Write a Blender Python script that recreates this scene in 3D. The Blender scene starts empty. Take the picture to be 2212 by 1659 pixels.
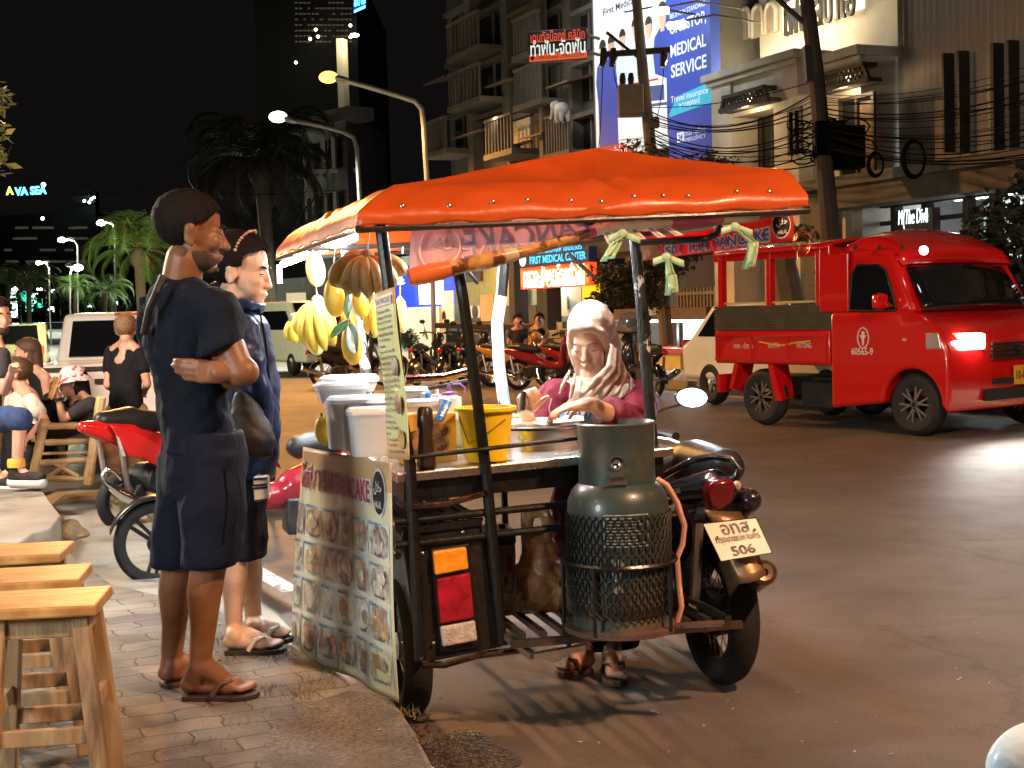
import bpy, bmesh, math, random
from mathutils import Vector as V, Matrix, noise
random.seed(7)
S = bpy.context.scene
COL = S.collection
R = math.radians
# ------------------------------------------------------------------ camera
F, PX0, PY0, HC = 3000.0, 1106.0, 829.5, 1.45      # focal length and centre in pixels of a 2212 wide picture
PITCH, ROLL = math.atan(161.5 / F), R(1.6)
cam_d = bpy.data.cameras.new('camera')
cam_d.sensor_width, cam_d.lens = 36, F / 2212 * 36
cam_d.clip_start, cam_d.clip_end = 0.05, 2000
cam = bpy.data.objects.new('camera', cam_d)
COL.objects.link(cam)
CM = Matrix.Translation((0, 0, HC)) @ Matrix.Rotation(R(90) - PITCH, 4, 'X') @ Matrix.Rotation(-ROLL, 4, 'Z')
cam.matrix_world = CM
S.camera = cam
S.view_settings.view_transform = 'Standard'
S.view_settings.look = 'None'
S.view_settings.exposure = 0.5
S.view_settings.gamma = 1.0
CAMP, CROT = V((0, 0, HC)), CM.to_3x3()
def ray(x, y): return CROT @ V(((x - PX0) / F, -(y - PY0) / F, -1))
def W(x, y, Y):                                      # the point at depth Y that is seen at x, y
    d = ray(x, y); return CAMP + d * (Y / d.y)
def G(x, y, z=0.0):                                  # the point on the level z seen at x, y
    d = ray(x, y); return CAMP + d * ((z - HC) / d.z)
def PL(x, y, p, n):                                  # the point on a plane seen at x, y
    d = ray(x, y); return CAMP + d * ((V(p) - CAMP).dot(n) / d.dot(n))
# ------------------------------------------------------------------ world: night sky
wd = bpy.data.worlds.new('World'); S.world = wd; wd.use_nodes = True
wn = wd.node_tree; bg = wn.nodes['Background']
sky = wn.nodes.new('ShaderNodeTexSky'); sky.sky_type = 'NISHITA'; sky.sun_disc = False
sky.sun_elevation = R(-4); sky.sun_rotation = R(200); sky.air_density = 1; sky.dust_density = 2
mixw = wn.nodes.new('ShaderNodeMix'); mixw.data_type = 'RGBA'; mixw.blend_type = 'ADD'; mixw.inputs[0].default_value = 1
wn.links.new(sky.outputs[0], mixw.inputs[6]); mixw.inputs[7].default_value = (.10, .085, .085, 1)
wn.links.new(mixw.outputs[2], bg.inputs[0]); bg.inputs[1].default_value = 0.032
# ------------------------------------------------------------------ street lamps' light
def lamp(name, loc, power, col, r=.15, spot=None, aim=None, blend=.5):
    l = bpy.data.lights.new(name, 'SPOT' if spot else 'POINT'); l.energy = power; l.color = col; l.shadow_soft_size = r
    o = bpy.data.objects.new(name, l); o.location = loc; COL.objects.link(o)
    if spot:
        l.spot_size = R(spot); l.spot_blend = blend
        o.rotation_euler = (V(aim) - V(loc)).to_track_quat('-Z', 'Y').to_euler()
    return o
SOD, LED, COOL = (1, .45, .12), (.88, 1, .86), (.85, .93, 1)
LAMP_SOD, LAMP_LED = W(712, 165, 38), W(600, 252, 46)
DN = V((0, 0, -10))
lamp('street_light', LAMP_SOD + V((0, -.3, -.4)), 3600, SOD, .2, 138, LAMP_SOD + DN + V((2, -2, 0)), .5)
lamp('street_light', LAMP_LED + V((0, -.3, -.4)), 5000, LED, .2, 138, LAMP_LED + DN, .5)
lamp('street_light', W(290, -60, 24), 3800, SOD, .2, 136, W(290, -60, 24) + DN + V((3, -3, 0)), .4)                # next lamp of the row, above the top left corner
lamp('street_light', (4.6, .4, 7.4), 3500, (1, .55, .29), .25, 134, (4.9, 2.2, 0), .25)       # lamp of the row behind the photographer
lamp('street_light', (12.5, 7.5, 8.5), 300, (1, .46, .17), .3, 140, (12.0, 8.5, 0), .5)         # lamp over the far lane, off to the right
lamp('shop_light', (-3.3, 1.6, 1.9), 300, (.90, .97, 1), .5)              # lit shop fronts behind the stools
lamp('shop_light', (-3.3, 2.6, 3.2), 110, (1, .70, .25), .3, 80, (-1.35, 4.2, .5), .8)
lamp('shop_light', (-5.2, 8.4, 3.0), 950, (1, .84, .66), .5)
# ------------------------------------------------------------------ objects
ROOT = {}
def tag(o, label=None, cat=None, group=None, kind=None):
    if label: o['label'] = label
    if cat: o['category'] = cat
    if group: o['group'] = group
    if kind: o['kind'] = kind
    return o
def thing(name, label, cat, loc=(0, 0, 0), rz=0, group=None, rot=None, mat=None):
    o = bpy.data.objects.new(name, None); COL.objects.link(o); o.empty_display_size = .1
    M = mat if mat is not None else Matrix.Translation(loc) @ (rot if rot is not None else Matrix.Rotation(rz, 4, 'Z'))
    o.matrix_world = M; ROOT[o] = M
    return tag(o, label, cat, group)
def kids(o): return [c for c in bpy.data.objects if c.parent == o]
def copy_tree(o, parent=None, ch=None):
    c = o.copy(); COL.objects.link(c)
    if parent: c.parent = parent
    for k in kids(o): copy_tree(k, c)
    return c
def place(o, M): o.matrix_world = M; ROOT[o] = M; return o
# ------------------------------------------------------------------ mesh builder
def frame(z):
    z = V(z).normalized(); a = V((0, 0, 1)) if abs(z.z) < .95 else V((1, 0, 0))
    x = a.cross(z).normalized(); return x, z.cross(x), z
class MB:
    def __init__(s): s.b = bmesh.new(); s.mi = 0
    def face(s, vs):
        try: f = s.b.faces.new(vs); f.material_index = s.mi; return f
        except ValueError: return None
    def poly(s, pts): return s.face([s.b.verts.new(V(p)) for p in pts])
    def hexa(s, p):                                   # 8 points: bottom four, top four
        v = [s.b.verts.new(V(q)) for q in p]
        for q in ((3, 2, 1, 0), (4, 5, 6, 7), (0, 1, 5, 4), (1, 2, 6, 5), (2, 3, 7, 6), (3, 0, 4, 7)): s.face([v[i] for i in q])
        return s
    def box(s, c, sz, M=None):
        x, y, z = [k / 2 for k in sz]; c = V(c)
        p = [V(q) for q in ((-x, -y, -z), (x, -y, -z), (x, y, -z), (-x, y, -z), (-x, -y, z), (x, -y, z), (x, y, z), (-x, y, z))]
        return s.hexa([c + (M @ q if M is not None else q) for q in p])
    def bar(s, a, b, w, h, up=(0, 0, 1)):             # rectangular bar from a to b
        a, b = V(a), V(b); z = (b - a).normalized(); x = z.cross(V(up))
        x = x.normalized() if x.length > 1e-4 else V((1, 0, 0)); y = x.cross(z)
        x, y = x * w / 2, y * h / 2
        return s.hexa([a - x - y, a + x - y, a + x + y, a - x + y, b - x - y, b + x - y, b + x + y, b - x + y])
    def rings(s, rs, cap=True, close=False):
        vs = [[s.b.verts.new(V(p)) for p in r] for r in rs]; n = len(vs[0])
        pairs = list(zip(vs, vs[1:])) + ([(vs[-1], vs[0])] if close else [])
        for a, b in pairs:
            for i in range(n): s.face([a[i], a[(i + 1) % n], b[(i + 1) % n], b[i]])
        if cap and not close: s.face(list(reversed(vs[0]))); s.face(vs[-1])
        return s
    def tube(s, pts, r, seg=8, cap=True, close=False):
        pts = [V(p) for p in pts]; n = len(pts); rr = r if hasattr(r, '__len__') else [r] * n; out = []; px = None
        for i, p in enumerate(pts):
            if close: t = pts[(i + 1) % n] - pts[i - 1]
            else: t = (pts[min(i + 1, n - 1)] - pts[max(i - 1, 0)])
            x, y, z = frame(t)
            if px is not None:
                x = px - z * px.dot(z)
                x = x.normalized() if x.length > 1e-5 else frame(t)[0]
                y = z.cross(x)
            px = x
            out.append([p + (x * math.cos(2 * math.pi * k / seg) + y * math.sin(2 * math.pi * k / seg)) * rr[i] for k in range(seg)])
        return s.rings(out, cap, close)
    def lathe(s, prof, c=(0, 0, 0), ax=(0, 0, 1), seg=24, cap=True, sx=1, sy=1):
        x, y, z = frame(ax); c = V(c)
        if tuple(ax) == (0, 0, 1): x, y = V((1, 0, 0)), V((0, 1, 0))
        return s.rings([[c + z * h + (x * math.cos(2 * math.pi * k / seg) * sx + y * math.sin(2 * math.pi * k / seg) * sy) * r for k in range(seg)] for r, h in prof], cap)
    def ell(s, c, r, M=None, u=16, v=10):
        c = V(c); r = (r, r, r) if not hasattr(r, '__len__') else r; out = []
        for j in range(v + 1):
            a = math.pi * (j / v) * .996 + .006; ring = []
            for k in range(u):
                b = 2 * math.pi * k / u
                q = V((r[0] * math.sin(a) * math.cos(b), r[1] * math.sin(a) * math.sin(b), -r[2] * math.cos(a)))
                ring.append(c + (M @ q if M is not None else q))
            out.append(ring)
        return s.rings(out)
    def cone(s, a, ra, b, rb, seg=14):               # tapered limb with round ends
        a, b = V(a), V(b); x, y, z = frame(b - a); out = []
        def ring(p, r): out.append([p + (x * math.cos(2 * math.pi * k / seg) + y * math.sin(2 * math.pi * k / seg)) * r for k in range(seg)])
        for t in (4, 25, 50, 75): ring(a - z * ra * math.cos(R(t)), ra * math.sin(R(t)))
        ring(a, ra); ring(b, rb)
        for t in (75, 50, 25, 4): ring(b + z * rb * math.cos(R(t)), rb * math.sin(R(t)))
        return s.rings(out)
    def grid(s, fn, nu, nv, wrap=False):
        vs = [[s.b.verts.new(V(fn(i / nu, j / nv))) for i in range(nu + (0 if wrap else 1))] for j in range(nv + 1)]
        for j in range(nv):
            for i in range(nu):
                k = (i + 1) % nu if wrap else i + 1
                s.face([vs[j][i], vs[j][k], vs[j + 1][k], vs[j + 1][i]])
        return s
    def prism(s, poly, f):                            # poly: 2D outline, f(x, y, t) with t in 0, 1
        a = [s.b.verts.new(V(f(x, y, 0))) for x, y in poly]; b = [s.b.verts.new(V(f(x, y, 1))) for x, y in poly]; n = len(poly)
        for i in range(n): s.face([a[i], a[(i + 1) % n], b[(i + 1) % n], b[i]])
        s.face(list(reversed(a))); s.face(b); return s
    def text(s, body, o, x, y, h, wid=None, al='CENTER', ext=.0, bold=.0, shear=0, lift=.002):
        c = bpy.data.curves.new('t', 'FONT'); c.body = body; c.size = 1; c.align_x = al; c.align_y = 'CENTER'
        c.offset = bold; c.extrude = ext / max(h, 1e-6); c.resolution_u = 3; c.shear = shear
        t = bpy.data.objects.new('t', c); me = bpy.data.meshes.new_from_object(t)
        x, y = V(x).normalized(), V(y).normalized(); z = x.cross(y); o = V(o) + z * lift
        xs = [v.co.x for v in me.vertices] or [0]; ys = [v.co.y for v in me.vertices] or [0]
        k = h / .72; kx = wid / (max(xs) - min(xs)) if wid and max(xs) > min(xs) else k
        xm = (max(xs) + min(xs)) / 2 if al == 'CENTER' else min(xs)
        ym = .36 if False else (max(ys) + min(ys)) / 2
        vv = [s.b.verts.new(o + x * ((v.co.x - xm) * kx) + y * ((v.co.y - ym) * k) + z * (v.co.z * h)) for v in me.vertices]
        for p in me.polygons: s.face([vv[i] for i in p.vertices])
        bpy.data.objects.remove(t); bpy.data.curves.remove(c); bpy.data.meshes.remove(me); return s
    def build(s, name, m, parent=None, smooth=True, bevel=0, world=True, solid=0, sub=0, angle=35, weld=0, wseg=2):
        if weld: bmesh.ops.remove_doubles(s.b, verts=s.b.verts, dist=weld)
        bmesh.ops.recalc_face_normals(s.b, faces=s.b.faces)
        if parent is not None and world and parent in ROOT: s.b.transform(ROOT[parent].inverted())
        me = bpy.data.meshes.new(name); s.b.to_mesh(me); s.b.free()
        for q in (m if isinstance(m, (list, tuple)) else [m]): me.materials.append(q)
        o = bpy.data.objects.new(name, me); COL.objects.link(o)
        if smooth:
            for p in me.polygons: p.use_smooth = True
            if angle < 180: me.set_sharp_from_angle(angle=R(angle))
        if parent is not None: o.parent = parent; ROOT[o] = ROOT.get(parent, Matrix())
        else: ROOT[o] = Matrix()
        if solid: k = o.modifiers.new('s', 'SOLIDIFY'); k.thickness = solid; k.offset = 0
        if bevel: k = o.modifiers.new('b', 'BEVEL'); k.width = bevel; k.segments = wseg; k.limit_method = 'ANGLE'; k.angle_limit = R(40)
        if sub: k = o.modifiers.new('u', 'SUBSURF'); k.levels = k.render_levels = sub
        return o
def blob(mb, name, m, parent, vox=.01, it=6, disp=0, dsize=.1, seed=0, world=True):
    """limbs and lumps of one body merged into one continuous skin"""
    o = mb.build(name, m, parent, angle=180, world=world)
    k = o.modifiers.new('r', 'REMESH'); k.mode = 'VOXEL'; k.voxel_size = vox; k.use_smooth_shade = True
    k = o.modifiers.new('m', 'SMOOTH'); k.factor = .5; k.iterations = it
    if disp:
        t = bpy.data.textures.new('folds', 'CLOUDS'); t.noise_scale = dsize; t.noise_depth = 2
        k = o.modifiers.new('d', 'DISPLACE'); k.texture = t; k.strength = disp; k.mid_level = .5; k.texture_coords = 'LOCAL'
    return o
# ------------------------------------------------------------------ materials
MATS = {}
def mat(name, col=(.5, .5, .5), rough=.6, metal=0, var=.12, vs=5, bump=.15, bs=40, emit=None, es=0, trans=0, alpha=1, spec=.5, coat=0,
        stretch=(1, 1, 1), dirt=None, ds=2.0, dth=(.5, .65), sss=0, transl=0, ior=1.45, rv=.1):
    if name in MATS: return MATS[name]
    m = bpy.data.materials.new(name); MATS[name] = m; m.use_nodes = True; t = m.node_tree; N = t.nodes; L = t.links
    p = N['Principled BSDF']; c4 = (*col, 1)
    p.inputs['Roughness'].default_value = rough; p.inputs['Metallic'].default_value = metal
    p.inputs['Specular IOR Level'].default_value = spec; p.inputs['Coat Weight'].default_value = coat; p.inputs['IOR'].default_value = ior
    p.inputs['Base Color'].default_value = c4
    tc = N.new('ShaderNodeTexCoord'); mp = N.new('ShaderNodeMapping'); mp.inputs['Scale'].default_value = stretch
    L.new(tc.outputs['Object'], mp.inputs[0])
    def nz(sc, det=4):
        n = N.new('ShaderNodeTexNoise'); n.inputs['Scale'].default_value = sc; n.inputs['Detail'].default_value = det; n.inputs['Roughness'].default_value = .6
        L.new(mp.outputs[0], n.inputs['Vector']); return n
    out = None
    if var:
        n = nz(vs); r = N.new('ShaderNodeValToRGB'); r.color_ramp.elements[0].position = .3; r.color_ramp.elements[1].position = .7
        r.color_ramp.elements[0].color = (*[k * (1 - var) for k in col], 1); r.color_ramp.elements[1].color = (*[min(1, k * (1 + var)) for k in col], 1)
        L.new(n.outputs['Fac'], r.inputs[0]); out = r.outputs[0]
        if rv:
            q = N.new('ShaderNodeMapRange'); q.inputs[3].default_value = max(.02, rough - rv); q.inputs[4].default_value = min(1, rough + rv)
            L.new(n.outputs['Fac'], q.inputs[0]); L.new(q.outputs[0], p.inputs['Roughness'])
    if dirt:
        n = nz(ds, 8); r = N.new('ShaderNodeValToRGB'); r.color_ramp.elements[0].position, r.color_ramp.elements[1].position = dth
        x = N.new('ShaderNodeMix'); x.data_type = 'RGBA'; L.new(n.outputs['Fac'], r.inputs[0]); L.new(r.outputs[0], x.inputs[0])
        if out: L.new(out, x.inputs[6])
        else: x.inputs[6].default_value = c4
        x.inputs[7].default_value = (*dirt, 1); out = x.outputs[2]
    if out: L.new(out, p.inputs['Base Color'])
    if bump:
        n = nz(bs); b = N.new('ShaderNodeBump'); b.inputs['Strength'].default_value = bump; b.inputs['Distance'].default_value = .02
        L.new(n.outputs['Fac'], b.inputs['Height']); L.new(b.outputs[0], p.inputs['Normal'])
    if trans: p.inputs['Transmission Weight'].default_value = trans
    if alpha < 1: p.inputs['Alpha'].default_value = alpha
    if transl:
        q = N.new('ShaderNodeBsdfTranslucent'); x = N.new('ShaderNodeMixShader'); x.inputs[0].default_value = transl; q.inputs[0].default_value = c4
        if out: L.new(out, q.inputs[0])
        L.new(p.outputs[0], x.inputs[1]); L.new(q.outputs[0], x.inputs[2]); L.new(x.outputs[0], N['Material Output'].inputs[0])
    if sss: p.inputs['Subsurface Weight'].default_value = sss; p.inputs['Subsurface Radius'].default_value = (.012, .005, .003)
    if emit: p.inputs['Emission Color'].default_value = (*emit, 1); p.inputs['Emission Strength'].default_value = es
    return m
def em(name, col=(1, 1, 1), st=1):
    if name in MATS: return MATS[name]
    m = mat(name, [k * .3 for k in col], .5, var=0, bump=0, emit=col, es=st); return m
blackmetal = mat('black_metal', (.008, .0075, .007), .34, .0, var=.4, vs=30, bump=.12, bs=60, dirt=(.06, .035, .022), ds=14, dth=(.64, .74), spec=.5)
chrome = mat('chrome', (.75, .73, .7), .16, 1, var=.1, bump=.02)
steel = mat('steel', (.55, .54, .52), .3, 1, var=.15, vs=9, bump=.03, bs=120)
rubber = mat('rubber', (.014, .013, .013), .75, var=.3, vs=20, bump=.2, bs=90)
plasticblk = mat('black_plastic', (.012, .012, .013), .32, var=.2, bump=.03)
whitep = mat('white_paint', (.75, .74, .71), .3, coat=.6, var=.04, bump=.01, bs=5)
darkglass = mat('dark_glass', (.006, .007, .009), .06, var=0, bump=0, spec=.8)
# ================================================================== setting: ground, pavement, road
DR, RR = V((-.4115, .9114, 0)), V((.9114, .4115, 0))          # along the road (away) and across it
def grid_mat(name, build):
    m = bpy.data.materials.new(name); m.use_nodes = True; build(m.node_tree.nodes, m.node_tree.links, m.node_tree.nodes['Principled BSDF']); return m
def asphalt_nodes(N, L, p):
    tc = N.new('ShaderNodeTexCoord')
    def nz(s, d=6, ro=.6):
        n = N.new('ShaderNodeTexNoise'); n.inputs['Scale'].default_value = s; n.inputs['Detail'].default_value = d; n.inputs['Roughness'].default_value = ro
        L.new(tc.outputs['Object'], n.inputs['Vector']); return n
    a, b, c = nz(.9), nz(150, 3, .75), nz(3.2, 8, .7)
    r = N.new('ShaderNodeValToRGB'); r.color_ramp.elements[0].position, r.color_ramp.elements[1].position = .3, .72
    r.color_ramp.elements[0].color = (.080, .068, .060, 1); r.color_ramp.elements[1].color = (.165, .142, .125, 1)
    L.new(a.outputs[0], r.inputs[0])
    g = N.new('ShaderNodeValToRGB'); g.color_ramp.elements[0].position, g.color_ramp.elements[1].position = .32, .78
    g.color_ramp.elements[0].color = (.40, .40, .40, 1); g.color_ramp.elements[1].color = (1.9, 1.8, 1.7, 1); L.new(b.outputs[0], g.inputs[0])
    m1 = N.new('ShaderNodeMix'); m1.data_type = 'RGBA'; m1.blend_type = 'MULTIPLY'; m1.inputs[0].default_value = 1
    L.new(r.outputs[0], m1.inputs[6]); L.new(g.outputs[0], m1.inputs[7])
    s = N.new('ShaderNodeValToRGB'); s.color_ramp.elements[0].position, s.color_ramp.elements[1].position = .58, .70; L.new(c.outputs[0], s.inputs[0])
    m2 = N.new('ShaderNodeMix'); m2.data_type = 'RGBA'; L.new(s.outputs[0], m2.inputs[0]); L.new(m1.outputs[2], m2.inputs[6]); m2.inputs[7].default_value = (.075, .064, .056, 1)
    w = N.new('ShaderNodeVectorMath'); w.operation = 'MULTIPLY_ADD'; L.new(c.outputs['Color'], w.inputs[0]); w.inputs[1].default_value = (.5, .5, 0); L.new(tc.outputs['Object'], w.inputs[2])
    vo = N.new('ShaderNodeTexVoronoi'); vo.feature = 'DISTANCE_TO_EDGE'; vo.inputs['Scale'].default_value = .42; L.new(w.outputs[0], vo.inputs['Vector'])
    ck = N.new('ShaderNodeMapRange'); ck.inputs[1].default_value = .003; ck.inputs[2].default_value = .010; ck.inputs[3].default_value = .30; ck.inputs[4].default_value = 0; L.new(vo.outputs[0], ck.inputs[0])
    m3 = N.new('ShaderNodeMix'); m3.data_type = 'RGBA'; L.new(ck.outputs[0], m3.inputs[0]); L.new(m2.outputs[2], m3.inputs[6]); m3.inputs[7].default_value = (.02, .016, .014, 1)
    L.new(m3.outputs[2], p.inputs['Base Color'])
    q = N.new('ShaderNodeMapRange'); q.inputs[3].default_value = .42; q.inputs[4].default_value = .72; L.new(c.outputs[0], q.inputs[0]); L.new(q.outputs[0], p.inputs['Roughness'])
    bm_ = N.new('ShaderNodeBump'); bm_.inputs['Strength'].default_value = .85; bm_.inputs['Distance'].default_value = .006
    L.new(b.outputs[0], bm_.inputs['Height']); L.new(bm_.outputs[0], p.inputs['Normal'])
asphalt = grid_mat('asphalt', asphalt_nodes)
def paver_nodes(N, L, p):
    tc = N.new('ShaderNodeTexCoord'); n = N.new('ShaderNodeTexNoise'); n.inputs['Scale'].default_value = 5.5; n.inputs['Detail'].default_value = 3
    L.new(tc.outputs['Object'], n.inputs['Vector'])
    v = N.new('ShaderNodeVectorMath'); v.operation = 'MULTIPLY_ADD'; L.new(n.outputs['Color'], v.inputs[0]); v.inputs[1].default_value = (.11, .11, 0)
    L.new(tc.outputs['Object'], v.inputs[2])
    mp = N.new('ShaderNodeMapping'); mp.inputs['Rotation'].default_value = (0, 0, R(-24)); L.new(v.outputs[0], mp.inputs[0])
    b = N.new('ShaderNodeTexBrick'); b.inputs['Scale'].default_value = 1; b.inputs['Brick Width'].default_value = .24; b.inputs['Row Height'].default_value = .13
    b.inputs['Mortar Size'].default_value = .0045; b.inputs['Mortar Smooth'].default_value = .3; b.inputs['Bias'].default_value = -.1
    b.inputs['Color1'].default_value = (.20, .178, .15, 1); b.inputs['Color2'].default_value = (.125, .108, .095, 1); b.inputs['Mortar'].default_value = (.062, .050, .036, 1)
    L.new(mp.outputs[0], b.inputs['Vector'])
    n2 = N.new('ShaderNodeTexNoise'); n2.inputs['Scale'].default_value = 2.6; n2.inputs['Detail'].default_value = 9; L.new(tc.outputs['Object'], n2.inputs['Vector'])
    r = N.new('ShaderNodeValToRGB'); r.color_ramp.elements[0].position, r.color_ramp.elements[1].position = .35, .66
    r.color_ramp.elements[0].color = (.42, .39, .36, 1); r.color_ramp.elements[1].color = (1.25, 1.2, 1.1, 1); L.new(n2.outputs[0], r.inputs[0])
    m = N.new('ShaderNodeMix'); m.data_type = 'RGBA'; m.blend_type = 'MULTIPLY'; m.inputs[0].default_value = 1
    L.new(b.outputs['Color'], m.inputs[6]); L.new(r.outputs[0], m.inputs[7]); L.new(m.outputs[2], p.inputs['Base Color'])
    p.inputs['Roughness'].default_value = .8
    n3 = N.new('ShaderNodeTexNoise'); n3.inputs['Scale'].default_value = 130; L.new(tc.outputs['Object'], n3.inputs['Vector'])
    ad = N.new('ShaderNodeMath'); ad.operation = 'MULTIPLY_ADD'; L.new(b.outputs['Fac'], ad.inputs[0]); ad.inputs[1].default_value = -2.4; L.new(n3.outputs[0], ad.inputs[2])
    bu = N.new('ShaderNodeBump'); bu.inputs['Strength'].default_value = .7; bu.inputs['Distance'].default_value = .008; L.new(ad.outputs[0], bu.inputs['Height']); L.new(bu.outputs[0], p.inputs['Normal'])
paver = grid_mat('pavers', paver_nodes)
concrete = mat('concrete', (.27, .25, .215), .82, var=.3, vs=1.6, bump=.4, bs=90, dirt=(.10, .085, .07), ds=2.2, dth=(.52, .72))
aggregate = mat('aggregate', (.175, .15, .122), .85, var=.65, vs=80, bump=.9, bs=140, dirt=(.08, .065, .05), ds=2.6, dth=(.48, .72))
o = MB(); o.poly([(-900, -300, 0), (900, -300, 0), (900, 1500, 0), (-900, 1500, 0)]); tag(o.build('road', asphalt, smooth=False), kind='structure')
def slab(name, pts, z0, z1, m, kind='structure', bev=0):
    b = MB(); b.prism([(p.x, p.y) for p in pts], lambda x, y, t: (x, y, z0 + (z1 - z0) * t)); return tag(b.build(name, m, smooth=False, bevel=bev), kind=kind)
PV = .18
kerb = [G(*q, PV) for q in ((1100, 1950), (935, 1659), (893, 1580), (860, 1530), (800, 1492), (740, 1462), (650, 1408), (560, 1352), (430, 1305), (330, 1283), (240, 1262), (112, 1172))]
kerb += [kerb[-1] + DR * 3 + RR * -.2, kerb[-1] + DR * 160 - RR * 6, V((-130, 120, PV)), V((-60, -20, PV)), V((2, -20, PV))]
slab('pavement', kerb, -.2, PV, paver)
slab('concrete_patch', [G(*q, PV) for q in ((1090, 1960), (925, 1659), (883, 1580), (852, 1534), (806, 1500), (752, 1494), (640, 1532), (585, 1580), (560, 1659), (540, 1960))], PV - .1, PV + .004, aggregate)
slab('kerb_apron', [G(*q, .05) for q in ((700, 1480), (668, 1436), (655, 1385), (600, 1330), (520, 1275), (400, 1200), (322, 1120), (262, 1060), (150, 1060), (60, 1130), (100, 1190), (230, 1290), (420, 1345), (560, 1400))], -.2, .05, concrete)
slab('concrete_step', [G(*q, .24) for q in ((-260, 1036), (48, 1036), (88, 1052), (104, 1078), (131, 1112), (108, 1142), (70, 1152), (40, 1172), (-260, 1186))], -.2, .24, concrete, bev=.012)
water = mat('gutter_water', (.03, .022, .016), .05, var=0, bump=.35, bs=26, spec=.9)
slab('gutter_water', [G(150 + 40 * math.cos(a / 20 * 6.283) * (1 + .22 * math.sin(a * .942)), 1146 + 22 * math.sin(a / 20 * 6.283) * (1 + .22 * math.sin(a * 1.257 + 1)), .056) for a in range(20, 0, -1)], -.1, .056, water)
slab('gutter_puddle', [G(985 + 130 * math.cos(a / 24 * 6.283) * (1 + .2 * math.sin(a * .785)), 1632 + 50 * math.sin(a / 24 * 6.283) * (1 + .2 * math.sin(a * 1.309 + 2)), .004) for a in range(24, 0, -1)], -.1, .004, mat('wet_grit', (.035, .024, .018), .16, var=.6, vs=30, bump=1.0, bs=38, spec=.7))
wline = mat('road_line', (.48, .46, .42), .7, var=.25, vs=14, bump=.3, bs=120, dirt=(.12, .11, .1), ds=9, dth=(.5, .62))
def stripe(name, a, b, w, m, z=.004):
    a, b = V(a), V(b); n = V((0, 0, 1)).cross((b - a).normalized()) * w / 2; k = MB()
    k.poly([a - n + V((0, 0, z)), a + n + V((0, 0, z)), b + n + V((0, 0, z)), b - n + V((0, 0, z))]); return tag(k.build(name, m, smooth=False), kind='structure')
stripe('road_edge_line', G(632, 1300, .05), G(430, 1178, .05), .10, wline, .054)
stripe('far_kerb_line', V((4.05, 28.75, 0)) - RR * 3.6 + DR * 40, V((4.05, 28.75, 0)) - RR * 3.6 - DR * 30, .12, mat('yellow_line', (.5, .34, .05), .7, var=.3, vs=12))
slab('far_pavement', [V((4.05, 28.75, 0)) + DR * s + RR * c for s, c in ((-40, -3.1), (70, -3.1), (70, 4), (-40, 4))], -.2, .15, concrete)
for i in range(46):                                         # pebbles, butts and scraps lying about
    x, y = random.uniform(250, 2150), random.uniform(1330, 1640)
    if 900 < x < 1650 and y < 1500: continue
    p = G(x, y, PV + .003 if x < 860 and y > 1420 or x < 600 else .002)
    if x < 860 and not (y > 1420 or x < 600): continue
    litter = globals().setdefault('LIT', MB())
    if i % 4: litter.ell(p, (random.uniform(.003, .008), random.uniform(.003, .006), .003), Matrix.Rotation(random.random() * 6, 3, 'Z'), 6, 4)
    else: litter.bar(p, p + V((random.uniform(-.03, .03), random.uniform(-.03, .03), .002)), .005, .003)
tag(LIT.build('litter', mat('grit', (.42, .38, .3), .8, var=.5, vs=30)), 'scattered pale grit and scraps on the road and pavers', 'litter', kind='stuff')
lb_ = MB()
for i in range(420):
    t = random.random(); x = 872 + 150 * t ** 1.4 + random.gauss(0, 22 + 30 * t); y = 1545 + 120 * t + random.gauss(0, 14); p = G(x, y, .006); a = random.random() * 6.3; u = V((math.cos(a), math.sin(a), random.uniform(-.1, .4))) * random.uniform(.006, .022); v = V((-math.sin(a), math.cos(a), random.uniform(-.2, .3))) * random.uniform(.003, .009); lb_.poly([p, p + u * .5 + v, p + u, p + u * .5 - v])
tag(lb_.build('leaf_litter', mat('leaf_litter', (.10, .055, .03), .6, var=.7, vs=40), smooth=False), 'wet brown leaf litter in the gutter beside the cart wheel', 'leaf litter', kind='stuff')
gb = MB()                                                   # dry grass growing in the paver joints
for cx, cy, n, sp in ((640, 1500, 150, 34), (575, 1490, 60, 22), (478, 1385, 60, 16), (500, 1420, 40, 18), (690, 1480, 60, 26), (600, 1420, 60, 30), (720, 1455, 40, 20), (540, 1560, 60, 50), (880, 1545, 60, 18), (930, 1600, 30, 20), (470, 1600, 30, 60)):
    for i in range(n):
        x, y = random.gauss(cx, sp), random.gauss(cy, sp * .28)
        p = G(x, y, PV); a = random.random() * 6.3; h = random.uniform(.008, .03); w = V((math.cos(a), math.sin(a), 0)) * .0016
        q = p + V((random.gauss(0, .016), random.gauss(0, .016), h)); gb.poly([p - w, p + w, q])
tag(gb.build('grass', mat('dry_grass', (.16, .13, .05), .8, var=.4, vs=60), smooth=False), 'sparse dry grass growing between the pavers', 'grass', kind='stuff')
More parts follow.
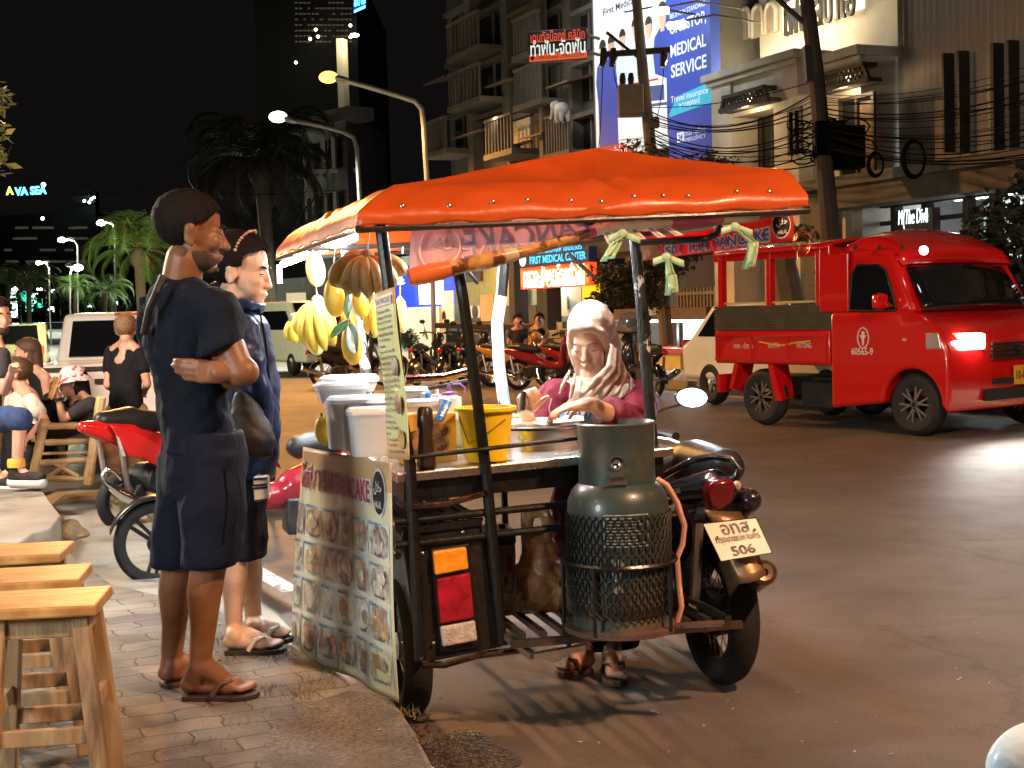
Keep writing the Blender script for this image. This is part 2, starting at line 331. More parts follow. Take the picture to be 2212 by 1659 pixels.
# ================================================================== far side of the street
QF, SD, NF = V((4.05, 28.75, 0)), -DR, -RR
def fp(s, z, o=0): return QF + SD * s + NF * o + V((0, 0, z))
def sz(x, y, o=0):
    p = PL(x, y, QF + NF * o, NF) - QF; return p.dot(SD), p.z
def fbox(b, s0, s1, z0, z1, o0, o1):
    b.hexa([fp(s0, z0, o0), fp(s1, z0, o0), fp(s1, z0, o1), fp(s0, z0, o1), fp(s0, z1, o0), fp(s1, z1, o0), fp(s1, z1, o1), fp(s0, z1, o1)]); return b
def frect(x0, y0, x1, y1, o=0):                               # pixel rectangle to facade extents
    xm, ym = (x0 + x1) / 2, (y0 + y1) / 2
    return sz(x0, ym, o)[0], sz(x1, ym, o)[0], sz(xm, y1, o)[1], sz(xm, y0, o)[1]
def fpart(name, m, par, x0, y0, x1, y1, o0, o1, bev=0):
    b = MB(); s0, s1, z0, z1 = frect(x0, y0, x1, y1, o1); fbox(b, s0, s1, z0, z1, o0, o1)
    return b.build(name, m, par, smooth=False, bevel=bev)
cream = mat('cream_render', (.50, .46, .39), .85, var=.12, vs=1.2, bump=.2, bs=30, dirt=(.26, .23, .19), ds=.9, dth=(.5, .8))
greyr = mat('grey_render', (.075, .070, .066), .88, var=.25, vs=1.0, bump=.25, bs=20, dirt=(.07, .06, .055), ds=1.1, dth=(.48, .75))
darkr = mat('dark_render', (.11, .10, .09), .9, var=.3, vs=1.0, bump=.2, bs=20)
stainr = mat('stained_wall', (.13, .115, .10), .9, var=.3, vs=.8, bump=.2, bs=18, dirt=(.08, .07, .06), ds=1.6, dth=(.42, .7))
winm = mat('window_glass', (.012, .013, .016), .08, var=0, bump=0, spec=.7)
framem = mat('dark_frame', (.035, .03, .026), .6, var=.2)
wood = mat('brown_wood', (.12, .07, .035), .6, var=.3, vs=4, stretch=(1, 1, 8))
# --- Arab style restaurant building on the right
t = thing('restaurant_building', 'cream two storey building with arched niches and lattice awnings', 'building', fp(2, 0, 0))
s_l, s_r = sz(1560, 100)[0], sz(1922, 200)[0]
s0 = sz(1537, 250, .9)[0]
b = MB(); fbox(b, s_l, s_r, 3.2, 14, -6, -.9); b.build('upper_wall', cream, t, smooth=False)
b = MB(); zc = sz(1600, 160, .9)[1]; zc2 = sz(1850, 110, .9)[1]; sm = sz(1722, 160, .9)[0]
fbox(b, s0, sz(1580, 300, .9)[0], .1, zc, -.9, .9); fbox(b, sz(1672, 300, .9)[0], sm, .1, zc, -.9, .9); fbox(b, sz(1580, 300, .9)[0], sz(1672, 300, .9)[0], zc - .75, zc, -.9, .85); fbox(b, sz(1580, 300, .9)[0], sz(1672, 300, .9)[0], .1, zc - .75, -.9, .3)
fbox(b, sm, s_r, .1, zc2, -.9, .6); b.build('lower_wall', cream, t, smooth=False)
b = MB(); fbox(b, s0 - .15, sm + .1, zc, zc + .14, -.9, 1.05); fbox(b, s0 - .08, sm + .05, zc - .1, zc - .004, .9, .97); fbox(b, sm + .1, s_r + .1, zc2, zc2 + .16, -.9, .75); fbox(b, sm + .2, s_r + .06, zc2 - .1, zc2 - .004, .6, .67); b.build('cornice', cream, t, smooth=False, bevel=.02)
for x0, y0, x1, y1 in ((1601, 22, 1624, 85), (1630, 16, 1652, 80), (1658, 10, 1680, 72)):
    s_0, s_1, z0, z1 = frect(x0, y0, x1, y1, -.9); b = MB(); w = (s_1 - s_0) / 2; c = (s_0 + s_1) / 2
    arc = [(c - w, z0), (c + w, z0)] + [(c + w * math.cos(R(a)), z1 - w + w * math.sin(R(a)) * 1.2) for a in range(0, 181, 15)]
    b.prism(arc, lambda x, z, k: fp(x, z, -.9 + .06 * k)); b.build('niche', mat('niche_panel', (.42, .34, .24), .8), t, smooth=False)
    b = MB(); b.tube([fp(c - w, z0, -.85)] + [fp(c + w * math.cos(R(a)), z1 - w + w * math.sin(R(a)) * 1.2, -.85) for a in range(180, -1, -15)] + [fp(c + w, z0, -.85)], .05, 6); b.build('niche_moulding', cream, t)
for x0, y0, x1, y1, o in ((1560, 196, 1667, 232, .95), (1768, 146, 1884, 190, .7)):
    s_0, s_1, z0, z1 = frect(x0, y0, x1, y1, o + .2); b = MB()
    fbox(b, s_0 + .12, s_1 - .12, z1 - .07, z1, o, o + .3); fbox(b, s_0, s_1, z0, z0 + .07, o, o + .3)
    n = 11
    for i in range(n):
        a0, a1 = s_0 + .1 + (s_1 - s_0 - .2) * i / n, s_0 + .1 + (s_1 - s_0 - .2) * (i + 1) / n
        for k in range(2):
            zz0, zz1 = z0 + (z1 - z0) * k / 2, z0 + (z1 - z0) * (k + 1) / 2
            b.bar(fp(a0, zz0, o + .25), fp(a1, zz1, o + .25), .03, .03); b.bar(fp(a0, zz1, o + .25), fp(a1, zz0, o + .25), .03, .03)
    for sx in (s_0, s_1): b.bar(fp(sx, z0, o + .25), fp(sx + (.18 if sx == s_0 else -.18), z1, o + .25), .06, .06)
    b.build('lattice_awning', framem, t, smooth=False)
    c = (s_0 + s_1) / 2; b = MB(); b.ell(fp(c, (z0 + z1) / 2, o + .12), .045, None, 10, 6); b.build('awning_bulb', em('warm_bulb', (1, .75, .35), 14), t)
    lamp('awning_light', fp(c, z0 - .1, o + .25), 18, (1, .72, .4), .05)
for x0, y0, x1, y1, o, m in ((1625, 252, 1667, 365, .3, winm), (1708, 240, 1729, 334, .9, winm), (1820, 213, 1886, 378, .6, winm)):
    f = fpart('window', m, t, x0, y0, x1, y1, o, o + .012)
    s_0, s_1, z0, z1 = frect(x0, y0, x1, y1, o + .02); b = MB()
    for q in ((s_0 - .06, s_0), (s_1, s_1 + .06), ((s_0 + s_1) / 2 - .03, (s_0 + s_1) / 2 + .03)): fbox(b, q[0], q[1], z0, z1, o, o + .05)
    fbox(b, s_0 - .06, s_1 + .06, z1, z1 + .06, o, o + .053); b.build('window_frame', framem, f, smooth=False)
fpart('shutter', wood, t, 1858, 218, 1884, 375, .6, .63)
fpart('white_panel', mat('pale_panel', (.5, .5, .46), .8), t, 1582, 236, 1622, 352, .3, .34)
b = MB(); zl = sz(1900, 372, 1.3)[1]
fbox(b, sz(1780, 400, 1.3)[0] - 1.2, s_r + 9, zl - .16, zl, .9, 1.6); b.build('ledge', stainr, t, smooth=False)
b = MB(); fbox(b, sz(1790, 400, 1.3)[0], s_r + 9, zl - .50, zl - .163, .95, 1.5); b.build('fascia', mat('fascia', (.06, .045, .03), .7, var=.4), t, smooth=False)
fpart('pier', stainr, t, 1735, 420, 1778, 640, .95, 1.35)
# its lit name board
sg = thing('restaurant_sign', 'glowing warm white panel with dark curly Thai letters', 'sign', fp(4, 7, -.8))
s_0, s_1, z0, z1 = frect(1690, -22, 1858, 44, -.8); b = MB(); fbox(b, s_0, s_1, z0, z1, -.9, -.8); b.build('panel', em('sign_glow', (1, .80, .42), 2.6), sg, smooth=False)
b = MB(); b.text('โฟเบสปาเอ', fp((s_0 + s_1) / 2, (z0 + z1) / 2 - .02, -.78), SD, V((0, 0, 1)), .62, (s_1 - s_0) * .93, ext=.03, bold=.012, lift=.03); b.build('lettering', framem, sg, smooth=False)
lamp('sign_light', fp((s_0 + s_1) / 2, z0 - .1, -.1), 110, (1, .78, .45), .3)
lamp('uplight', fp(s_l + .6, zc + .3, -.3), 55, (1, .85, .5), .1)
# --- corrugated neighbour on the far right
t = thing('corrugated_building', 'plain building clad in grey brown corrugated sheet right of the cream building', 'building', fp(s_r + 4, 0, 0))
b = MB(); n = 150; pts = []
for i in range(n + 1):
    s = s_r + .02 + i * .075; pts.append((s, -.2 + (.0 if i % 2 else .035)))
for (s, o1), (s2, o2) in zip(pts, pts[1:]): b.poly([fp(s, 3.2, o1), fp(s2, 3.2, o2), fp(s2, 14, o2), fp(s, 14, o1)])
b.build('cladding', mat('corrugated', (.27, .235, .20), .6, var=.15, vs=.8, stretch=(1, 1, .15), bump=.05), t, smooth=False)
for x, y0, y1, w in ((2041, 115, 330, .05), (2074, 110, 330, .05), (2147, 93, 330, .07), (2181, 87, 330, .05)):
    s, z1 = sz(x, y0, 0); z0 = sz(x, y1, 0)[1]; b = MB(); fbox(b, s - w / 2, s + w / 2, z0, z1, -.16, .05); b.build('rail', framem, t, smooth=False)
s_0, s_1, z0, z1 = frect(2121, 104, 2146, 330, 0); b = MB(); fbox(b, s_0, s_1, z0, z1, -.16, -.1); b.build('window', mat('dim_pane', (.09, .10, .10), .3), t, smooth=False)
# shop front below it, lit inside
t = thing('glass_shop', 'dark framed shop front with white lit interior behind the red truck', 'shop', fp(5, 0, 0))
s_0, s_1, z0, z1 = frect(1828, 432, 2180, 640, .2)
b = MB(); fbox(b, s_0 - .1, s_1 + 3, 0, z1 + .9, -3.2, -3.0); b.build('back_wall', mat('shop_wall', (.6, .66, .66), .7, var=.25, vs=1.1), t, smooth=False)
b = MB(); fbox(b, s_0 - .3, s_0 - .1, 0, z1 + .9, -3, .2); b.build('side_wall', greyr, t, smooth=False)
b = MB()
for x in (1850, 1935, 2002, 2092, 2150):
    s = sz(x, 480, .2)[0]; fbox(b, s - .06, s + .06, 0, z1 + .3, .1, .26)
fbox(b, s_0 - .2, s_1 + 3, z1 - .05, z1 + .06, .12, .24); fbox(b, s_0 - .2, s_1 + 3, z1 - .34, z1 - .27, .12, .24)
b.build('frame', framem, t, smooth=False)
b = MB()
for s in (s_0 + .8, s_0 + 1.9, s_0 + 3.2): fbox(b, s, s + .7, z1 + .1, z1 + .15, -1.6, -1.5)
b.build('ceiling_tube', em('cool_tube', (.8, .95, 1), 6), t, smooth=False)
lamp('shop_interior', fp(s_0 + 1.3, z1 - .2, -1.4), 90, (.82, .95, 1), .3); lamp('shop_interior', fp(s_0 + 4.4, z1 - .3, -1.8), 9, (.75, .95, 1), .3)
b = MB(); c, z = sz(1905, 505, -.6); b.lathe([(.62, 0), (.62, .05)], fp(c, z - .1, -.6), NF, 28); b.build('round_board', mat('board_black', (.02, .02, .02), .7), t)
sg = thing('dive_shop_sign', 'square brown box sign with white handwritten lettering on shop front', 'sign', fp(c, z, .4))
s_0, s_1, z0, z1 = frect(1934, 452, 2016, 508, .55); b = MB(); fbox(b, s_0, s_1, z0, z1, .4, .55); b.build('box', mat('brown_sign', (.06, .032, .014), .5, var=.15), sg, smooth=False, bevel=.01)
b = MB(); b.text('M(The Dive', fp((s_0 + s_1) / 2 - .02, (z0 + z1) / 2 + .06, .55), SD, V((0, 0, 1)), .24, (s_1 - s_0) * .78, ext=.004, shear=.15); b.bar(fp(s_1 - .14, (z0 + z1) / 2 - .02, .56), fp(s_1 - .14, (z0 + z1) / 2 + .2, .56), .025, .01)
b.text('Art & Bar', fp(s_1 - .42, (z0 + z1) / 2 - .2, .55), SD, V((0, 0, 1)), .12, .42, ext=.004); b.build('lettering', em('sign_white', (.75, .92, 1), 2.2), sg, smooth=False)
# --- billboard building
t = thing('clinic_building', 'dark building behind the two tall hospital billboards', 'building', fp(-2, 0, 0))
s_0, s_1 = sz(1272, 300)[0], sz(1537, 300)[0]
b = MB(); fbox(b, s_0, s_1 - .05, 2.9, 13, -6, -.15); b.build('wall', darkr, t, smooth=False)
b = MB(); fbox(b, s_0, s_1, 2.6, 2.85, -6, 1.2); b.build('slab', stainr, t, smooth=False)
for x0, x1 in ((1100, 1112), (1160, 1182), (1262, 1272)):
    fpart('column', greyr, t, x0, 560, x1, 775, -.1, .3)
# billboards
bb = thing('hospital_billboard', 'tall white billboard with blue uniformed staff and an ambulance', 'billboard', fp(-2.5, 6, .3))
L0, L1, z0, z1 = frect(1284, -60, 1441, 335, .4); b = MB(); fbox(b, L0, L1, z0, z1, .2, .4); b.build('panel', mat('print_white', (.78, .80, .80), .6, var=.05, vs=.8, bump=0), bb, smooth=False)
bw, bh = L1 - L0, z1 - z0
def bp(u, v_, o=.404): return fp(L0 + bw * u, z0 + bh * v_, o)
uni = mat('print_navy', (.02, .045, .30), .6, var=.15, vs=6, bump=0); skinp = mat('print_skin', (.52, .34, .24), .6, var=.1, bump=0); hairp = mat('print_hair', (.02, .018, .016), .6, bump=0)
bl, sk, hr, pale = MB(), MB(), MB(), MB()
for i, (u, v_, sc) in enumerate(((.13, .46, 1), (.26, .47, 1), (.42, .50, .9), (.60, .52, .95), (.78, .51, .9), (.96, .50, 1.15))):
    o = .404 + i * .003; w = .075 * sc * bw
    def q(a, c, k=0): return fp(L0 + bw * u + a * w, z0 + bh * v_ + c * w, o + k)
    cl = lambda pts, M, k=0: M.poly([q(a, c, k) for a, c in pts])
    ft = -7.4 if i < 2 else -4.6 if i == 5 else -2.4
    cl([(-1.0, ft), (.9, ft), (1.1, -2), (1.45, 0), (1.2, 1.35), (.45, 1.9), (-.45, 1.9), (-1.2, 1.35), (-1.45, 0), (-1.1, -2)], bl if i in (0, 1, 5) else pale)
    sk.poly([q(.62 * math.cos(a / 8 * math.pi), 2.75 + .85 * math.sin(a / 8 * math.pi), .001) for a in range(16)]); cl([(-.3, 1.6), (.3, 1.6), (.3, 2.2), (-.3, 2.2)], sk, .0005)
    hr.poly([q(.68 * math.cos(a / 8 * math.pi), 3.05 + .78 * math.sin(a / 8 * math.pi), .002) for a in range(0, 9)])
bl.build('staff_uniforms', uni, bb, smooth=False); pale.build('staff_coats', mat('print_coat', (.50, .58, .66), .6, bump=0, var=.1), bb, smooth=False); sk.build('staff_faces', skinp, bb, smooth=False); hr.build('staff_hair', hairp, bb, smooth=False)
b = MB(); b.prism([(.34, .10), (1.0, .06), (1.0, .36), (.86, .40), (.42, .40), (.34, .30)], lambda x, y, k: bp(x, y, .42 + .004 * k)); b.build('ambulance_body', mat('print_white2', (.75, .77, .8), .6, bump=0, var=.03), bb, smooth=False)
b = MB(); b.prism([(.70, .27), (.97, .25), (.97, .33), (.74, .35)], lambda x, y, k: bp(x, y, .426 + .003 * k)); b.prism([(.70, .24), (1., .22), (1., .235), (.70, .255)], lambda x, y, k: bp(x, y, .426 + .003 * k)); b.build('ambulance_window', mat('print_blue', (.03, .07, .2), .4, bump=0), bb, smooth=False)
b = MB(); b.prism([(0, 0), (.62, 0), (.40, .075), (0, .085)], lambda x, y, k: bp(x, y, .43 + .004 * k)); b.prism([(.45, .385), (.9, .365), (.9, .375), (.45, .395)], lambda x, y, k: bp(x, y, .43 + .004 * k)); b.build('red_band', mat('print_red', (.5, .02, .02), .6, bump=0), bb, smooth=False)
b = MB(); b.text('โรค 24 ชั่วโมง', bp(.25, .04, .435), SD, V((0, 0, 1)), .2, bw * .42); b.build('band_lettering', mat('print_white', ()), bb, smooth=False)
b = MB(); b.text('First Medical Center', bp(.52, .845), SD, V((0, 0, 1)), .17, bw * .74, bold=.01); b.build('lettering', mat('print_ink', (.02, .03, .07), .6, bump=0), bb, smooth=False)
bb = thing('medical_service_billboard', 'tall blue billboard reading one stop medical service', 'billboard', fp(-1, 6, .3))
L0, L1, z0, z1 = frect(1442, -60, 1536, 350, .42); bw, bh = L1 - L0, z1 - z0; b = MB(); fbox(b, L0, L1, z0, z1, .2, .42); b.build('panel', mat('print_royal', (.015, .05, .36), .55, var=.08, bump=0), bb, smooth=False)
zc1, zc0 = sz(1489, 190, .42)[1], sz(1489, 240, .42)[1]; b = MB(); b.prism([(L0, zc0 - .02), (L1, zc0 + .05), (L1, zc1), (L0 + .35, zc1 - .1), (L0 + .1, zc1 - .35)], lambda x, y, k: fp(x, y, .421 + .004 * k)); b.build('cyan_band', mat('print_cyan', (.02, .42, .62), .6, bump=0), bb, smooth=False)
b = MB(); mid = (L0 + L1) / 2
for tx, yy, h, w in (('BELIEVE IN STANDARD', 20, .10, .82), ('ONE STOP,', 50, .23, .84), ('MEDICAL', 98, .25, .82), ('SERVICE', 143, .26, .82), ('Travel insurance', 205, .13, .86), ('accepted', 223, .13, .48)):
    b.text(tx, fp(mid, sz(1489, yy, .42)[1], .425), SD, V((0, 0, 1)), h, bw * w, bold=.02 if h > .2 else .008, lift=.004)
b.text('ฉุกเฉิน - อุบัติเหตุ', fp(mid + .18, sz(1489, 288, .42)[1], .425), SD, V((0, 0, 1)), .10, bw * .5, lift=.004); b.text('EMERGENCY', fp(mid + .18, sz(1489, 301, .42)[1], .425), SD, V((0, 0, 1)), .08, bw * .5, lift=.004)
fbox(b, L0 + bw * .2, L0 + bw * .36, sz(1489, 303, .42)[1], sz(1489, 281, .42)[1], .422, .428); b.build('lettering', mat('print_letter', (.72, .8, .9), .6, bump=0, var=0), bb, smooth=False)
b = MB(); b.text('24', fp(L0 + bw * .28, sz(1489, 292, .42)[1], .43), SD, V((0, 0, 1)), .12, bold=.02); b.build('hours_lettering', mat('print_royal', ()), bb, smooth=False)
for x, y in ((1425, 18), (1462, 48), (1330, 30)):                 # floodlights on arms in front of the billboards
    s, z = sz(x, y, 2.2); fl = thing('billboard_floodlight', {1425: 'slim floodlight arm at top edge of white billboard', 1462: 'glaring white floodlight in front of the words one stop', 1330: 'floodlight at top left corner of white billboard'}[x], 'floodlight', fp(s, z, 2.2))
    b = MB(); b.tube([fp(s, z + .1, .4), fp(s, z + .18, 1.4), fp(s, z, 2.2)], .02, 6); b.build('arm', framem, fl)
    b = MB(); b.box(fp(s, z - .05, 2.2), (.34, .12, .12), Matrix.Rotation(R(-24), 3, 'Z')); b.build('head', em('flood', (.95, 1, .95), 12 if x != 1462 else 40), fl, smooth=False, bevel=.02)
lamp('billboard_flood', fp(L0 - 1.3, z1 + .2, 4.2), 650, (.95, .98, 1), .3, spot=100, aim=fp(L0 - 1.2, z0 + 3.2, 0)); lamp('billboard_flood', fp(L1 - 1.0, z1 - .3, 4.2), 330, (.8, .92, 1), .3, spot=100, aim=fp(L1 - 1, z0 + 2, 0))
# --- dark shophouses with balconies
t = thing('shophouse_row', 'dim old shophouse with balconies and awnings left of the billboards', 'building', fp(-8, 0, 0))
xs = (942, 1000, 1078, 1146, 1212, 1272); s_0, s_1 = sz(938, 250)[0], sz(1272, 250)[0]
b = MB(); fbox(b, s_0, s_1, 3.1, 12.2, -7, -.5); b.build('wall', greyr, t, smooth=False)
b = MB(); fbox(b, s_0 - .2, s_1, 12.0, 12.4, -.5, .3)
for k in range(5):                                             # stepped gables along the roof line
    c = s_0 + (s_1 - s_0) * (k + .5) / 5; b.prism([(c - 1.1, 12.4), (c + 1.1, 12.4), (c, 13.9)], lambda x, y, q: fp(x, y, -.9 + .5 * q))
b.build('parapet', darkr, t, smooth=False)
for i, (xa, xb) in enumerate(zip(xs, xs[1:])):
    for (ya, yb) in ((40, 118), (150, 225), (262, 330)):
        sa, sb = sz(xa + 6, 200)[0], sz(xb - 6, 200)[0]; zb, zt = sz((xa + xb) / 2, yb, -.4)[1], sz((xa + xb) / 2, ya, -.4)[1]
        b = MB(); fbox(b, sa + .1, sb - .1, zb, zt, -.5, -.46); f = b.build('window', winm if (i + ya) % 3 else mat('shutter_grey', (.16, .15, .14), .6), t, smooth=False)
        b = MB(); fbox(b, (sa + sb) / 2 - .04, (sa + sb) / 2 + .04, zb, zt, -.46, -.42); fbox(b, sa, sb, zt, zt + .12, -.5, -.2); b.build('window_frame', stainr, f, smooth=False)
        if (i + ya // 40) % 2 == 0:
            b = MB(); fbox(b, sa - .1, sb + .1, zb - .25, zb - .1, -.5, .55)
            for k in range(9): fbox(b, sa + (sb - sa) * k / 8 - .025, sa + (sb - sa) * k / 8 + .025, zb - .1, zb + .75, .46, .52)
            fbox(b, sa - .05, sb + .05, zb + .75, zb + .82, .43, .55); b.build('balcony', stainr, t, smooth=False)
        elif ya > 100:
            b = MB(); b.hexa([fp(sa, zt - .3, -.5), fp(sb, zt - .3, -.5), fp(sb, zt - .55, .5), fp(sa, zt - .55, .5), fp(sa, zt - .25, -.5), fp(sb, zt - .25, -.5), fp(sb, zt - .5, .5), fp(sa, zt - .5, .5)]); b.build('awning', mat('awning_brown', (.10, .055, .035), .7, var=.3), t, smooth=False)
for x in xs[1:-1]:
    s = sz(x, 250)[0]; b = MB(); fbox(b, s - .22, s + .22, 3.1, 12.1, -.5, -.2); b.build('pilaster', stainr, t, smooth=False)
fpart('lit_wall', mat('lit_cream', (.55, .5, .38), .8), t, 1081, 262, 1146, 310, -.46, -.3); lamp('balcony_light', fp(sz(1110, 270)[0], sz(1110, 270)[1] + .2, .6), 14, (1, .8, .5), .1)
lamp('window_light', fp(sz(1250, 180)[0], sz(1250, 180)[1], 1.5), 16, (1, .75, .5), .2)
b = MB(); s, z = sz(1175, 250, .2); fbox(b, s - .1, s + .1, 2.8, 13, .1, .3); b.build('drain_pipe', stainr, t, smooth=False)
e = thing('elephant_statue', 'white elephant statue standing on the balcony ledge of the dim shophouse', 'statue', fp(*sz(1215, 262, .6), .6))
b = MB(); s, z = sz(1215, 262, .6); b.ell(fp(s, z + .45, .6), (.3, .42, .3)); b.ell(fp(s - .35, z + .62, .7), (.2, .2, .24)); b.cone(fp(s - .45, z + .55, .78), .09, fp(s - .5, z + .15, .85), .05); b.cone(fp(s - .5, z + .15, .85), .05, fp(s - .62, z + .2, .88), .035)
for a in (-.2, .22):
    for k in (.45, .75): b.cone(fp(s + a, z + .35, k), .1, fp(s + a, z + .02, k), .09)
b.ell(fp(s - .22, z + .62, .86), (.16, .05, .2)); b.b.transform(Matrix.Translation(fp(s, z, .6)) @ Matrix.Scale(.6, 4) @ Matrix.Translation(-fp(s, z, .6))); blob(b, 'body', mat('statue_white', (.42, .42, .40), .6), e, .022, 4)
lamp('statue_light', fp(s - .3, z + 1.2, 1.4), 16, (.9, .95, 1), .1)
# --- farther pale building and dark tower
t = thing('pale_building', 'pale block with tall windows behind the big palm', 'building', W(720, 690, 58))
for x0, y0, x1, y1, nm, m in ((668, 262, 762, 760, 'wall', stainr),):
    p, q = W(x0, 700, 58), W(x1, 700, 54); b = MB(); h1, h0 = W(715, y0, 56).z, 0
    b.hexa([(p.x, p.y, 0), (q.x, q.y, 0), (q.x + 1, q.y + 6, 0), (p.x, p.y + 6, 0), (p.x, p.y, h1), (q.x, q.y, h1), (q.x + 1, q.y + 6, h1), (p.x, p.y + 6, h1)]); b.build('wall', stainr, t, smooth=False)
    b = MB(); b.bar(V((p.x - .5, p.y, h1)), V((q.x + .6, q.y, h1)), 1.2, .5); b.build('roof_edge', darkr, t, smooth=False)
    u = (q - p).normalized(); u.z = 0; nn = V((u.y, -u.x, 0))
    for k, (a, c) in enumerate(((.08, .40), (.55, .92))):
        for (ya, yb) in ((305, 370), (420, 500)):
            za, zb = W(715, yb, 56).z, W(715, ya, 56).z; A, B = p.lerp(q, a) + nn * .05, p.lerp(q, c) + nn * .05
            b = MB(); b.hexa([(A.x, A.y, za), (B.x, B.y, za), (B.x, B.y + .1, za), (A.x, A.y + .1, za), (A.x, A.y, zb), (B.x, B.y, zb), (B.x, B.y + .1, zb), (A.x, A.y + .1, zb)]); f = b.build('window', winm, t, smooth=False)
            b = MB(); m_ = A.lerp(B, .5); b.box((m_.x, m_.y - .08, (za + zb) / 2), (.14, .1, zb - za)); b.box((m_.x, m_.y - .1, za - .1), ((B - A).length + .3, .2, .14)); b.build('window_frame', mat('pale_frame', (.42, .4, .36), .7), f, smooth=False)
t = thing('hotel_tower', 'dark high tower dotted with small lights and a bright blue sign', 'tower', W(700, 690, 120))
b = MB()
p0, p1 = W(575, 690, 122), W(792, 690, 120)
hz = W(690, -80, 120).z
b.hexa([(p0.x, p0.y, 0), (p1.x, p1.y, 0), (p1.x, p1.y + 30, 0), (p0.x, p0.y + 30, 0), (p0.x, p0.y, hz), (p1.x, p1.y, hz), (p1.x, p1.y + 30, hz), (p0.x, p0.y + 30, hz)]); b.build('wall', mat('tower_dark', (.03, .028, .027), .7, var=.3, vs=.1), t, smooth=False)
b = MB()
for j in range(8):
    for i in range(14):
        if random.random() < .75: q = W(640 + i * 9, 6 + j * 12, 119.6); b.box(q, (random.uniform(.2, .3), .1, .12))
b.build('window', em('dim_window', (.35, .28, .2), .09), t, smooth=False)
b = MB()
for x, y in ((757, 55), (682, 64), (639, 135), (670, 84), (687, 79), (757, 80)): b.ell(W(x, y, 119), .13, None, 8, 5)
b.build('spotlight', em('tower_spot', (1, .85, .6), 9), t)
sg = thing('tower_sign', 'bright blue lit sign high on the dark tower', 'sign', W(776, 8, 119))
b = MB(); b.poly([W(763, -30, 118.6), W(791, -38, 118.6), W(790, 16, 118.6), W(764, 28, 118.6)]); b.build('panel', em('sign_blue_dark', (.0, .06, .5), .8), sg, smooth=False, solid=.2)
b = MB(); b.text('สบาย', W(777, 2, 118.4), V((1, 0, .25)), V((0, 0, 1)), .8, 1.0, bold=.03); b.poly([W(765, 22, 118.4), W(789, 11, 118.4), W(789, 17, 118.4), W(765, 28, 118.4)]); b.build('lettering', em('sign_cyan', (.1, .65, 1), 4), sg, smooth=False)
t = thing('concrete_pylon', 'tall pale square pylon lit from its top behind the street lamps', 'pylon', W(757, 690, 80))
a, c = W(747, 700, 80), W(769, 700, 80); ht = W(757, 82, 80).z
b = MB(); b.hexa([(a.x, a.y, 0), (c.x - .22, c.y, 0), (c.x, c.y + .5, 0), (a.x, a.y + .5, 0), (a.x, a.y, ht), (c.x - .22, c.y, ht), (c.x, c.y + .5, ht), (a.x, a.y + .5, ht)]); b.build('shaft', mat('pylon', (.40, .36, .28), .8, var=.1, vs=.6), t, smooth=False)
b = MB(); b.ell(W(766, 76, 79.4), (.26, .26, .1)); b.build('lamp_head', em('pylon_lamp', (1, .93, .7), 12), t)
lamp('pylon_light', W(765, 86, 79.2), 240, (1, .85, .55), .2)
# ================================================================== shops at street level
def panel(name, label, cat, m, x0, y0, x1, y1, o0, o1, sub=None):
    s_0, s_1, z0, z1 = frect(x0, y0, x1, y1, o1); b = MB(); fbox(b, s_0, s_1, z0, z1, o0, o1)
    t = thing(name, label, cat, fp((s_0 + s_1) / 2, z0, o1)); b.build(sub or 'panel', m, t, smooth=False); return t, s_0, s_1, z0, z1
t = thing('street_shop', 'open ground floor shop with yellow and blue lit walls behind parked motorbikes', 'shop', fp(-6, 0, 0))
fpart('yellow_wall', mat('yellow_wall', (.62, .45, .16), .8, var=.1), t, 985, 560, 1100, 770, -2.2, -2.0)
fpart('blue_lit_wall', em('blue_glow', (.03, .08, 1), .55), t, 845, 560, 984, 715, -2.5, -2.4)  # blue light falling on this wall is put in as emission
fpart('pavement_wall', mat('cream_low', (.62, .56, .42), .8, var=.08), t, 882, 663, 950, 785, -.3, -.1)
fpart('grey_counter', greyr, t, 950, 663, 1100, 780, -1.0, -.8)
fpart('side_panel', stainr, t, 1066, 660, 1160, 772, -.6, -.4)
fpart('back_wall', mat('clinic_white', (.7, .74, .74), .6, var=.06), t, 1100, 600, 1300, 780, -3.0, -2.8)
fpart('awning_beam', darkr, t, 840, 540, 1110, 562, -2.4, -.2)
b = MB(); c, z = sz(915, 720, -.1)
for k in range(9): b.ell(fp(c + .02 + k * .045, z + .12 - abs(k - 3) * .05, -.095), (.02, .006, .1), Matrix.Rotation(R(24), 3, 'Z') @ Matrix.Rotation(.5, 3, 'Y'), 8, 5)
b.build('leaf_motif', framem, t)
lamp('shop_interior', fp(sz(1030, 600, -.9)[0], 2.5, -.9), 75, (1, .80, .35), .2); lamp('shop_interior', fp(sz(905, 640, .3)[0], 2.2, .5), 26, (1, .9, .6), .2); lamp('clinic_interior', fp(sz(1220, 650, -1.2)[0], 2.4, -1.0), 85, (.95, 1, .95), .3)
panel('light_box', 'blank white light box above the cream wall', 'light box', em('lightbox', (1, .97, .85), 2.4), 905, 607, 934, 657, -.6, -.45)
panel('narrow_light_box', 'narrow white light strip beside the blank light box', 'light box', em('lightbox', ()), 939, 607, 949, 657, -.6, -.45)
t, a, c, z0, z1 = panel('menu_banner', 'pale upright banner with black plant drawing by the shop', 'banner', mat('banner_pale', (.5, .5, .44), .7), 954, 628, 980, 703, -.2, -.17)
b = MB()
for k in range(5): b.bar(fp(a + .1 + k * .05, z0 + .4 + .06 * (k % 2), -.165), fp(a + .06 + k * .07, z0 + .18, -.165), .035, .004)
b.build('drawing', framem, t, smooth=False)
panel('orange_banner', 'tall orange banner standing by the air conditioner', 'banner', mat('banner_orange', (.62, .33, .12), .7, var=.08, vs=2), 1038, 637, 1066, 694, -.3, -.27)
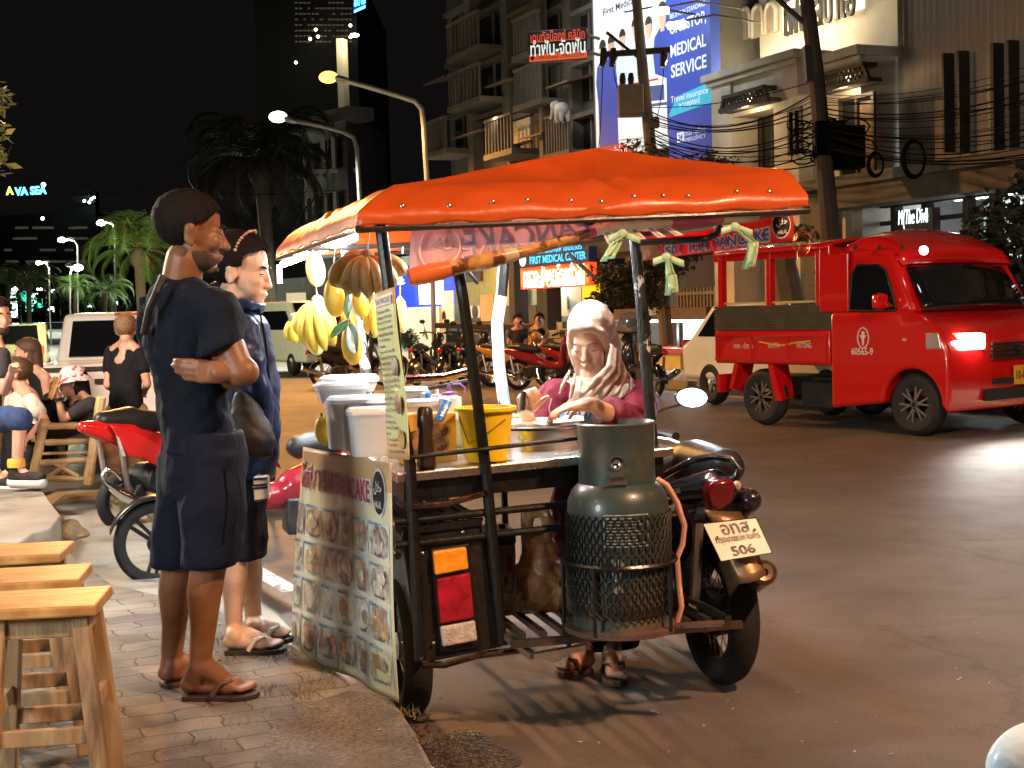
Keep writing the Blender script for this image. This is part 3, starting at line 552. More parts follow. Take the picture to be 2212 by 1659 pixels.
panel('wood_board', 'brown wooden board on the yellow shop wall', 'board', wood, 1001, 588, 1038, 609, -1.98, -1.9)
t, a, c, z0, z1 = panel('air_conditioner', 'white outdoor air conditioning unit against the shop front', 'air conditioner', mat('ac_white', (.55, .54, .5), .5), 1008, 661, 1037, 686, -.6, -.3, 'casing')
b = MB(); b.lathe([(.2, 0), (.2, .02), (.05, .03)], fp(a + (c - a) * .64, (z0 + z1) / 2, -.3), NF, 18); b.build('fan', framem, t)
t = thing('globe_lamp', 'glowing white globe lamp hanging by the menu board', 'lamp', fp(*sz(868, 655, 1.2), 1.2)); b = MB(); b.ell(fp(*sz(868, 655, 1.2), 1.2), .115); b.build('globe', em('globe', (.75, .92, 1), 3.2), t)
b = MB(); s, z = sz(868, 655, 1.2); b.tube([fp(s, z + .11, 1.2), fp(s, z + 1.2, 1.2)], .008, 5); b.build('cord', framem, t)
t = thing('leaf_lamp', 'green white leaf shaped neon lamp above the globe lamp', 'lamp', fp(*sz(864, 612, 1.1), 1.1)); b = MB(); s, z = sz(864, 614, 1.1)
for k in range(7):
    a = R(-80 + k * 27); b.ell(fp(s + .13 * math.sin(a), z + .13 * math.cos(a), 1.1), (.035, .02, .12), Matrix.Rotation(a, 3, 'Y'), 8, 5)
b.build('neon_leaf', em('neon_leaf', (.55, 1, .75), 2.6), t)
# clinic signs
t = thing('clinic_sign', 'blue and white sign reading first medical center', 'sign', fp(*sz(1196, 560, 1.5), 1.5))
s_0, s_1, z0, z1 = frect(1122, 540, 1272, 571, 1.5); b = MB(); fbox(b, s_0, s_1, z0, z1, 1.3, 1.5); b.build('box', mat('sign_navy', (.02, .06, .18), .5), t, smooth=False)
b = MB(); b.text('FIRST MEDICAL CENTER', fp((s_0 + s_1) / 2 + .22, z0 + .14, 1.5), SD, V((0, 0, 1)), .17, (s_1 - s_0) * .80, bold=.02); b.text('เฟิสท์ เมดิคอล เซ็นเตอร์', fp((s_0 + s_1) / 2 + .22, z0 + .37, 1.5), SD, V((0, 0, 1)), .15, (s_1 - s_0) * .7, bold=.01); b.build('lettering', em('letter_blue', (.05, .55, 1), 1.6), t, smooth=False)
b = MB(); b.lathe([(.16, 0), (.16, .02)], fp(s_0 + .2, z0 + .18, 1.5), NF, 20); b.build('logo_disc', em('logo_white', (1, 1, 1), 1.6), t)
t = thing('led_sign', 'glowing orange red board with white Thai text medical consultation', 'sign', fp(*sz(1196, 600, 1.5), 1.5))
s_0, s_1, z0, z1 = frect(1122, 573, 1272, 621, 1.5); b = MB(); fbox(b, s_0, s_1, z0, z1, 1.3, 1.47); b.build('frame', em('led_red', (1, .05, .01), 1.6), t, smooth=False)
b = MB(); fbox(b, s_0 + .06, s_1 - .06, z0 + .06, z1 - .06, 1.47, 1.49); b.build('screen', em('led_orange', (1, .15, .012), 1.9), t, smooth=False)
b = MB(); b.text('ตรวจ-รักษาโรคทั่วไป', fp((s_0 + s_1) / 2, z0 + (z1 - z0) * .67, 1.49), SD, V((0, 0, 1)), .30, (s_1 - s_0) * .88, bold=.03, lift=.006); b.text('Medical Consultation', fp((s_0 + s_1) / 2, z0 + (z1 - z0) * .27, 1.49), SD, V((0, 0, 1)), .22, (s_1 - s_0) * .88, bold=.03, lift=.006); b.build('lettering', em('led_white', (1, .8, .62), 3), t, smooth=False)
lamp('led_glow', fp((s_0 + s_1) / 2, z0 - .1, 2.0), 14, (1, .25, .08), .3)
t = thing('clinic_entrance', 'white clinic entrance with glass door above the steps', 'entrance', fp(*sz(1220, 690, -.5), -.5))
fpart('pillar', mat('clinic_white', ()), t, 1160, 621, 1182, 700, -.4, 0)
f = fpart('door', mat('clinic_door', (.62, .7, .66), .25, var=.05), t, 1196, 621, 1256, 683, -1.2, -1.15); fpart('handle', steel, f, 1224, 640, 1226, 668, -1.15, -1.1); fpart('door_frame', mat('ac_white', ()), t, 1186, 621, 1195, 690, -1.2, -1.05)
t, a, c, z0, z1 = panel('yellow_sign', 'bright yellow upright sign beside the clinic door', 'sign', em('yellow_sign', (1, .68, .01), .75), 1257, 602, 1284, 655, .2, .35)
t = thing('clinic_steps', 'cream steps with green turf pads leading up to the clinic', 'steps', fp(*sz(1180, 780, 1.5), 1.5))
turf = mat('turf', (.025, .06, .022), .9, var=.3, vs=20); st = mat('step_cream', (.45, .42, .33), .8, var=.1)
s_0, s_1 = sz(1140, 730, 1)[0], sz(1262, 730, 1)[0]
for k in range(6):
    b = MB(); zt = .15 + .19 * (k + 1); fbox(b, s_0 + .12 * k, s_1, zt - .19, zt, -1.2, 1.8 - .34 * k); f = b.build('step', st, t, smooth=False)
    b = MB(); c0 = s_0 + .12 * k + (1.0 if k % 2 else .35); fbox(b, c0, c0 + 1.1, zt - .15, zt + .012, 1.5 - .34 * k, 1.812 - .34 * k); b.build('turf_pad', turf, f, smooth=False)
b = MB(); b.hexa([fp(s_1, .15, -1), fp(s_1 + 1.2, .15, -1), fp(s_1 + 1.2, .15, 2.2), fp(s_1, .15, 2.2), fp(s_1, 1.4, -1), fp(s_1 + 1.2, 1.4, -1), fp(s_1 + 1.2, .2, 2.2), fp(s_1, .2, 2.2)]); b.build('ramp', mat('ramp', (.42, .42, .38), .8), t, smooth=False)
# restaurant stall right of the clinic
t = thing('lit_stall', 'open street stall under white tube lights beside the white pickup', 'stall', fp(*sz(1440, 740, 1), 1))
s_0, s_1 = sz(1345, 700, 1.2)[0], sz(1545, 700, 1.2)[0]; zt = sz(1440, 689, 1.2)[1]
b = MB(); fbox(b, s_0, s_1, zt, zt + .22, -1.2, 1.4); b.build('roof', wood, t, smooth=False)
b = MB(); fbox(b, s_0 + .1, s_1 - .1, zt - .07, zt - .02, 1.1, 1.16); b.build('tube_light', em('stall_tube', (.85, .97, 1), 7), t, smooth=False)
b = MB(); fbox(b, s_0, s_1, .1, zt, -1.3, -1.2); b.build('back_wall', mat('stall_wall', (.55, .62, .64), .7, var=.15, vs=1.5), t, smooth=False)
for x in (1462, 1386): fpart('post', framem, t, x, 690, x + 5, 775, .9, 1.0)
fpart('light_panel', em('stall_panel', (.95, 1, 1), 2.6), t, 1467, 693, 1537, 738, .3, .4)
fpart('counter', mat('stall_red', (.5, .06, .04), .5), t, 1375, 752, 1475, 762, .2, 1.2); fpart('counter_front', mat('stall_yellow', (.6, .42, .12), .6), t, 1380, 762, 1470, 800, .9, 1.1)
fpart('side_wall', mat('tan', (.42, .28, .17), .7), t, 1346, 694, 1374, 752, -1.1, -1.0)
lamp('stall_light', fp((s_0 + s_1) / 2, zt - .3, 1.0), 60, (.85, .97, 1), .3)
f = thing('picket_fence', 'pale upright picket fence on the terrace left of the red truck', 'fence', fp(*sz(1505, 683, -.4), -.4)); b = MB(); s_0, s_1, z0, z1 = frect(1462, 616, 1790, 686, -.4)
for k in range(40): s = s_0 + (s_1 - s_0) * k / 40; fbox(b, s, s + .055, z0, z1, -.45, -.4)
b.build('pickets', mat('picket', (.38, .30, .2), .8), f, smooth=False); b = MB(); fbox(b, s_0, s_1, z0 + .08, z0 + .15, -.4, -.36); fbox(b, s_0, s_1, z1 - .15, z1 - .08, -.4, -.36); b.build('rail', mat('picket', ()), f, smooth=False)
b = MB(); fbox(b, s_0 - 1, s_1, .1, z0, -2.4, -.3); b.build('terrace_wall', stainr, f, smooth=False)
t = thing('terrace_wall', 'dim cream wall above the picket fence behind the truck', 'wall', fp(*sz(1600, 600, -2.4), -2.4)); fpart('wall', mat('terrace_cream', (.3, .25, .17), .85, var=.2, vs=.8), t, 1440, 480, 1840, 690, -2.6, -2.4)
t = thing('flower_bucket', 'white tub standing under the tree by the lit stall', 'tub', fp(*sz(1417, 680, 1.3), 1.3)); s, z = sz(1417, 681, 1.3); b = MB(); b.lathe([(.2, 0), (.26, .3), (.28, .3), (.25, .27), (.02, .27)], fp(s, z, 1.3)); b.build('tub', mat('tub_white', (.5, .55, .55), .5), t)
# flower stall with white and coloured signs, far left behind the woman
t = thing('flower_stall', 'bright kiosk with white and green sign beyond the woman', 'kiosk', W(566, 700, 60))
b = MB(); b.box(W(566, 592, 60), (.75, .2, 1.15)); b.build('light_panel', em('kiosk_white', (1, .98, .9), 3), t, smooth=False)
b = MB(); b.box(W(604, 592, 60), (.2, .2, .8)); b.build('light_strip', em('kiosk_white', ()), t, smooth=False)
b = MB(); b.box(W(566, 649, 60), (1.1, .2, .35)); b.build('sign_band', em('kiosk_red', (1, .12, .03), 1.6), t, smooth=False); b = MB(); b.box(W(572, 632, 60), (.7, .25, .2)); b.build('sign_cap', em('kiosk_green', (.02, .6, .25), 1), t, smooth=False)
b = MB()
for i in range(60): b.ell(W(random.uniform(552, 582), random.uniform(672, 752), 59.5), random.uniform(.05, .12), None, 7, 5)
b.build('flowers', mat('flowers', (.5, .05, .06), .6, var=.9, vs=2), t); b = MB(); b.box(W(572, 720, 60.5), (1.6, .4, 2.4)); b.build('shelf', mat('kiosk_shelf', (.5, .5, .45), .7), t, smooth=False); lamp('kiosk_light', W(572, 655, 58.8), 40, (1, .95, .85), .2)
t = thing('shop_row', 'dim row of shop fronts far along the street', 'building', W(640, 700, 66)); b = MB(); p, q = W(520, 700, 72), W(900, 700, 55); b.hexa([(p.x, p.y, 0), (q.x, q.y, 0), (q.x, q.y + 3, 0), (p.x, p.y + 3, 0), (p.x, p.y, 3.2), (q.x, q.y, 3.2), (q.x, q.y + 3, 3.2), (p.x, p.y + 3, 3.2)]); b.build('wall', darkr, t, smooth=False)
b = MB()
for x in (640, 690, 735, 815): b.box(W(x, 640 + (x % 3) * 8, 58), (.8, .1, .6))
b.build('lit_window', em('far_window', (1, .8, .5), .5), t, smooth=False)
# hanging clinic sign
t = thing('dental_sign', 'black projecting sign with white Thai words and orange bottom band', 'sign', W(1205, 98, 27))
A = W(1205, 98, 27); U = V((1, -.12, 0)).normalized(); pxm = 27 / F
def dp(x, y, o=0): return A + U * ((x - 1205) * pxm) + V((0, 0, (98 - y) * pxm - .028 * (x - 1205) * pxm * -1)) + V((-U.y, U.x, 0)) * -o
def dquad(b, x0, y0, x1, y1, o0, o1): b.hexa([dp(x0, y1, o0), dp(x1, y1, o0), dp(x1, y1, o1), dp(x0, y1, o1), dp(x0, y0, o0), dp(x1, y0, o0), dp(x1, y0, o1), dp(x0, y0, o1)]); return b
DX, DZ = (dp(1260, 98) - dp(1150, 98)).normalized(), V((0, 0, 1))
dquad(MB(), 1142, 64, 1268, 131, -.15, 0).build('box', mat('sign_black', (.02, .018, .018), .5, var=.1), t, smooth=False, bevel=.01)
dquad(MB(), 1143, 113, 1267, 129, 0, .006).build('orange_band', em('dental_orange', (.8, .12, .03), .55), t, smooth=False)
b = MB(); b.text('ทำฟัน-จัดฟัน', dp(1205, 101), DX, DZ, 30 * pxm, 118 * pxm, bold=.015, lift=.008); b.build('main_lettering', em('dental_white', (.85, .9, .85), .65), t, smooth=False)
b = MB(); b.text('เดนทัลบ๊อกซ์ คลินิก', dp(1205, 76), DX, DZ, 20 * pxm, 116 * pxm, bold=.01, lift=.008); dquad(b, 1147, 87, 1262, 88.5, .004, .008); b.build('red_lettering', em('dental_red', (.8, .09, .04), .6), t, smooth=False)
b = MB(); b.text('098-665666  0966-235294', dp(1211, 121), DX, DZ, 9 * pxm, 100 * pxm, lift=.012); b.ell(dp(1150, 121, .01), (.04, .02, .04)); b.build('phone_lettering', mat('print_ink', ()), t, smooth=False)
b = MB(); b.tube([dp(1268, 80, -.07), dp(1290, 80, -.5)], .03, 6); b.tube([dp(1268, 115, -.07), dp(1290, 115, -.5)], .03, 6); b.build('bracket', framem, t)
# far hotel sign on the left
t = thing('far_hotel', 'distant dark hotel block under the glowing sign', 'building', W(110, 690, 190)); p, q = W(-200, 690, 200), W(205, 690, 190); hz = W(60, 465, 195).z
b = MB(); b.hexa([(p.x, p.y, 0), (q.x, q.y, 0), (q.x, q.y + 30, 0), (p.x, p.y + 30, 0), (p.x, p.y, hz), (q.x, q.y, hz), (q.x, q.y + 30, hz), (p.x, p.y + 30, hz)]); b.build('wall', mat('tower_dark', ()), t, smooth=False)
b = MB(); b.box(W(190, 460, 189), (2.6, 2, 6)); b.box(W(186, 432, 188), (3, 2, 1)); b.build('roof_tower', mat('tower_dark', ()), t, smooth=False)
b = MB()
for x, y in ((203, 427), (182, 434), (197, 430), (193, 437)): b.ell(W(x, y, 186), .2, None, 8, 5)
b.build('spotlight', em('white_spot', (.9, 1, 1), 6), t)
b = MB()
for i in range(26): b.box(W(random.uniform(10, 190), random.choice((492, 515, 540, 565)), 188), (random.uniform(.8, 2), .1, .3))
b.build('window', em('dim_window', ()), t, smooth=False)
b = MB(); b.ell(W(92, 472, 187), .22); b.build('roof_glow', em('tower_spot', ()), t)
sg = thing('sea_hotel_sign', 'glowing rooftop letters AVA SEA in yellow and cyan', 'sign', W(55, 412, 185))
for tx, x, w, m in (('A', 21, 16, em('letter_yellow', (.8, .9, .12), 2)), ('VA SEA', 66, 68, em('letter_cyan', (.12, .7, 1), 3))):
    b = MB(); b.text(tx, W(x, 412, 185), V((1, 0, .03)), V((0, 0, 1)), 17 * 185 / F, w * 185 / F, bold=.03, ext=.1); b.build('lettering', m, sg, smooth=False)
b = MB(); b.ell(W(94, 399, 185), .3); b.build('star_lamp', em('white_spot', ()), sg)
# ================================================================== the pancake cart
OC = V((-.40, 4.68, 0)); CU = V((math.cos(R(14)), math.sin(R(14)), 0)); CD = V((-math.sin(R(15)), math.cos(R(15)), 0)); ZU = V((0, 0, 1))
NR, NL = V((-math.sin(R(14)), math.cos(R(14)), 0)), V((math.cos(R(15)), math.sin(R(15)), 0))
def RP(x, y, w=0): return PL(x, y, OC + NR * w, NR)
def LP(x, y, u=0): return PL(x, y, OC + NL * u, NL)
def CC(u, w, z): return OC + CU * u + CD * w + ZU * z
def bil(c, u, v): return c[0].lerp(c[1], u).lerp(c[3].lerp(c[2], u), v)     # TL, TR, BR, BL
def tmap(b, body, fn, bold=.0, al='CENTER'):                               # lettering mapped onto a surface, u and v in 0..1
    c = bpy.data.curves.new('t', 'FONT'); c.body = body; c.offset = bold; c.resolution_u = 3
    t = bpy.data.objects.new('t', c); me = bpy.data.meshes.new_from_object(t)
    xs = [q.co.x for q in me.vertices]; ys = [q.co.y for q in me.vertices]; x0, x1, y0, y1 = min(xs), max(xs), min(ys), max(ys)
    vv = [b.b.verts.new(V(fn((q.co.x - x0) / (x1 - x0), 1 - (q.co.y - y0) / (y1 - y0)))) for q in me.vertices]
    for p in me.polygons: b.face([vv[i] for i in p.vertices])
    bpy.data.objects.remove(t); bpy.data.curves.remove(c); bpy.data.meshes.remove(me)
HALAL = '\uFEDD\uFEFC\uFEA3'
cart = thing('pancake_cart', 'street food sidecar cart with orange canopy and lit steel counter', 'food cart', OC)
vinyl = mat('orange_vinyl', (.47, .070, .008), .40, var=.14, vs=3, bump=.55, bs=4, transl=.06, coat=.08, dirt=(.45, .07, .01), ds=2.5, dth=(.5, .8), rv=.06)
hemblack = mat('black_hem', (.02, .018, .016), .3, var=.2, bump=.1)
# canopy: eave, shoulder and apex
A = RP(772, 467, -.10); C_ = RP(1745, 428, -.10); B = LP(597, 541, -.09); D_ = B + (C_ - A)
SA, SC = RP(836, 406, .06), RP(1702, 372, .06); SB = LP(648, 493, .05); SD_ = SB + (SC - SA)
mid = OC + NR * .75; AP = PL(1285, 321, mid, NR)
ev, sh = [A, C_, D_, B], [SA, SC, SD_, SB]
def canopy_pt(k, u, v):                                    # v: 0 hem .1 eave .35 shoulder 1 apex
    e0, e1, s0, s1 = ev[k], ev[(k + 1) % 4], sh[k], sh[(k + 1) % 4]
    e, s = e0.lerp(e1, u), s0.lerp(s1, u)
    nse = lambda p, a, f: noise.noise(p * f) * a
    crease = .016 * math.sin((u - .5) * 70 + v * 24) * math.exp(-((u - .53) / .06) ** 2) * math.exp(-((v - .38) / .16) ** 2) + .010 * math.exp(-((u - .5) / .018) ** 2) * min(1, v * 2) * (1 - v) + .010 * nse(V((u * 24 + k * 7, v * 2.5, k)), 1, 1) * max(0, 1 - abs(v - .26) / .24)
    if v < .1: p = e + ZU * (-.035 * (1 - v / .1)); p.z += .006 * math.sin(u * 40 + k) * (1 - v / .1)
    elif v < .4:
        t = (v - .1) / .3; p = e.lerp(s, t); p += ZU * (.012 * math.sin(t * math.pi)); p += ZU * nse(p, .016, 5) * (1 - t * .6)
        if t < .3: p += (e - AP).normalized() * (.004 * math.sin(t / .3 * math.pi) + .006 * nse(e, 1, 9) * math.sin(t / .3 * math.pi))
    else:
        t = (v - .4) / .6; p = s.lerp(AP, t); p -= ZU * (.045 * math.sin(t * math.pi) * math.sin(math.pi * u)); p += ZU * nse(p, .012, 4) * (1 - t)
    return p + ZU * crease
b = MB()
for k in range(4): b.grid(lambda u, v: canopy_pt(k, u, v), 56, 36)
can = b.build('canopy', vinyl, cart, angle=50, weld=.003, solid=.004)
b = MB()
for i, x in enumerate((870, 966, 1055, 1127, 1220, 1285, 1356, 1420, 1475, 1585, 1660)): b.ell(canopy_pt(0, (x - 790) / 955, .155) - NR * .008, (.009, .006, .009), None, 8, 6)
b.build('eyelet', steel, can)
b = MB(); hem = [ev[k].lerp(ev[(k + 1) % 4], t / 8) - ZU * .045 for k in range(4) for t in range(8)]; b.tube(hem, .010, 8, close=True); b.build('canopy_frame', hemblack, cart)
b = MB()
for k in range(4):
    b.tube([sh[k] - ZU * .03, AP - ZU * .05], .010, 6); b.tube([sh[k] - ZU * .03, sh[(k + 1) % 4] - ZU * .03], .010, 6); b.tube([ev[k] - ZU * .04, sh[k] - ZU * .03], .010, 6)
b.tube([ev[0].lerp(ev[3], .5) - ZU * .05, ev[1].lerp(ev[2], .5) - ZU * .05], .012, 8); b.tube([ev[0].lerp(ev[1], .5) - ZU * .05, ev[3].lerp(ev[2], .5) - ZU * .05], .012, 8)
b.build('roof_truss', blackmetal, cart)
def post(pts, r, m, name='post'):
    b = MB(); b.tube(pts, r, 10); return b.build(name, m, cart)
peel = mat('peeling_paint', (.02, .02, .02), .45, var=.3, vs=10, bump=.5, bs=18, dirt=(.62, .66, .68), ds=16, dth=(.545, .56), stretch=(1, 1, .35))
peelb = mat('peeling_blue', (.42, .55, .62), .4, var=.12, vs=10, bump=.5, bs=18, dirt=(.02, .02, .022), ds=9, dth=(.57, .585), stretch=(1, 1, .3))
post([RP(820, 470), RP(850, 700), RP(868, 900), RP(886, 1005), RP(908, 1425)], .021, blackmetal)
post([RP(972, 480), RP(1000, 640), RP(1029, 850), RP(1049, 1010), RP(1085, 1392)], .020, blackmetal)
post([RP(1368, 490, .08), RP(1385, 650, .08), RP(1400, 850, .08), RP(1416, 1030, .08), RP(1436, 1330, .08)], .0205, mat('chipped_black', (.016, .016, .016), .4, var=.3, vs=20, bump=.4, bs=20, dirt=(.5, .5, .5), ds=15, dth=(.60, .615), stretch=(1, 1, .5)))
post([LP(744, 520, .10), LP(790, 800, .10), LP(812, 960, .10)], .024, peel)
post([RP(1094, 480, 1.15), RP(1083, 640, 1.15)], .026, blackmetal); post([RP(1083, 640, 1.15), RP(1074, 700, 1.15), RP(1078, 790, 1.15), RP(1092, 890, 1.15)], .027, peelb)
for a, c, r in ((RP(1228, 548, .9), RP(1284, 600, .9), .009), (RP(870, 540, 1.0), RP(1000, 548, 1.0), .016), (RP(995, 570, .2), RP(1030, 610, .5), .008)): post([a, c], r, blackmetal, 'brace')
post([RP(1372, 523, .06), RP(1440, 521, .0), RP(1525, 516, -.03), RP(1546, 506, -.03), RP(1556, 488, -.03)], .013, blackmetal, 'brace')
railm = mat('worn_rail', (.20, .14, .11), .2, 1, var=.4, vs=14, bump=.1)
post([RP(888, 988, -.03), RP(1255, 946, -.03)], .008, blackmetal, 'rail'); post([RP(876, 820, .35), RP(960, 815, .35), RP(1008, 803, .35)], .016, railm, 'rail'); post([RP(876, 850, .5), RP(1010, 822, .5)], .007, blackmetal, 'rail')
# counter
def czt(u, w): return .905 + .04 * u - .0 * w
def slab8(b, u0, u1, w0, w1, z0, z1): b.hexa([CC(u0, w0, z0 + .04 * u0), CC(u1, w0, z0 + .04 * u1), CC(u1, w1, z0 + .04 * u1), CC(u0, w1, z0 + .04 * u0), CC(u0, w0, z1 + .04 * u0), CC(u1, w0, z1 + .04 * u1), CC(u1, w1, z1 + .04 * u1), CC(u0, w1, z1 + .04 * u0)]); return b
slab8(MB(), .0, 1.0, .0, .95, .872, .905).build('counter', mat('counter_steel', (.62, .60, .57), .28, 1, var=.12, vs=8, bump=.03, bs=90), cart, smooth=False, bevel=.006)
slab8(MB(), -.02, .42, .95, 1.75, .872, .904).build('counter_shelf', mat('counter_steel', ()), cart, smooth=False, bevel=.006)
b = MB(); slab8(b, .03, .97, .03, .92, .80, .868); b.build('counter_box', blackmetal, cart, smooth=False)
for z in (.74, .66):
    post([CC(-.01, .01, z), CC(1.02, .01, z + .04)], .013, blackmetal, 'rail')
for pts in ([CC(0, .95, .74), CC(1.0, .95, .78)], [CC(0, .95, .60), CC(1.0, .95, .63)], [CC(.0, .0, .72), CC(.0, 1.7, .72)], [CC(.0, .02, .62), CC(.0, 1.7, .62)], [CC(1.0, .05, .74), CC(1.0, 1.0, .74)]): post(pts, .012, blackmetal, 'rail')
post([RP(888, 1095, -.02), RP(960, 1090, -.02), RP(1046, 1066, -.02)], .011, railm, 'rail')
for u, w in ((0, 1.7), (.33, .95), (.62, .95), (1.0, .95), (.42, 1.75)): post([CC(u, w, .30), CC(u, w, .89)], .014, blackmetal, 'leg')
# platform
b = MB()
for i in range(11): u = .40 + i * .075; b.bar(CC(u, -.10, .335), CC(u, 1.25, .335), .022, .02)
for w in (-.10, .4, .9, 1.25): b.bar(CC(.36, w, .312), CC(1.2, w, .312), .03, .024)
b.build('platform', mat('platform_rust', (.03, .024, .02), .5, var=.4, vs=12, dirt=(.13, .06, .03), ds=7, dth=(.5, .65), bump=.2), cart, smooth=False)
b = MB(); b.tube([RP(912, 1436, -.05), RP(960, 1436, -.05), RP(1030, 1416, -.05), RP(1140, 1402, -.05)], .013, 8); b.build('rail', railm, cart)
b = MB(); b.bar(RP(1150, 1418, -.12), RP(1262, 1398, -.12), .03, .02); b.bar(RP(1090, 1370, 0), RP(1152, 1418, -.12), .03, .02); b.build('step_plate', steel, cart, smooth=False)
# fender box with the tail lamps
fb = [RP(868, 1156, .02), RP(1040, 1134, .02), RP(1086, 1398, .02), RP(906, 1436, .02)]
dpt = CD * .62
b = MB(); b.hexa([fb[3], fb[2], fb[2] + dpt, fb[3] + dpt, fb[0], fb[1], fb[1] + dpt, fb[0] + dpt]); fbx = b.build('fender_box', mat('box_black', (.016, .012, .010), .45, var=.4, vs=9, bump=.1, dirt=(.07, .035, .02), ds=5, dth=(.55, .7)), cart, smooth=False, bevel=.008)
b = MB()
for i in range(6): t = i / 5 * .92 + .04; q = fb[0].lerp(fb[1], t) + ZU * .02; b.bar(q, q + dpt, .035, .012)
b.bar(fb[0] + ZU * .012, fb[1] + ZU * .012, .02, .024); b.build('rack_slat', blackmetal, fbx, smooth=False)
b = MB()
for x, y in ((912, 1196), (936, 1390), (1000, 1150)): b.ell(RP(x, y, .01), (.007, .004, .007), None, 8, 6)
b.build('bolt', steel, fbx)
def lens(name, q, col, m):
    p = [RP(x, y, -.012) for x, y in q]; k = [x + NR * .03 for x in p]; b = MB(); b.hexa([p[3], p[2], k[2], k[3], p[0], p[1], k[1], k[0]]); return b.build(name, m, tl, smooth=False, bevel=.006)
tlq = [RP(x, y, .008) for x, y in ((930, 1186), (1014, 1174), (1040, 1398), (952, 1412))]; b = MB(); b.hexa([tlq[3], tlq[2], tlq[2] + NR * .02, tlq[3] + NR * .02, tlq[0], tlq[1], tlq[1] + NR * .02, tlq[0] + NR * .02])
tl = b.build('taillight', plasticblk, cart, smooth=False, bevel=.004)
lens('amber_lens', ((936, 1192), (1008, 1182), (1013, 1229), (941, 1243)), 0, mat('amber_lens', (.75, .24, .01), .18, var=.25, vs=30, bump=.25, bs=60, coat=.6, emit=(1, .35, .02), es=.10))
lens('red_lens', ((944, 1252), (1016, 1238), (1025, 1335), (951, 1349)), 0, mat('red_lens', (.30, .005, .015), .2, var=.5, vs=18, bump=.2, bs=50, coat=.6))
lens('clear_lens', ((952, 1355), (1027, 1341), (1032, 1384), (957, 1398)), 0, mat('clear_lens', (.5, .42, .36), .25, var=.3, vs=40, bump=.4, bs=70, coat=.6))
def wheel(name, c, ax, r, tw, m_rim, par, spokes=0, arms=0, hub=.05, tyre_r=None):
    """tyre and rim round axis ax; returns the wheel part"""
    x, y, z = frame(ax); c = V(c); tr = tyre_r or tw * .5; b = MB(); n = 40; ri = r - tr
    prof = [(ri - tr * .75, -tw * .32), (ri - tr * .2, -tw * .48), (ri + tr * .45, -tw * .5), (r - tr * .18, -tw * .34), (r, -tw * .1), (r, tw * .1), (r - tr * .18, tw * .34), (ri + tr * .45, tw * .5), (ri - tr * .2, tw * .48), (ri - tr * .75, tw * .32)]
    b.rings([[c + (x * math.cos(2 * math.pi * i / n) + y * math.sin(2 * math.pi * i / n)) * pr + z * ph for pr, ph in prof] for i in range(n)], cap=False, close=True)
    w = b.build(name, rubber, par)
    b = MB(); rr = ri - tr * .45; rp = [(rr - .012, -tw * .2), (rr + .012, -tw * .36), (rr + .012, tw * .36), (rr - .012, tw * .2)]
    b.rings([[c + (x * math.cos(2 * math.pi * i / n) + y * math.sin(2 * math.pi * i / n)) * pr + z * ph for pr, ph in rp] for i in range(n)], cap=False, close=True)
    b.lathe([(hub * .5, -tw * .45), (hub, -tw * .4), (hub, tw * .4), (hub * .5, tw * .45)], c, z, 16)
    for i in range(spokes):
        a = 2 * math.pi * i / spokes; a2 = a + (.55 if i % 2 else -.55); sg = 1 if (i // 2) % 2 else -1
        b.tube([c + (x * math.cos(a2) + y * math.sin(a2)) * hub + z * sg * tw * .3, c + (x * math.cos(a) + y * math.sin(a)) * rr], .0022, 4)
    for i in range(arms):
        a = 2 * math.pi * i / arms + .3; d = x * math.cos(a) + y * math.sin(a); e = z.cross(d)
        for s in (-1, 1): b.bar(c + d * hub * .8 + e * s * .012, c + d * (rr) + e * s * rr * .13, .02, tw * .5, z)
    b.build('rim', m_rim, w); return w
wc = G(903, 1566) + CD * .15; wc.z = .25
wheel('wheel', wc, CU, .25, .10, steel, cart, spokes=24)
b = MB(); b.tube([LP(611, 571, .02), LP(765, 512, .02)], .017, 12); b.build('tube_light', em('fluorescent', (.86, .96, 1), 240), cart)
b = MB(); b.bar(LP(605, 553, .03), LP(766, 494, .03), .05, .02); b.build('tube_fitting', whitep, cart, smooth=False)
lamp('tube_glow', CC(.60, .52, 1.70), 9, (.88, .96, 1), .12)                     # the second tube under the canopy, hidden by the banner
b = MB(); b.tube([CC(.28, .50, 1.745), CC(.92, .56, 1.765)], .014, 10); b.build('tube_light', em('fluorescent', ()), cart)
# rear banner: pink back side with mirrored print, its lower part rolled up
def roll(t):                                             # centre line of the roll
    ks = ((0, 884, 600), (.28, 1130, 545), (.52, 1330, 487), (.62, 1440, 478), (1, 1690, 456))
    for (t0, x0, y0), (t1, x1, y1) in zip(ks, ks[1:]):
        if t <= t1 + 1e-6: k = (t - t0) / (t1 - t0); return RP(x0 + (x1 - x0) * k, y0 + (y1 - y0) * k, -.05)
bn = thing('rolled_banner', 'pink translucent banner with mirrored pancake lettering and rolled bottom edge', 'banner', RP(1200, 520))
top = lambda u: RP(888 + (1702 - 888) * u, 487 + (445 - 487) * u - 6 * math.sin(u * 3.1), -.035)
b = MB(); b.grid(lambda u, v: top(u).lerp(roll(u), v) + NR * (.004 * math.sin(u * 30 + v * 3)), 50, 6)
pink = mat('banner_back', (.76, .48, .47), .5, var=.10, vs=3, bump=.1, bs=10, transl=.45); b.build('cloth', pink, bn, solid=.001)
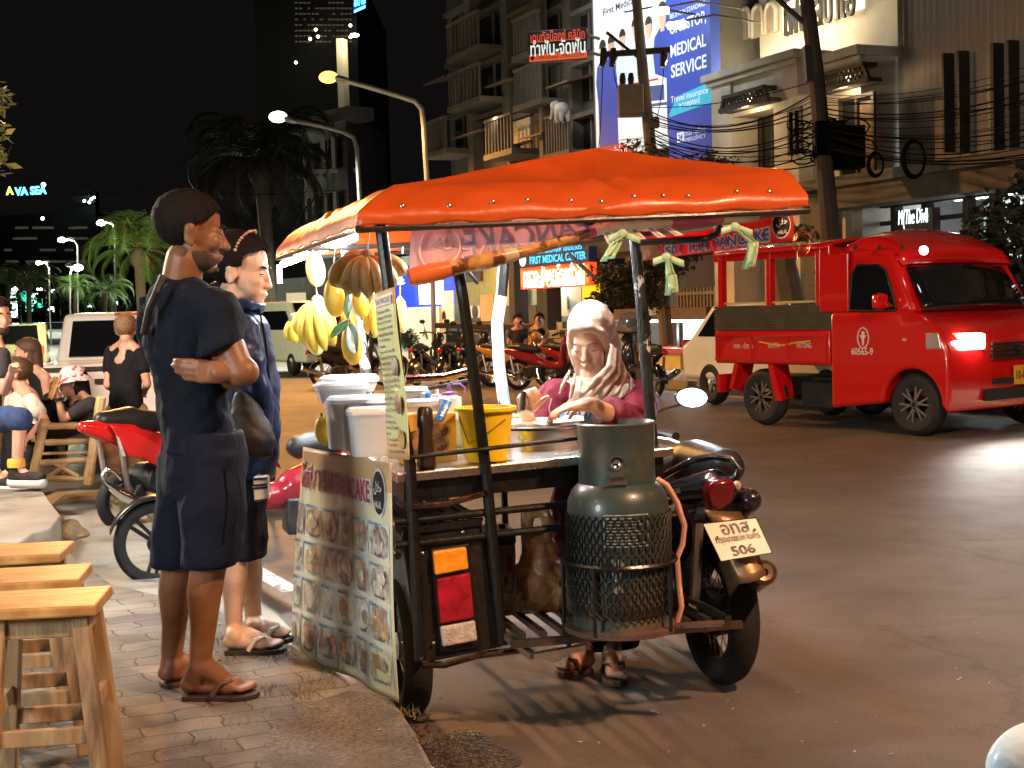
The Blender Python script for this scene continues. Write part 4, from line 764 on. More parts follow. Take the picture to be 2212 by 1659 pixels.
foods = [mat('food_' + n, c, .4, var=.75, vs=v_, bump=.3, bs=30, dirt=d, ds=v_ * .7, dth=(.5, .56), coat=.3, spec=.4) for n, c, v_, d in
         (('brown', (.30, .14, .05), 16, (.08, .025, .012)), ('gold', (.55, .34, .11), 14, (.30, .12, .03)), ('red', (.42, .06, .03), 18, (.6, .4, .25)), ('choc', (.10, .055, .04), 22, (.35, .3, .27)), ('pale', (.52, .46, .33), 18, (.38, .3, .16)), ('green', (.36, .40, .12), 15, (.6, .55, .3)))]
foodp = [mat('foodprint_' + n, c, .4, var=.6, vs=v_, bump=.15, bs=30, dirt=d, ds=v_ * .8, dth=(.5, .56), coat=.3) for n, c, v_, d in (('brown', (.52, .36, .24), 22, (.30, .19, .13)), ('gold', (.72, .58, .36), 20, (.52, .36, .18)), ('red', (.60, .26, .20), 26, (.74, .62, .50)), ('choc', (.32, .25, .22), 30, (.58, .54, .50)), ('pale', (.75, .70, .58), 26, (.60, .50, .36)), ('green', (.58, .62, .36), 22, (.72, .7, .5)))]
b = MB(); n = 60; cols = []
rl = []
for i in range(n + 1):
    t = i / n; p = roll(t); q = roll(min(1, t + .02)) - roll(max(0, t - .02)); x, y, z = frame(q); r = .030 * (1 + .12 * math.sin(t * 37)) * (.8 + .2 * math.sin(t * 9 + 1))
    rl.append([p + (x * math.cos(2 * math.pi * k / 12) + y * math.sin(2 * math.pi * k / 12)) * r for k in range(12)])
b.rings(rl); ro = b.build('roll', [mat('roll_cream', (.55, .40, .24), .3, var=.3, vs=5, bump=.1, coat=.3), mat('roll_orange', (.60, .13, .03), .3, bump=.05, coat=.3), mat('roll_food', (.42, .20, .05), .3, var=.6, vs=12, bump=.1, dirt=(.12, .03, .012), ds=14, dth=(.52, .58), coat=.3), mat('roll_magenta', (.42, .05, .10), .3, bump=.05, coat=.3)], bn)
for p in ro.data.polygons:
    k = p.index // 12
    p.material_index = 1 if k < 6 else 2 if k < 14 else 0 if k < 16 else 2 if k < 27 else 3 if k < 28 else 0 if k < 38 else 3 if k < 48 else 0 if k < 55 else 3
b = MB(); mirror = lambda u0, u1, v0, v1, o=-.006: (lambda u, v: top(u1 + (u0 - u1) * u).lerp(roll(u1 + (u0 - u1) * u), v0 + (v1 - v0) * v) + NR * o)
tmap(b, 'PANCAKE', mirror(.13, .46, .12, .98), .05); tmap(b, 'THAI', mirror(.48, .62, .1, 2.2), .05); tmap(b, 'โรตี /', mirror(.66, .80, .0, 1.6), .05)
b.build('outline_lettering', mat('ghost_pale', (.80, .55, .50), .5), bn, smooth=False)
b = MB(); mo = lambda *a: mirror(*a, -.008)
tmap(b, 'PANCAKE', mo(.135, .455, .17, .93), .02); tmap(b, 'THAI', mo(.485, .615, .2, 2.1), .0); tmap(b, 'โรตี /', mo(.665, .795, .1, 1.5), .0)
b.build('lettering', mat('ghost_blue', (.30, .24, .32), .5), bn, smooth=False)
def ringpts(fn, cu, cv, ru, rv, n=28): return [fn(cu + ru * math.cos(2 * math.pi * k / n), cv + rv * math.sin(2 * math.pi * k / n)) for k in range(n)]
sf = lambda u, v: top(u).lerp(roll(u), v) - NR * .008
b = MB(); b.tube(ringpts(sf, .075, .5, .052, .45), .004, 5, close=True); tmap(b, HALAL, lambda u, v: sf(.105 - .062 * u, .3 + .28 * v), .02); tmap(b, 'HALAL', lambda u, v: sf(.098 - .048 * u, .68 + .16 * v), .01); b.build('emblem', mat('ghost_pale', ()), bn, smooth=False)
# second banner, red, readable
b2 = thing('red_banner', 'red banner with blue and white pancake lettering and a black halal badge', 'banner', RP(1540, 510, .2))
q4 = [RP(1372, 512, .16), RP(1706, 450, .16), RP(1712, 520, .16), RP(1374, 566, .16)]
def rb(u, v, o=0): p = bil(q4, u, v); return p - NR * (o + .02 * math.sin(u * 9) + .015 * math.sin(v * 3.1)) - ZU * (.022 * math.sin(u * 3.1) * (1 - v))
b = MB(); b.grid(rb, 36, 8); b.build('cloth', mat('banner_red', (.66, .06, .06), .35, transl=.5, var=.12, vs=4, bump=.1, coat=.3), b2, solid=.001)
b = MB(); tmap(b, 'โรตี / THAI PANCAKE', lambda u, v: rb(.125 + .71 * u, .27 + .68 * v, .004), .10); b.build('outline_lettering', mat('letter_white', (.75, .78, .80), .4, bump=0), b2, smooth=False)
b = MB(); tmap(b, 'โรตี / THAI PANCAKE', lambda u, v: rb(.137 + .685 * u, .35 + .52 * v, .007), .015); b.build('lettering', mat('letter_blue_print', (.02, .17, .60), .4, bump=0), b2, smooth=False)
b = MB(); b.poly(ringpts(lambda u, v: rb(u, v, .008), .905, .42, .066, .46)); b.build('badge', mat('letter_white', ()), b2, smooth=False)
b = MB(); b.poly(ringpts(lambda u, v: rb(u, v, .011), .905, .42, .058, .40)); b.build('badge_disc', mat('badge_black', (.015, .015, .015), .4), b2, smooth=False)
b = MB(); tmap(b, HALAL, lambda u, v: rb(.868 + .075 * u, .2 + .28 * v, .014), .02); tmap(b, 'HALAL', lambda u, v: rb(.872 + .066 * u, .60 + .13 * v, .014), .01); b.build('badge_lettering', mat('letter_white', ()), b2, smooth=False)
b = MB(); b.grid(lambda u, v: rb(.0 + .13 * u, .35 + .6 * v, .006), 6, 4); b.build('food_print', foods[4], b2)
b = MB(); tmap(b, 'Egg+Cheese', lambda u, v: roll(.40 + .05 * u) + ZU * (.008 - .016 * v) - NR * .036, .01); tmap(b, 'Banana', lambda u, v: roll(.285 + .03 * u) + ZU * (-.004 - .014 * v) - NR * .036, .01); tmap(b, 'ไข่+ชีส', lambda u, v: roll(.84 + .05 * u) + ZU * (.012 - .016 * v) - NR * .036, .01); b.build('caption', mat('caption_dark', (.12, .05, .05), .5), bn, smooth=False)
# green plastic ties
for nm, pts in (('green ribbon tied round the right end of the rolled banner', ((1345, 505), (1330, 520), (1312, 565)), ), ('pale green ribbon hanging below the red banner', ((1440, 556), (1447, 590), (1452, 638)),), ('green ribbon knotted over the blue letters of the red banner', ((1588, 490), (1625, 520), (1618, 582)),)):
    t = thing('ribbon_tie', nm, 'ribbon', RP(*pts[0], -.09), group='green plastic ribbons tied on the banners'); b = MB()
    for k, (dx, ex) in enumerate(((-3, -8), (6, 8), (0, 2))):
        P = [RP(x + dx * (i + .3) , y + (k * 2), -.09 - .01 * k) for i, (x, y) in enumerate(pts)]
        P[-1] = RP(pts[-1][0] + ex, pts[-1][1] - 6 * k, -.10 - .01 * k)
        for i in range(2):
            a, c = P[i], P[i + 1]; w0, w1 = CU * (.006 + .003 * i), CU * (.009 + .004 * i)
            b.grid(lambda u, v: a.lerp(c, v) + (w0.lerp(w1, v)) * (2 * u - 1) - NR * .006 * math.sin(u * 6 + v * 4 + k), 4, 6)
    b.ell(RP(*pts[0], -.10), (.018, .012, .016), None, 8, 6)
    x, y = pts[0]; b.grid(lambda u, v: RP(x, y, -.1).lerp(RP(x + 38, y + 14, -.1), u) + ZU * .012 * (2 * v - 1), 6, 2); b.grid(lambda u, v: RP(x, y, -.1).lerp(RP(x - 30, y + 10, -.1), u) + ZU * .012 * (2 * v - 1), 6, 2)
    b.build('ribbon', mat('ribbon_green', (.60, .78, .52), .4, var=.1, transl=.35), t, solid=.001)
t = thing('wire_coil', 'loose copper wire coil hanging beside the halal badge', 'wire', RP(1730, 520)); b = MB()
for k in range(6): c = RP(1733, 522, .05 + k * .004); rr = .028 + .004 * (k % 3); b.tube([c + CU * rr * math.cos(a * .5 + k) + ZU * rr * math.sin(a * .5 + k) * (.8 + .1 * k) + NR * .01 * math.sin(a + k) for a in range(12)], .0013, 4)
b.tube([RP(1728, 530, .05), RP(1722, 548, .05), RP(1724, 562, .05)], .0013, 4); b.build('coil', mat('copper', (.62, .3, .12), .3, 1, var=.1), t)
# menu strip
ms = thing('menu_strip', 'tall narrow yellow green menu strip listing pancake fillings on the left post', 'menu', LP(845, 800, -.05))
mq = [LP(811, 634, -.045), LP(852, 620, -.045), LP(886, 993, -.045), LP(842, 991, -.045)]
def mf(u, v, o=0): return bil(mq, u, v) - NL * o
b = MB(); b.grid(lambda u, v: mf(u, v, .004 * math.sin(v * 7)), 6, 20); bo = b.build('board', [mat('menu_green', (.52, .57, .27), .45, var=.12, vs=4, bump=.05, coat=.2), mat('menu_tan', (.52, .33, .14), .45, bump=.05)], ms, solid=.004)
for p in bo.data.polygons:
    if p.index // 6 < 2 or p.index // 6 > 17: p.material_index = 1
b = MB(); b.grid(lambda u, v: mf(.06 + .84 * u, .035 + .055 * v, .008), 2, 2); b.build('title_strip', mat('letter_white', ()), ms)
b = MB(); tmap(b, 'THAI PANCAKE', lambda u, v: mf(.08 + .8 * u, .042 + .04 * v, .011), .03); b.build('title', mat('title_purple', (.12, .02, .12), .5), ms, smooth=False)
b = MB(); items = ('Condensed Milk', 'Banana & Nutella', 'Mango & Nutella', 'Pineapple & Nutella', 'Banana & Peanut Butter', 'Egg & Cheese', 'Nutella', 'Lemon, Salt & Sweet Milk', 'Banana & Chocolate', 'Nutella & Peanut Butter', 'Mango & Sweet Milk', 'Strawberry Jam', 'Raisin & Sweet Milk', 'Banana & Sweet Milk', 'Egg & Cheese', 'Sweet Milk', 'Honey & Lime', 'Ham & Cheese', 'Coconut', 'Mushrooms', 'Ham & Cheese', 'Bacon', 'Tuna & Cheese', 'Tuna & Egg', 'Chicken Tomato & Cheese')
for i, s in enumerate(items): v0 = .115 + i * .0345; L = min(.72, .045 * len(s)); tmap(b, '• ' + s, lambda u, v: mf(.06 + L * 1.1 * u, v0 + .021 * v, .008), .02)
b.build('lettering', mat('menu_ink', (.03, .05, .10), .5), ms, smooth=False)
for v0, k in ((.42, 3), (.64, 0), (.84, 1)):
    b = MB(); b.poly(ringpts(lambda u, v: mf(u, v, .009), .80, v0 + .045, .16, .055)); b.build('food_photo', foods[k], ms, smooth=False)
# big poster on the side of the cart
pq = [W(655, 965, 5.50), W(845, 1001, 4.66), W(859, 1518, 4.62), W(634, 1410, 5.45)]
PN = (pq[1] - pq[0]).cross(pq[3] - pq[0]).normalized()
if PN.y > 0: PN = -PN
def pf(u, v, o=0):
    p = bil(pq, u, v); return p + PN * (o + .018 * math.sin(u * 5.5 + 1.2) * v + .012 * math.sin(u * 13 + v * 4) * v * v)
ps = thing('picture_menu', 'cream picture menu poster of pancakes hanging on the side of the cart', 'poster', pq[3])
b = MB(); b.grid(pf, 40, 40); po = b.build('sheet', [mat('poster_cream', (.80, .77, .56), .30, var=.10, vs=3, bump=.08, bs=7, coat=.35), mat('poster_tan', (.66, .44, .22), .30, var=.10, vs=3, bump=.08, bs=7, coat=.35)], ps, solid=.0015)
for p in po.data.polygons:
    if p.index // 40 < 7 - (p.index % 40) // 14: p.material_index = 1
b = MB(); tmap(b, 'โรตี / THAI PANCAKE', lambda u, v: pf(.02 + .78 * u, .065 + .135 * v, .004), .055); b.build('outline_lettering', mat('letter_white', ()), ps, smooth=False)
b = MB(); tmap(b, 'โรตี / THAI PANCAKE', lambda u, v: pf(.026 + .765 * u, .075 + .115 * v, .0065), .02); b.build('title', mat('title_crimson', (.40, .02, .06), .4), ps, smooth=False)
b = MB(); b.poly(ringpts(lambda u, v: pf(u, v, .005), .885, .135, .068, .105)); b.build('badge', mat('letter_white', ()), ps, smooth=False)
b = MB(); b.poly(ringpts(lambda u, v: pf(u, v, .0075), .885, .135, .060, .092)); b.build('badge_disc', mat('badge_black', ()), ps, smooth=False)
b = MB(); tmap(b, HALAL, lambda u, v: pf(.845 + .08 * u, .085 + .06 * v, .010), .02); tmap(b, 'HALAL', lambda u, v: pf(.848 + .074 * u, .17 + .03 * v, .010), .01); b.build('badge_lettering', mat('letter_white', ()), ps, smooth=False)
cols_u = (.0, .10, .30, .455, .605, .755, .985); rows_v = (.255, .43, .605, .785, .965)
caps = ('Banana', 'Mango', 'Corn', 'Pineapple', 'Egg', 'Chocolate', 'Milk', 'Ham', 'Honey', 'Coconut', 'Tuna', 'Cheese', 'Cashew Nuts', 'Raisin', 'Kiwi', 'Melon', 'Mixed Fruit', 'Peanut Butter', 'Ham+Cheese', 'Raisins', 'Bacon', 'Blueberry')
th = ('โรตีกล้วย', 'โรตีมะม่วง', 'โรตีนม', 'โรตีไข่', 'โรตีชีส', 'โรตีมะม่วงหิมพานต์'); ink, lab = MB(), MB(); tb = mat('tile_blue', (.62, .73, .76), .35, var=.2, vs=5, bump=.05)
k = 0; FM = (3, 0, 2, 4, 1, 3, 4, 1, 2, 3, 0, 3, 4, 3, 4, 5, 4, 0, 4, 0, 2, 3, 1, 5)
for r in range(4):
    for c in range(6):
        u0, u1, v0, v1 = cols_u[c] + .006, cols_u[c + 1] - .008, rows_v[r] + .007, rows_v[r + 1] - .011
        if c == 0 and r < 2: u0 = .004
        b = MB(); rr = .14; out = []
        for cx, cy, a0 in ((1 - rr, 1 - rr, 0), (rr, 1 - rr, 90), (rr, rr, 180), (1 - rr, rr, 270)):
            for a in (0, 45, 90): out.append((cx + rr * math.cos(R(a0 + a)), cy + rr * math.sin(R(a0 + a))))
        m_u = lambda q: u0 + (u1 - u0) * q; m_v = lambda q: v0 + (v1 - v0) * q
        # a gridded tile follows the folds of the sheet
        b.grid(lambda a, q: pf(m_u(min(1, max(0, a))), m_v(q), .003), 5, 5); tile = b.build('photo_tile', tb if (r + c) % 3 else mat('tile_pale', (.64, .64, .58), .35, var=.2, vs=5), ps)
        b = MB(); n = 30
        for li, (cx, cy, rs, fm) in enumerate(((.5, .52, .56, FM[k]), (random.uniform(.3, .7), random.uniform(.35, .7), .27, (FM[k] + 1) % 6), (random.uniform(.3, .7), random.uniform(.35, .7), .20, random.choice((4, 0, 3))))):
            b.mi = (0, 1, 2)[li]; rad = [rs * (.86 + .22 * noise.noise(V((j * .55, k * 3.1 + li, 0))) + random.uniform(-.12, .12)) for j in range(n)]; o_ = .0048 + .0022 * li
            cl = lambda q: min(.96, max(.04, q))
            ctr = b.b.verts.new(pf(m_u(cx), m_v(cy), o_)); v1s = [b.b.verts.new(pf(m_u(cl(cx + rad[j] * math.cos(2 * math.pi * j / n) * 1.05)), m_v(cl(cy + rad[j] * math.sin(2 * math.pi * j / n))), o_)) for j in range(n)]
            for j in range(n): b.face([ctr, v1s[j], v1s[(j + 1) % n]])
        b.build('food_print', [foodp[FM[k]], foodp[(FM[k] + 1) % 6], foodp[random.choice((4, 0, 3))]], tile, smooth=False)
        lab.grid(lambda a, q: pf(m_u(.02 + .6 * a), m_v(.01 + .10 * q), .0055), 2, 1)
        tmap(ink, caps[k % len(caps)], lambda a, q: pf(m_u(.05 + .5 * a), m_v(.025 + .07 * q), .0085), .02); tmap(ink, th[k % 6], lambda a, q: pf(m_u(.3 + .5 * a), m_v(.84 + .1 * q), .009), .02)
        k += 1
lab.build('caption_label', mat('label_blue', (.45, .62, .68), .4), ps); ink.build('caption', mat('caption_blue', (.03, .06, .20), .4), ps, smooth=False)
# ------------------------------------------------------------------ things on the cart
def lathe_thing(name, label, cat, base, prof, m, part, extra=None, group=None, ax=(0, 0, 1)):
    t = thing(name, label, cat, base, group=group); MB().lathe(prof, base, ax, 28).build(part, m, t, angle=40)
    if extra: extra(t)
    return t
gp = W(1341, 1372, 4.74); gp.z = .352
T = thing('gas_cylinder', 'green grey gas cylinder wrapped in black netting on the cart platform', 'gas cylinder', gp)
gm = mat('cylinder_green', (.040, .058, .055), .36, var=.2, vs=4, bump=.06, bs=20, dirt=(.14, .085, .05), ds=3.2, dth=(.5, .68), coat=.2)
r0 = .176; b = MB(); b.lathe([(r0 * .8, .045), (r0 * .97, .06), (r0, .10), (r0, .40), (r0 * .975, .44), (r0 * .90, .47), (r0 * .76, .497), (r0 * .5, .515), (.02, .522)], gp, seg=40); b.build('body', gm, T, angle=60)
b = MB(); b.lathe([(r0 * .86, .0), (r0 * .93, .004), (r0 * .90, .07), (r0 * .84, .07)], gp, seg=40); b.build('foot_ring', gm, T)
cs = []; n = 40
for i in range(n + 1):
    a = R(-118) + R(330) * i / n - R(130); ct = math.cos(a), math.sin(a)
    cs.append([gp + V((ct[0] * rr, ct[1] * rr, h)) for rr, h in ((r0 * .70, .49), (r0 * .755, .495), (r0 * .735, .60), (r0 * .76, .69), (r0 * .79, .70), (r0 * .75, .705), (r0 * .715, .69), (r0 * .69, .60))])
b = MB(); b.rings(cs); b.build('collar', gm, T, angle=50)
b = MB(); hx = gp + V((-.01, -r0 * .735, .575)); b.lathe([(.022, -.004), (.022, .006), (.013, .008), (.004, .002)], hx, (0, -1, 0), 16); b.box(hx + V((.0, -.004, -.04)), (.05, .02, .012)); b.box(hx + V((0, -.004, -.065)), (.065, .02, .012)); b.build('valve', chrome, T)
b = MB(); nz_, nr_ = 17, 44                                   # diamond netting
rn = r0 + .004
for sgn in (1, -1):
    for i in range(nr_):
        pts = []
        for j in range(nz_ + 1):
            h = .055 + .345 * j / nz_; a = 2 * math.pi * (i + sgn * j * .5 + (.16 if j % 2 else -.16) * sgn) / nr_
            if math.sin(a) > .35: pts = pts; 
            pts.append(gp + V((math.cos(a) * rn, math.sin(a) * rn, h)))
        b.tube(pts, .0030, 3, cap=False)
b.build('netting', mat('net_black', (.012, .011, .010), .6, bump=0), T)
b = MB()
cyl = lambda a, h: gp + V((math.sin(R(a)) * (r0 + .0015), -math.cos(R(a)) * (r0 + .0015), h))
def cq(a0, a1, h0, h1): b.grid(lambda u, v: cyl(a0 + (a1 - a0) * u, h0 + (h1 - h0) * v), 4, 1)
for h in (.405, .30): cq(-20, 30, h, h + .003)
for a in (-20, 29.2): cq(a, a + .8, .30, .405)
for i in range(9): cq(-17, 26 - (i % 3) * 6, .31 + i * .0105, .313 + i * .0105)
tmap(b, '909  1  909', lambda u, v: cyl(-12 + 14 * u, .26 - .03 * v), .03); tmap(b, '58  9', lambda u, v: cyl(-12 + 10 * u, .215 - .03 * v), .03); tmap(b, '4820', lambda u, v: cyl(-12 + 11 * u, .17 - .025 * v), .03)
b.build('stencil', mat('stencil', (.42, .44, .42), .5, var=.5, vs=30), T, smooth=False)
t = thing('cylinder_holder', 'dark metal hoop and ring stand clamped round the gas cylinder', 'holder', gp); b = MB()
b.tube([gp + V((math.cos(2 * math.pi * k / 32) * (r0 + .018), math.sin(2 * math.pi * k / 32) * (r0 + .018), .232)) for k in range(32)], .009, 6, close=True); b.build('hoop', mat('hoop_steel', (.12, .12, .125), .3, 1), t)
b = MB(); b.lathe([(r0 * .2, -.012), (r0 * 1.1, -.010), (r0 * 1.1, .008), (r0 * .95, .010)], gp, seg=36); b.bar(gp + V((.1, -.02, -.006)), gp + V((.34, -.10, .02)), .05, .012); b.build('base_ring', mat('ring_rust', (.10, .06, .045), .5, var=.4, vs=9, bump=.2), t)
b = MB()
for a in (-100, -30, 55): p = gp + V((math.sin(R(a)) * (r0 + .02), -math.cos(R(a)) * (r0 + .02), 0)); b.tube([p, p + ZU * .232], .007, 6)
b.build('strut', blackmetal, t)
t = thing('gas_hose', 'pale red gas hose looping down beside the gas cylinder', 'hose', gp); b = MB()
P = [W(x, y, 4.80) for x, y in ((1418, 1035), (1440, 1048), (1462, 1085), (1478, 1135), (1474, 1175), (1462, 1205), (1466, 1260), (1472, 1310), (1462, 1345))]; b.tube(P, .011, 8); b.build('hose', mat('hose', (.62, .35, .28), .45, var=.3, vs=10), t)
# griddle with batter
gc = CC(.655, .50, .945); t = thing('griddle', 'round black griddle on a steel drum with white batter cooking', 'griddle', gc)
MB().lathe([(.235, -.03), (.235, .055), (.225, .055), (.225, -.03)], gc, seg=40).build('drum', steel, t)
MB().lathe([(.02, .055), (.25, .058), (.252, .066), (.245, .072), (.02, .070)], gc, seg=48).build('plate', mat('griddle', (.03, .03, .032), .3, .6, var=.3, vs=9, bump=.1, dirt=(.2, .2, .2), ds=4, dth=(.5, .75)), t)
b = MB(); n = 48; rad = [.15 + .025 * math.sin(k * .7) + .015 * math.sin(k * 1.9) for k in range(n)]; c0 = gc + CU * -.03 + CD * -.05
b.rings([[c0 + V((math.cos(2 * math.pi * k / n) * rad[k] * s, math.sin(2 * math.pi * k / n) * rad[k] * s * .85, .071 + h)) for k in range(n)] for s, h in ((1, 0), (1, .006), (.9, .010), (.5, .008), (.1, .010))]); b.ell(c0 + CU * .16 + V((0, 0, .08)), (.028, .02, .012)); b.ell(c0 + CU * .13 + CD * .03 + V((0, 0, .08)), (.022, .02, .012)); b.build('pancake', mat('batter', (.80, .77, .68), .55, var=.05, bump=.3, bs=25), t)
# buckets, boxes and bottles on the counter
def bucket(name, label, base, r1, r2, h, m, group=None, handle=None):
    t = thing(name, label, 'bucket', base, group=group); b = MB(); b.lathe([(r1 * .9, 0), (r1, .004), (r2, h), (r2 + .012, h), (r2 + .012, h + .012), (r2 - .004, h + .012), (r2 - .006, h - .01), (r1 - .004, .006), (.01, .006)], base, seg=36); b.build('body', m, t, angle=40)
    if handle: b = MB(); b.tube([base + p for p in handle], .003, 5); b.build('handle', mat('wire_handle', (.45, .36, .1), .4, 1), t)
    return t
yb = CC(.34, .10, .921); bucket('yellow_bucket', 'bright yellow plastic bucket on the steel counter', yb, .074, .098, .178, mat('plastic_yellow', (.90, .64, .01), .35, var=.06, vs=5, bump=.02, coat=.2, sss=.0), handle=[V((-.092, -.03, .16)), V((-.06, -.09, .07)), V((.0, -.092, .10)), V((.07, -.075, .15))])
t = thing('oval_tub', 'pale lime oval tub standing between the yellow bucket and the griddle', 'tub', CC(.44, .75, .921)); b = MB(); b.lathe([(.10, 0), (.125, .10), (.135, .10), (.135, .112), (.12, .112), (.09, .02), (.01, .02)], CC(.46, .70, .921), seg=32, sx=1.25); b.build('tub', mat('plastic_lime', (.66, .74, .42), .4, var=.05, bump=.02), t)
t = thing('sauce_bottle', 'dark brown tapered bottle on the counter behind the menu strip', 'bottle', CC(.115, .05, .91)); b = MB(); b.lathe([(.030, 0), (.034, .01), (.034, .05), (.027, .10), (.026, .135), (.031, .15), (.026, .205), (.018, .215), (.005, .215)], CC(.115, .05, .91), seg=20); b.build('bottle', mat('bottle_brown', (.035, .022, .02), .25, var=.1, coat=.4), t)
t = thing('snack_carton', 'orange carton with bread pictures behind the dark bottle', 'carton', CC(.17, .22, .91)); b = MB(); b.box(CC(.16, .26, 1.0), (.20, .10, .175), Matrix.Rotation(R(14), 3, 'Z')); bx = b.build('carton', mat('carton', (.62, .30, .04), .5, var=.1), t, smooth=False, bevel=.004)
b = MB(); q = [CC(.05, .205, 1.07), CC(.25, .205, 1.075), CC(.25, .205, .94), CC(.05, .205, .935)]
for u, v in ((.3, .5), (.72, .35), (.7, .72), (.2, .8)): b.poly(ringpts(lambda a, c: bil(q, a, c) - NR * .002, u, v, .17, .2, 16))
b.build('bread_print', foods[0], t, smooth=False)
b = MB(); tmap(b, '꿀만나', lambda u, v: bil(q, .08 + .3 * u, .78 + .18 * v) - NR * .006, .03); b.build('lettering', mat('menu_ink', ()), t, smooth=False)
clear = mat('clear_plastic', (.86, .90, .90), .18, var=.05, bump=.05, bs=20, alpha=.7, spec=.6); milky = mat('milky_plastic', (.74, .80, .82), .3, var=.06, vs=6, bump=.05, transl=.35, alpha=.86)
def tubbox(name, label, x, y, Y, w, d, h, m, fill=None, lid=True, group='clear tubs crowded on the counter'):
    p = W(x, y, Y); t = thing(name, label, 'container', p, group=group); M = Matrix.Rotation(R(14), 3, 'Z')
    def loop(sx, sy, z, n=24): return [p + M @ V((sx / 2 * (abs(math.cos(a)) ** .5) * (1 if math.cos(a) > 0 else -1), sy / 2 * (abs(math.sin(a)) ** .5) * (1 if math.sin(a) > 0 else -1), z)) for a in [2 * math.pi * k / n for k in range(n)]]
    b = MB(); b.rings([loop(w * .86, d * .86, 0), loop(w, d, h), loop(w * 1.05, d * 1.05, h), loop(w * 1.05, d * 1.05, h + .006)]); b.build('tub', m, t, angle=40)
    if lid: b = MB(); b.rings([loop(w * 1.07, d * 1.07, h + .007), loop(w * 1.07, d * 1.07, h + .018), loop(w * .95, d * .95, h + .028), loop(w * .9, d * .9, h + .026)]); b.build('lid', clear, t, angle=40)
    if fill: b = MB(); b.rings([loop(w * .82, d * .82, .008), loop(w * .9, d * .9, h * .7)]); b.build('contents', fill, t, angle=40)
    return t
tubbox('clear_tub', 'milky tub with pale blue sides at front of the crowded tubs', 800, 984, 4.95, .15, .12, .145, milky, mat('fill_white', (.6, .68, .68), .6))
tubbox('clear_tub', 'tall milky tub on the left beside the yellow mango', 735, 968, 5.35, .10, .12, .16, milky, mat('fill_blue', (.42, .48, .54), .6, var=.4, vs=7))
tubbox('clear_tub', 'milky tub holding grey blue packets between two others', 765, 972, 5.2, .08, .1, .15, milky, mat('fill_blue', ()))
tubbox('clear_tub', 'shallow clear tub of yellow slices stacked on the milky tubs', 775, 905, 5.25, .22, .18, .06, clear, mat('fill_yellow', (.72, .62, .30), .5, var=.4, vs=18))
tubbox('clear_tub', 'flat clear tub with white lid at left top of the stack', 738, 868, 5.45, .20, .16, .05, clear, mat('fill_pale', (.75, .76, .7), .5, var=.2, vs=15))
tubbox('clear_tub', 'topmost clear box with ribbed lid at the back of the stack', 756, 846, 5.6, .22, .16, .04, clear, mat('fill_pale', ()))
tubbox('clear_tub', 'wide clear tub behind the menu strip holding white packets', 868, 905, 5.2, .26, .18, .05, clear, mat('fill_yellow', ()))
tubbox('clear_tub', 'small clear tub stacked right of the menu strip', 885, 878, 5.25, .14, .14, .045, clear, mat('fill_pale', ()))
def squeeze(label, x, y, Y, r, h, m, cap, hook=False):
    p = W(x, y, Y); t = thing('squeeze_bottle', label, 'bottle', p, group='squeeze bottles on the counter'); MB().lathe([(r, 0), (r * 1.03, .01), (r, h * .62), (r * .55, h * .70)], p, seg=20).build('body', m, t)
    b = MB(); b.lathe([(r * .62, h * .68), (r * .62, h * .78), (r * .2, h * .80), (r * .12, h)], p, seg=16)
    if hook: b.tube([p + V((r * .3, 0, h)), p + V((r * .9, 0, h * 1.02)), p + V((r * 1.3, 0, h * .9)), p + V((r * 1.3, 0, h * .72))], .004, 6)
    b.build('cap', cap, t)
wpl = mat('white_plastic', (.78, .78, .80), .35, var=.04); pur = mat('purple_plastic', (.38, .27, .62), .35)
squeeze('white squeeze bottle with purple cap and looped strap', 972, 905, 5.2, .045, .13, wpl, pur, True); squeeze('white squeeze bottle with plain white nozzle beside the purple cap one', 946, 905, 5.3, .035, .12, wpl, wpl); squeeze('small white nozzle bottle nearest the menu strip', 926, 905, 5.35, .025, .10, wpl, wpl)
t = thing('blue_sachet', 'shiny blue packet leaning in the yellow bucket', 'packet', W(952, 890, 5.0)); b = MB(); P0 = [W(962, 858, 4.95), W(976, 868, 4.95), W(956, 912, 4.9), W(938, 908, 4.9)]; b.grid(lambda u, v: bil(P0, u, v) - NR * .012 * math.sin(u * 3.1), 8, 8); b.build('packet', mat('sachet', (.03, .18, .52), .25, var=.3, vs=14, coat=.5), t, solid=.004); b = MB(); tmap(b, 'Meiji', lambda u, v: bil(P0, .2 + .6 * v, .75 - .5 * u) - NR * .02, .03); b.build('lettering', mat('letter_white', ()), t, smooth=False)
t = thing('milk_packet', 'red white and blue packet lying on the clear tubs', 'packet', W(908, 862, 5.25)); b = MB(); P1 = [W(893, 850, 5.2), W(928, 845, 5.2), W(932, 885, 5.2), W(902, 890, 5.2)]; b.grid(lambda u, v: bil(P1, u, v) - NR * .01 * math.sin(u * 3.1), 6, 6); pk = b.build('packet', [wpl, mat('packet_red', (.6, .04, .05), .4), mat('packet_blue', (.02, .2, .6), .4)], t, solid=.006)
for p in pk.data.polygons: p.material_index = (0, 1, 0, 0, 2, 2)[p.index % 6] if p.index // 6 < 3 else 0
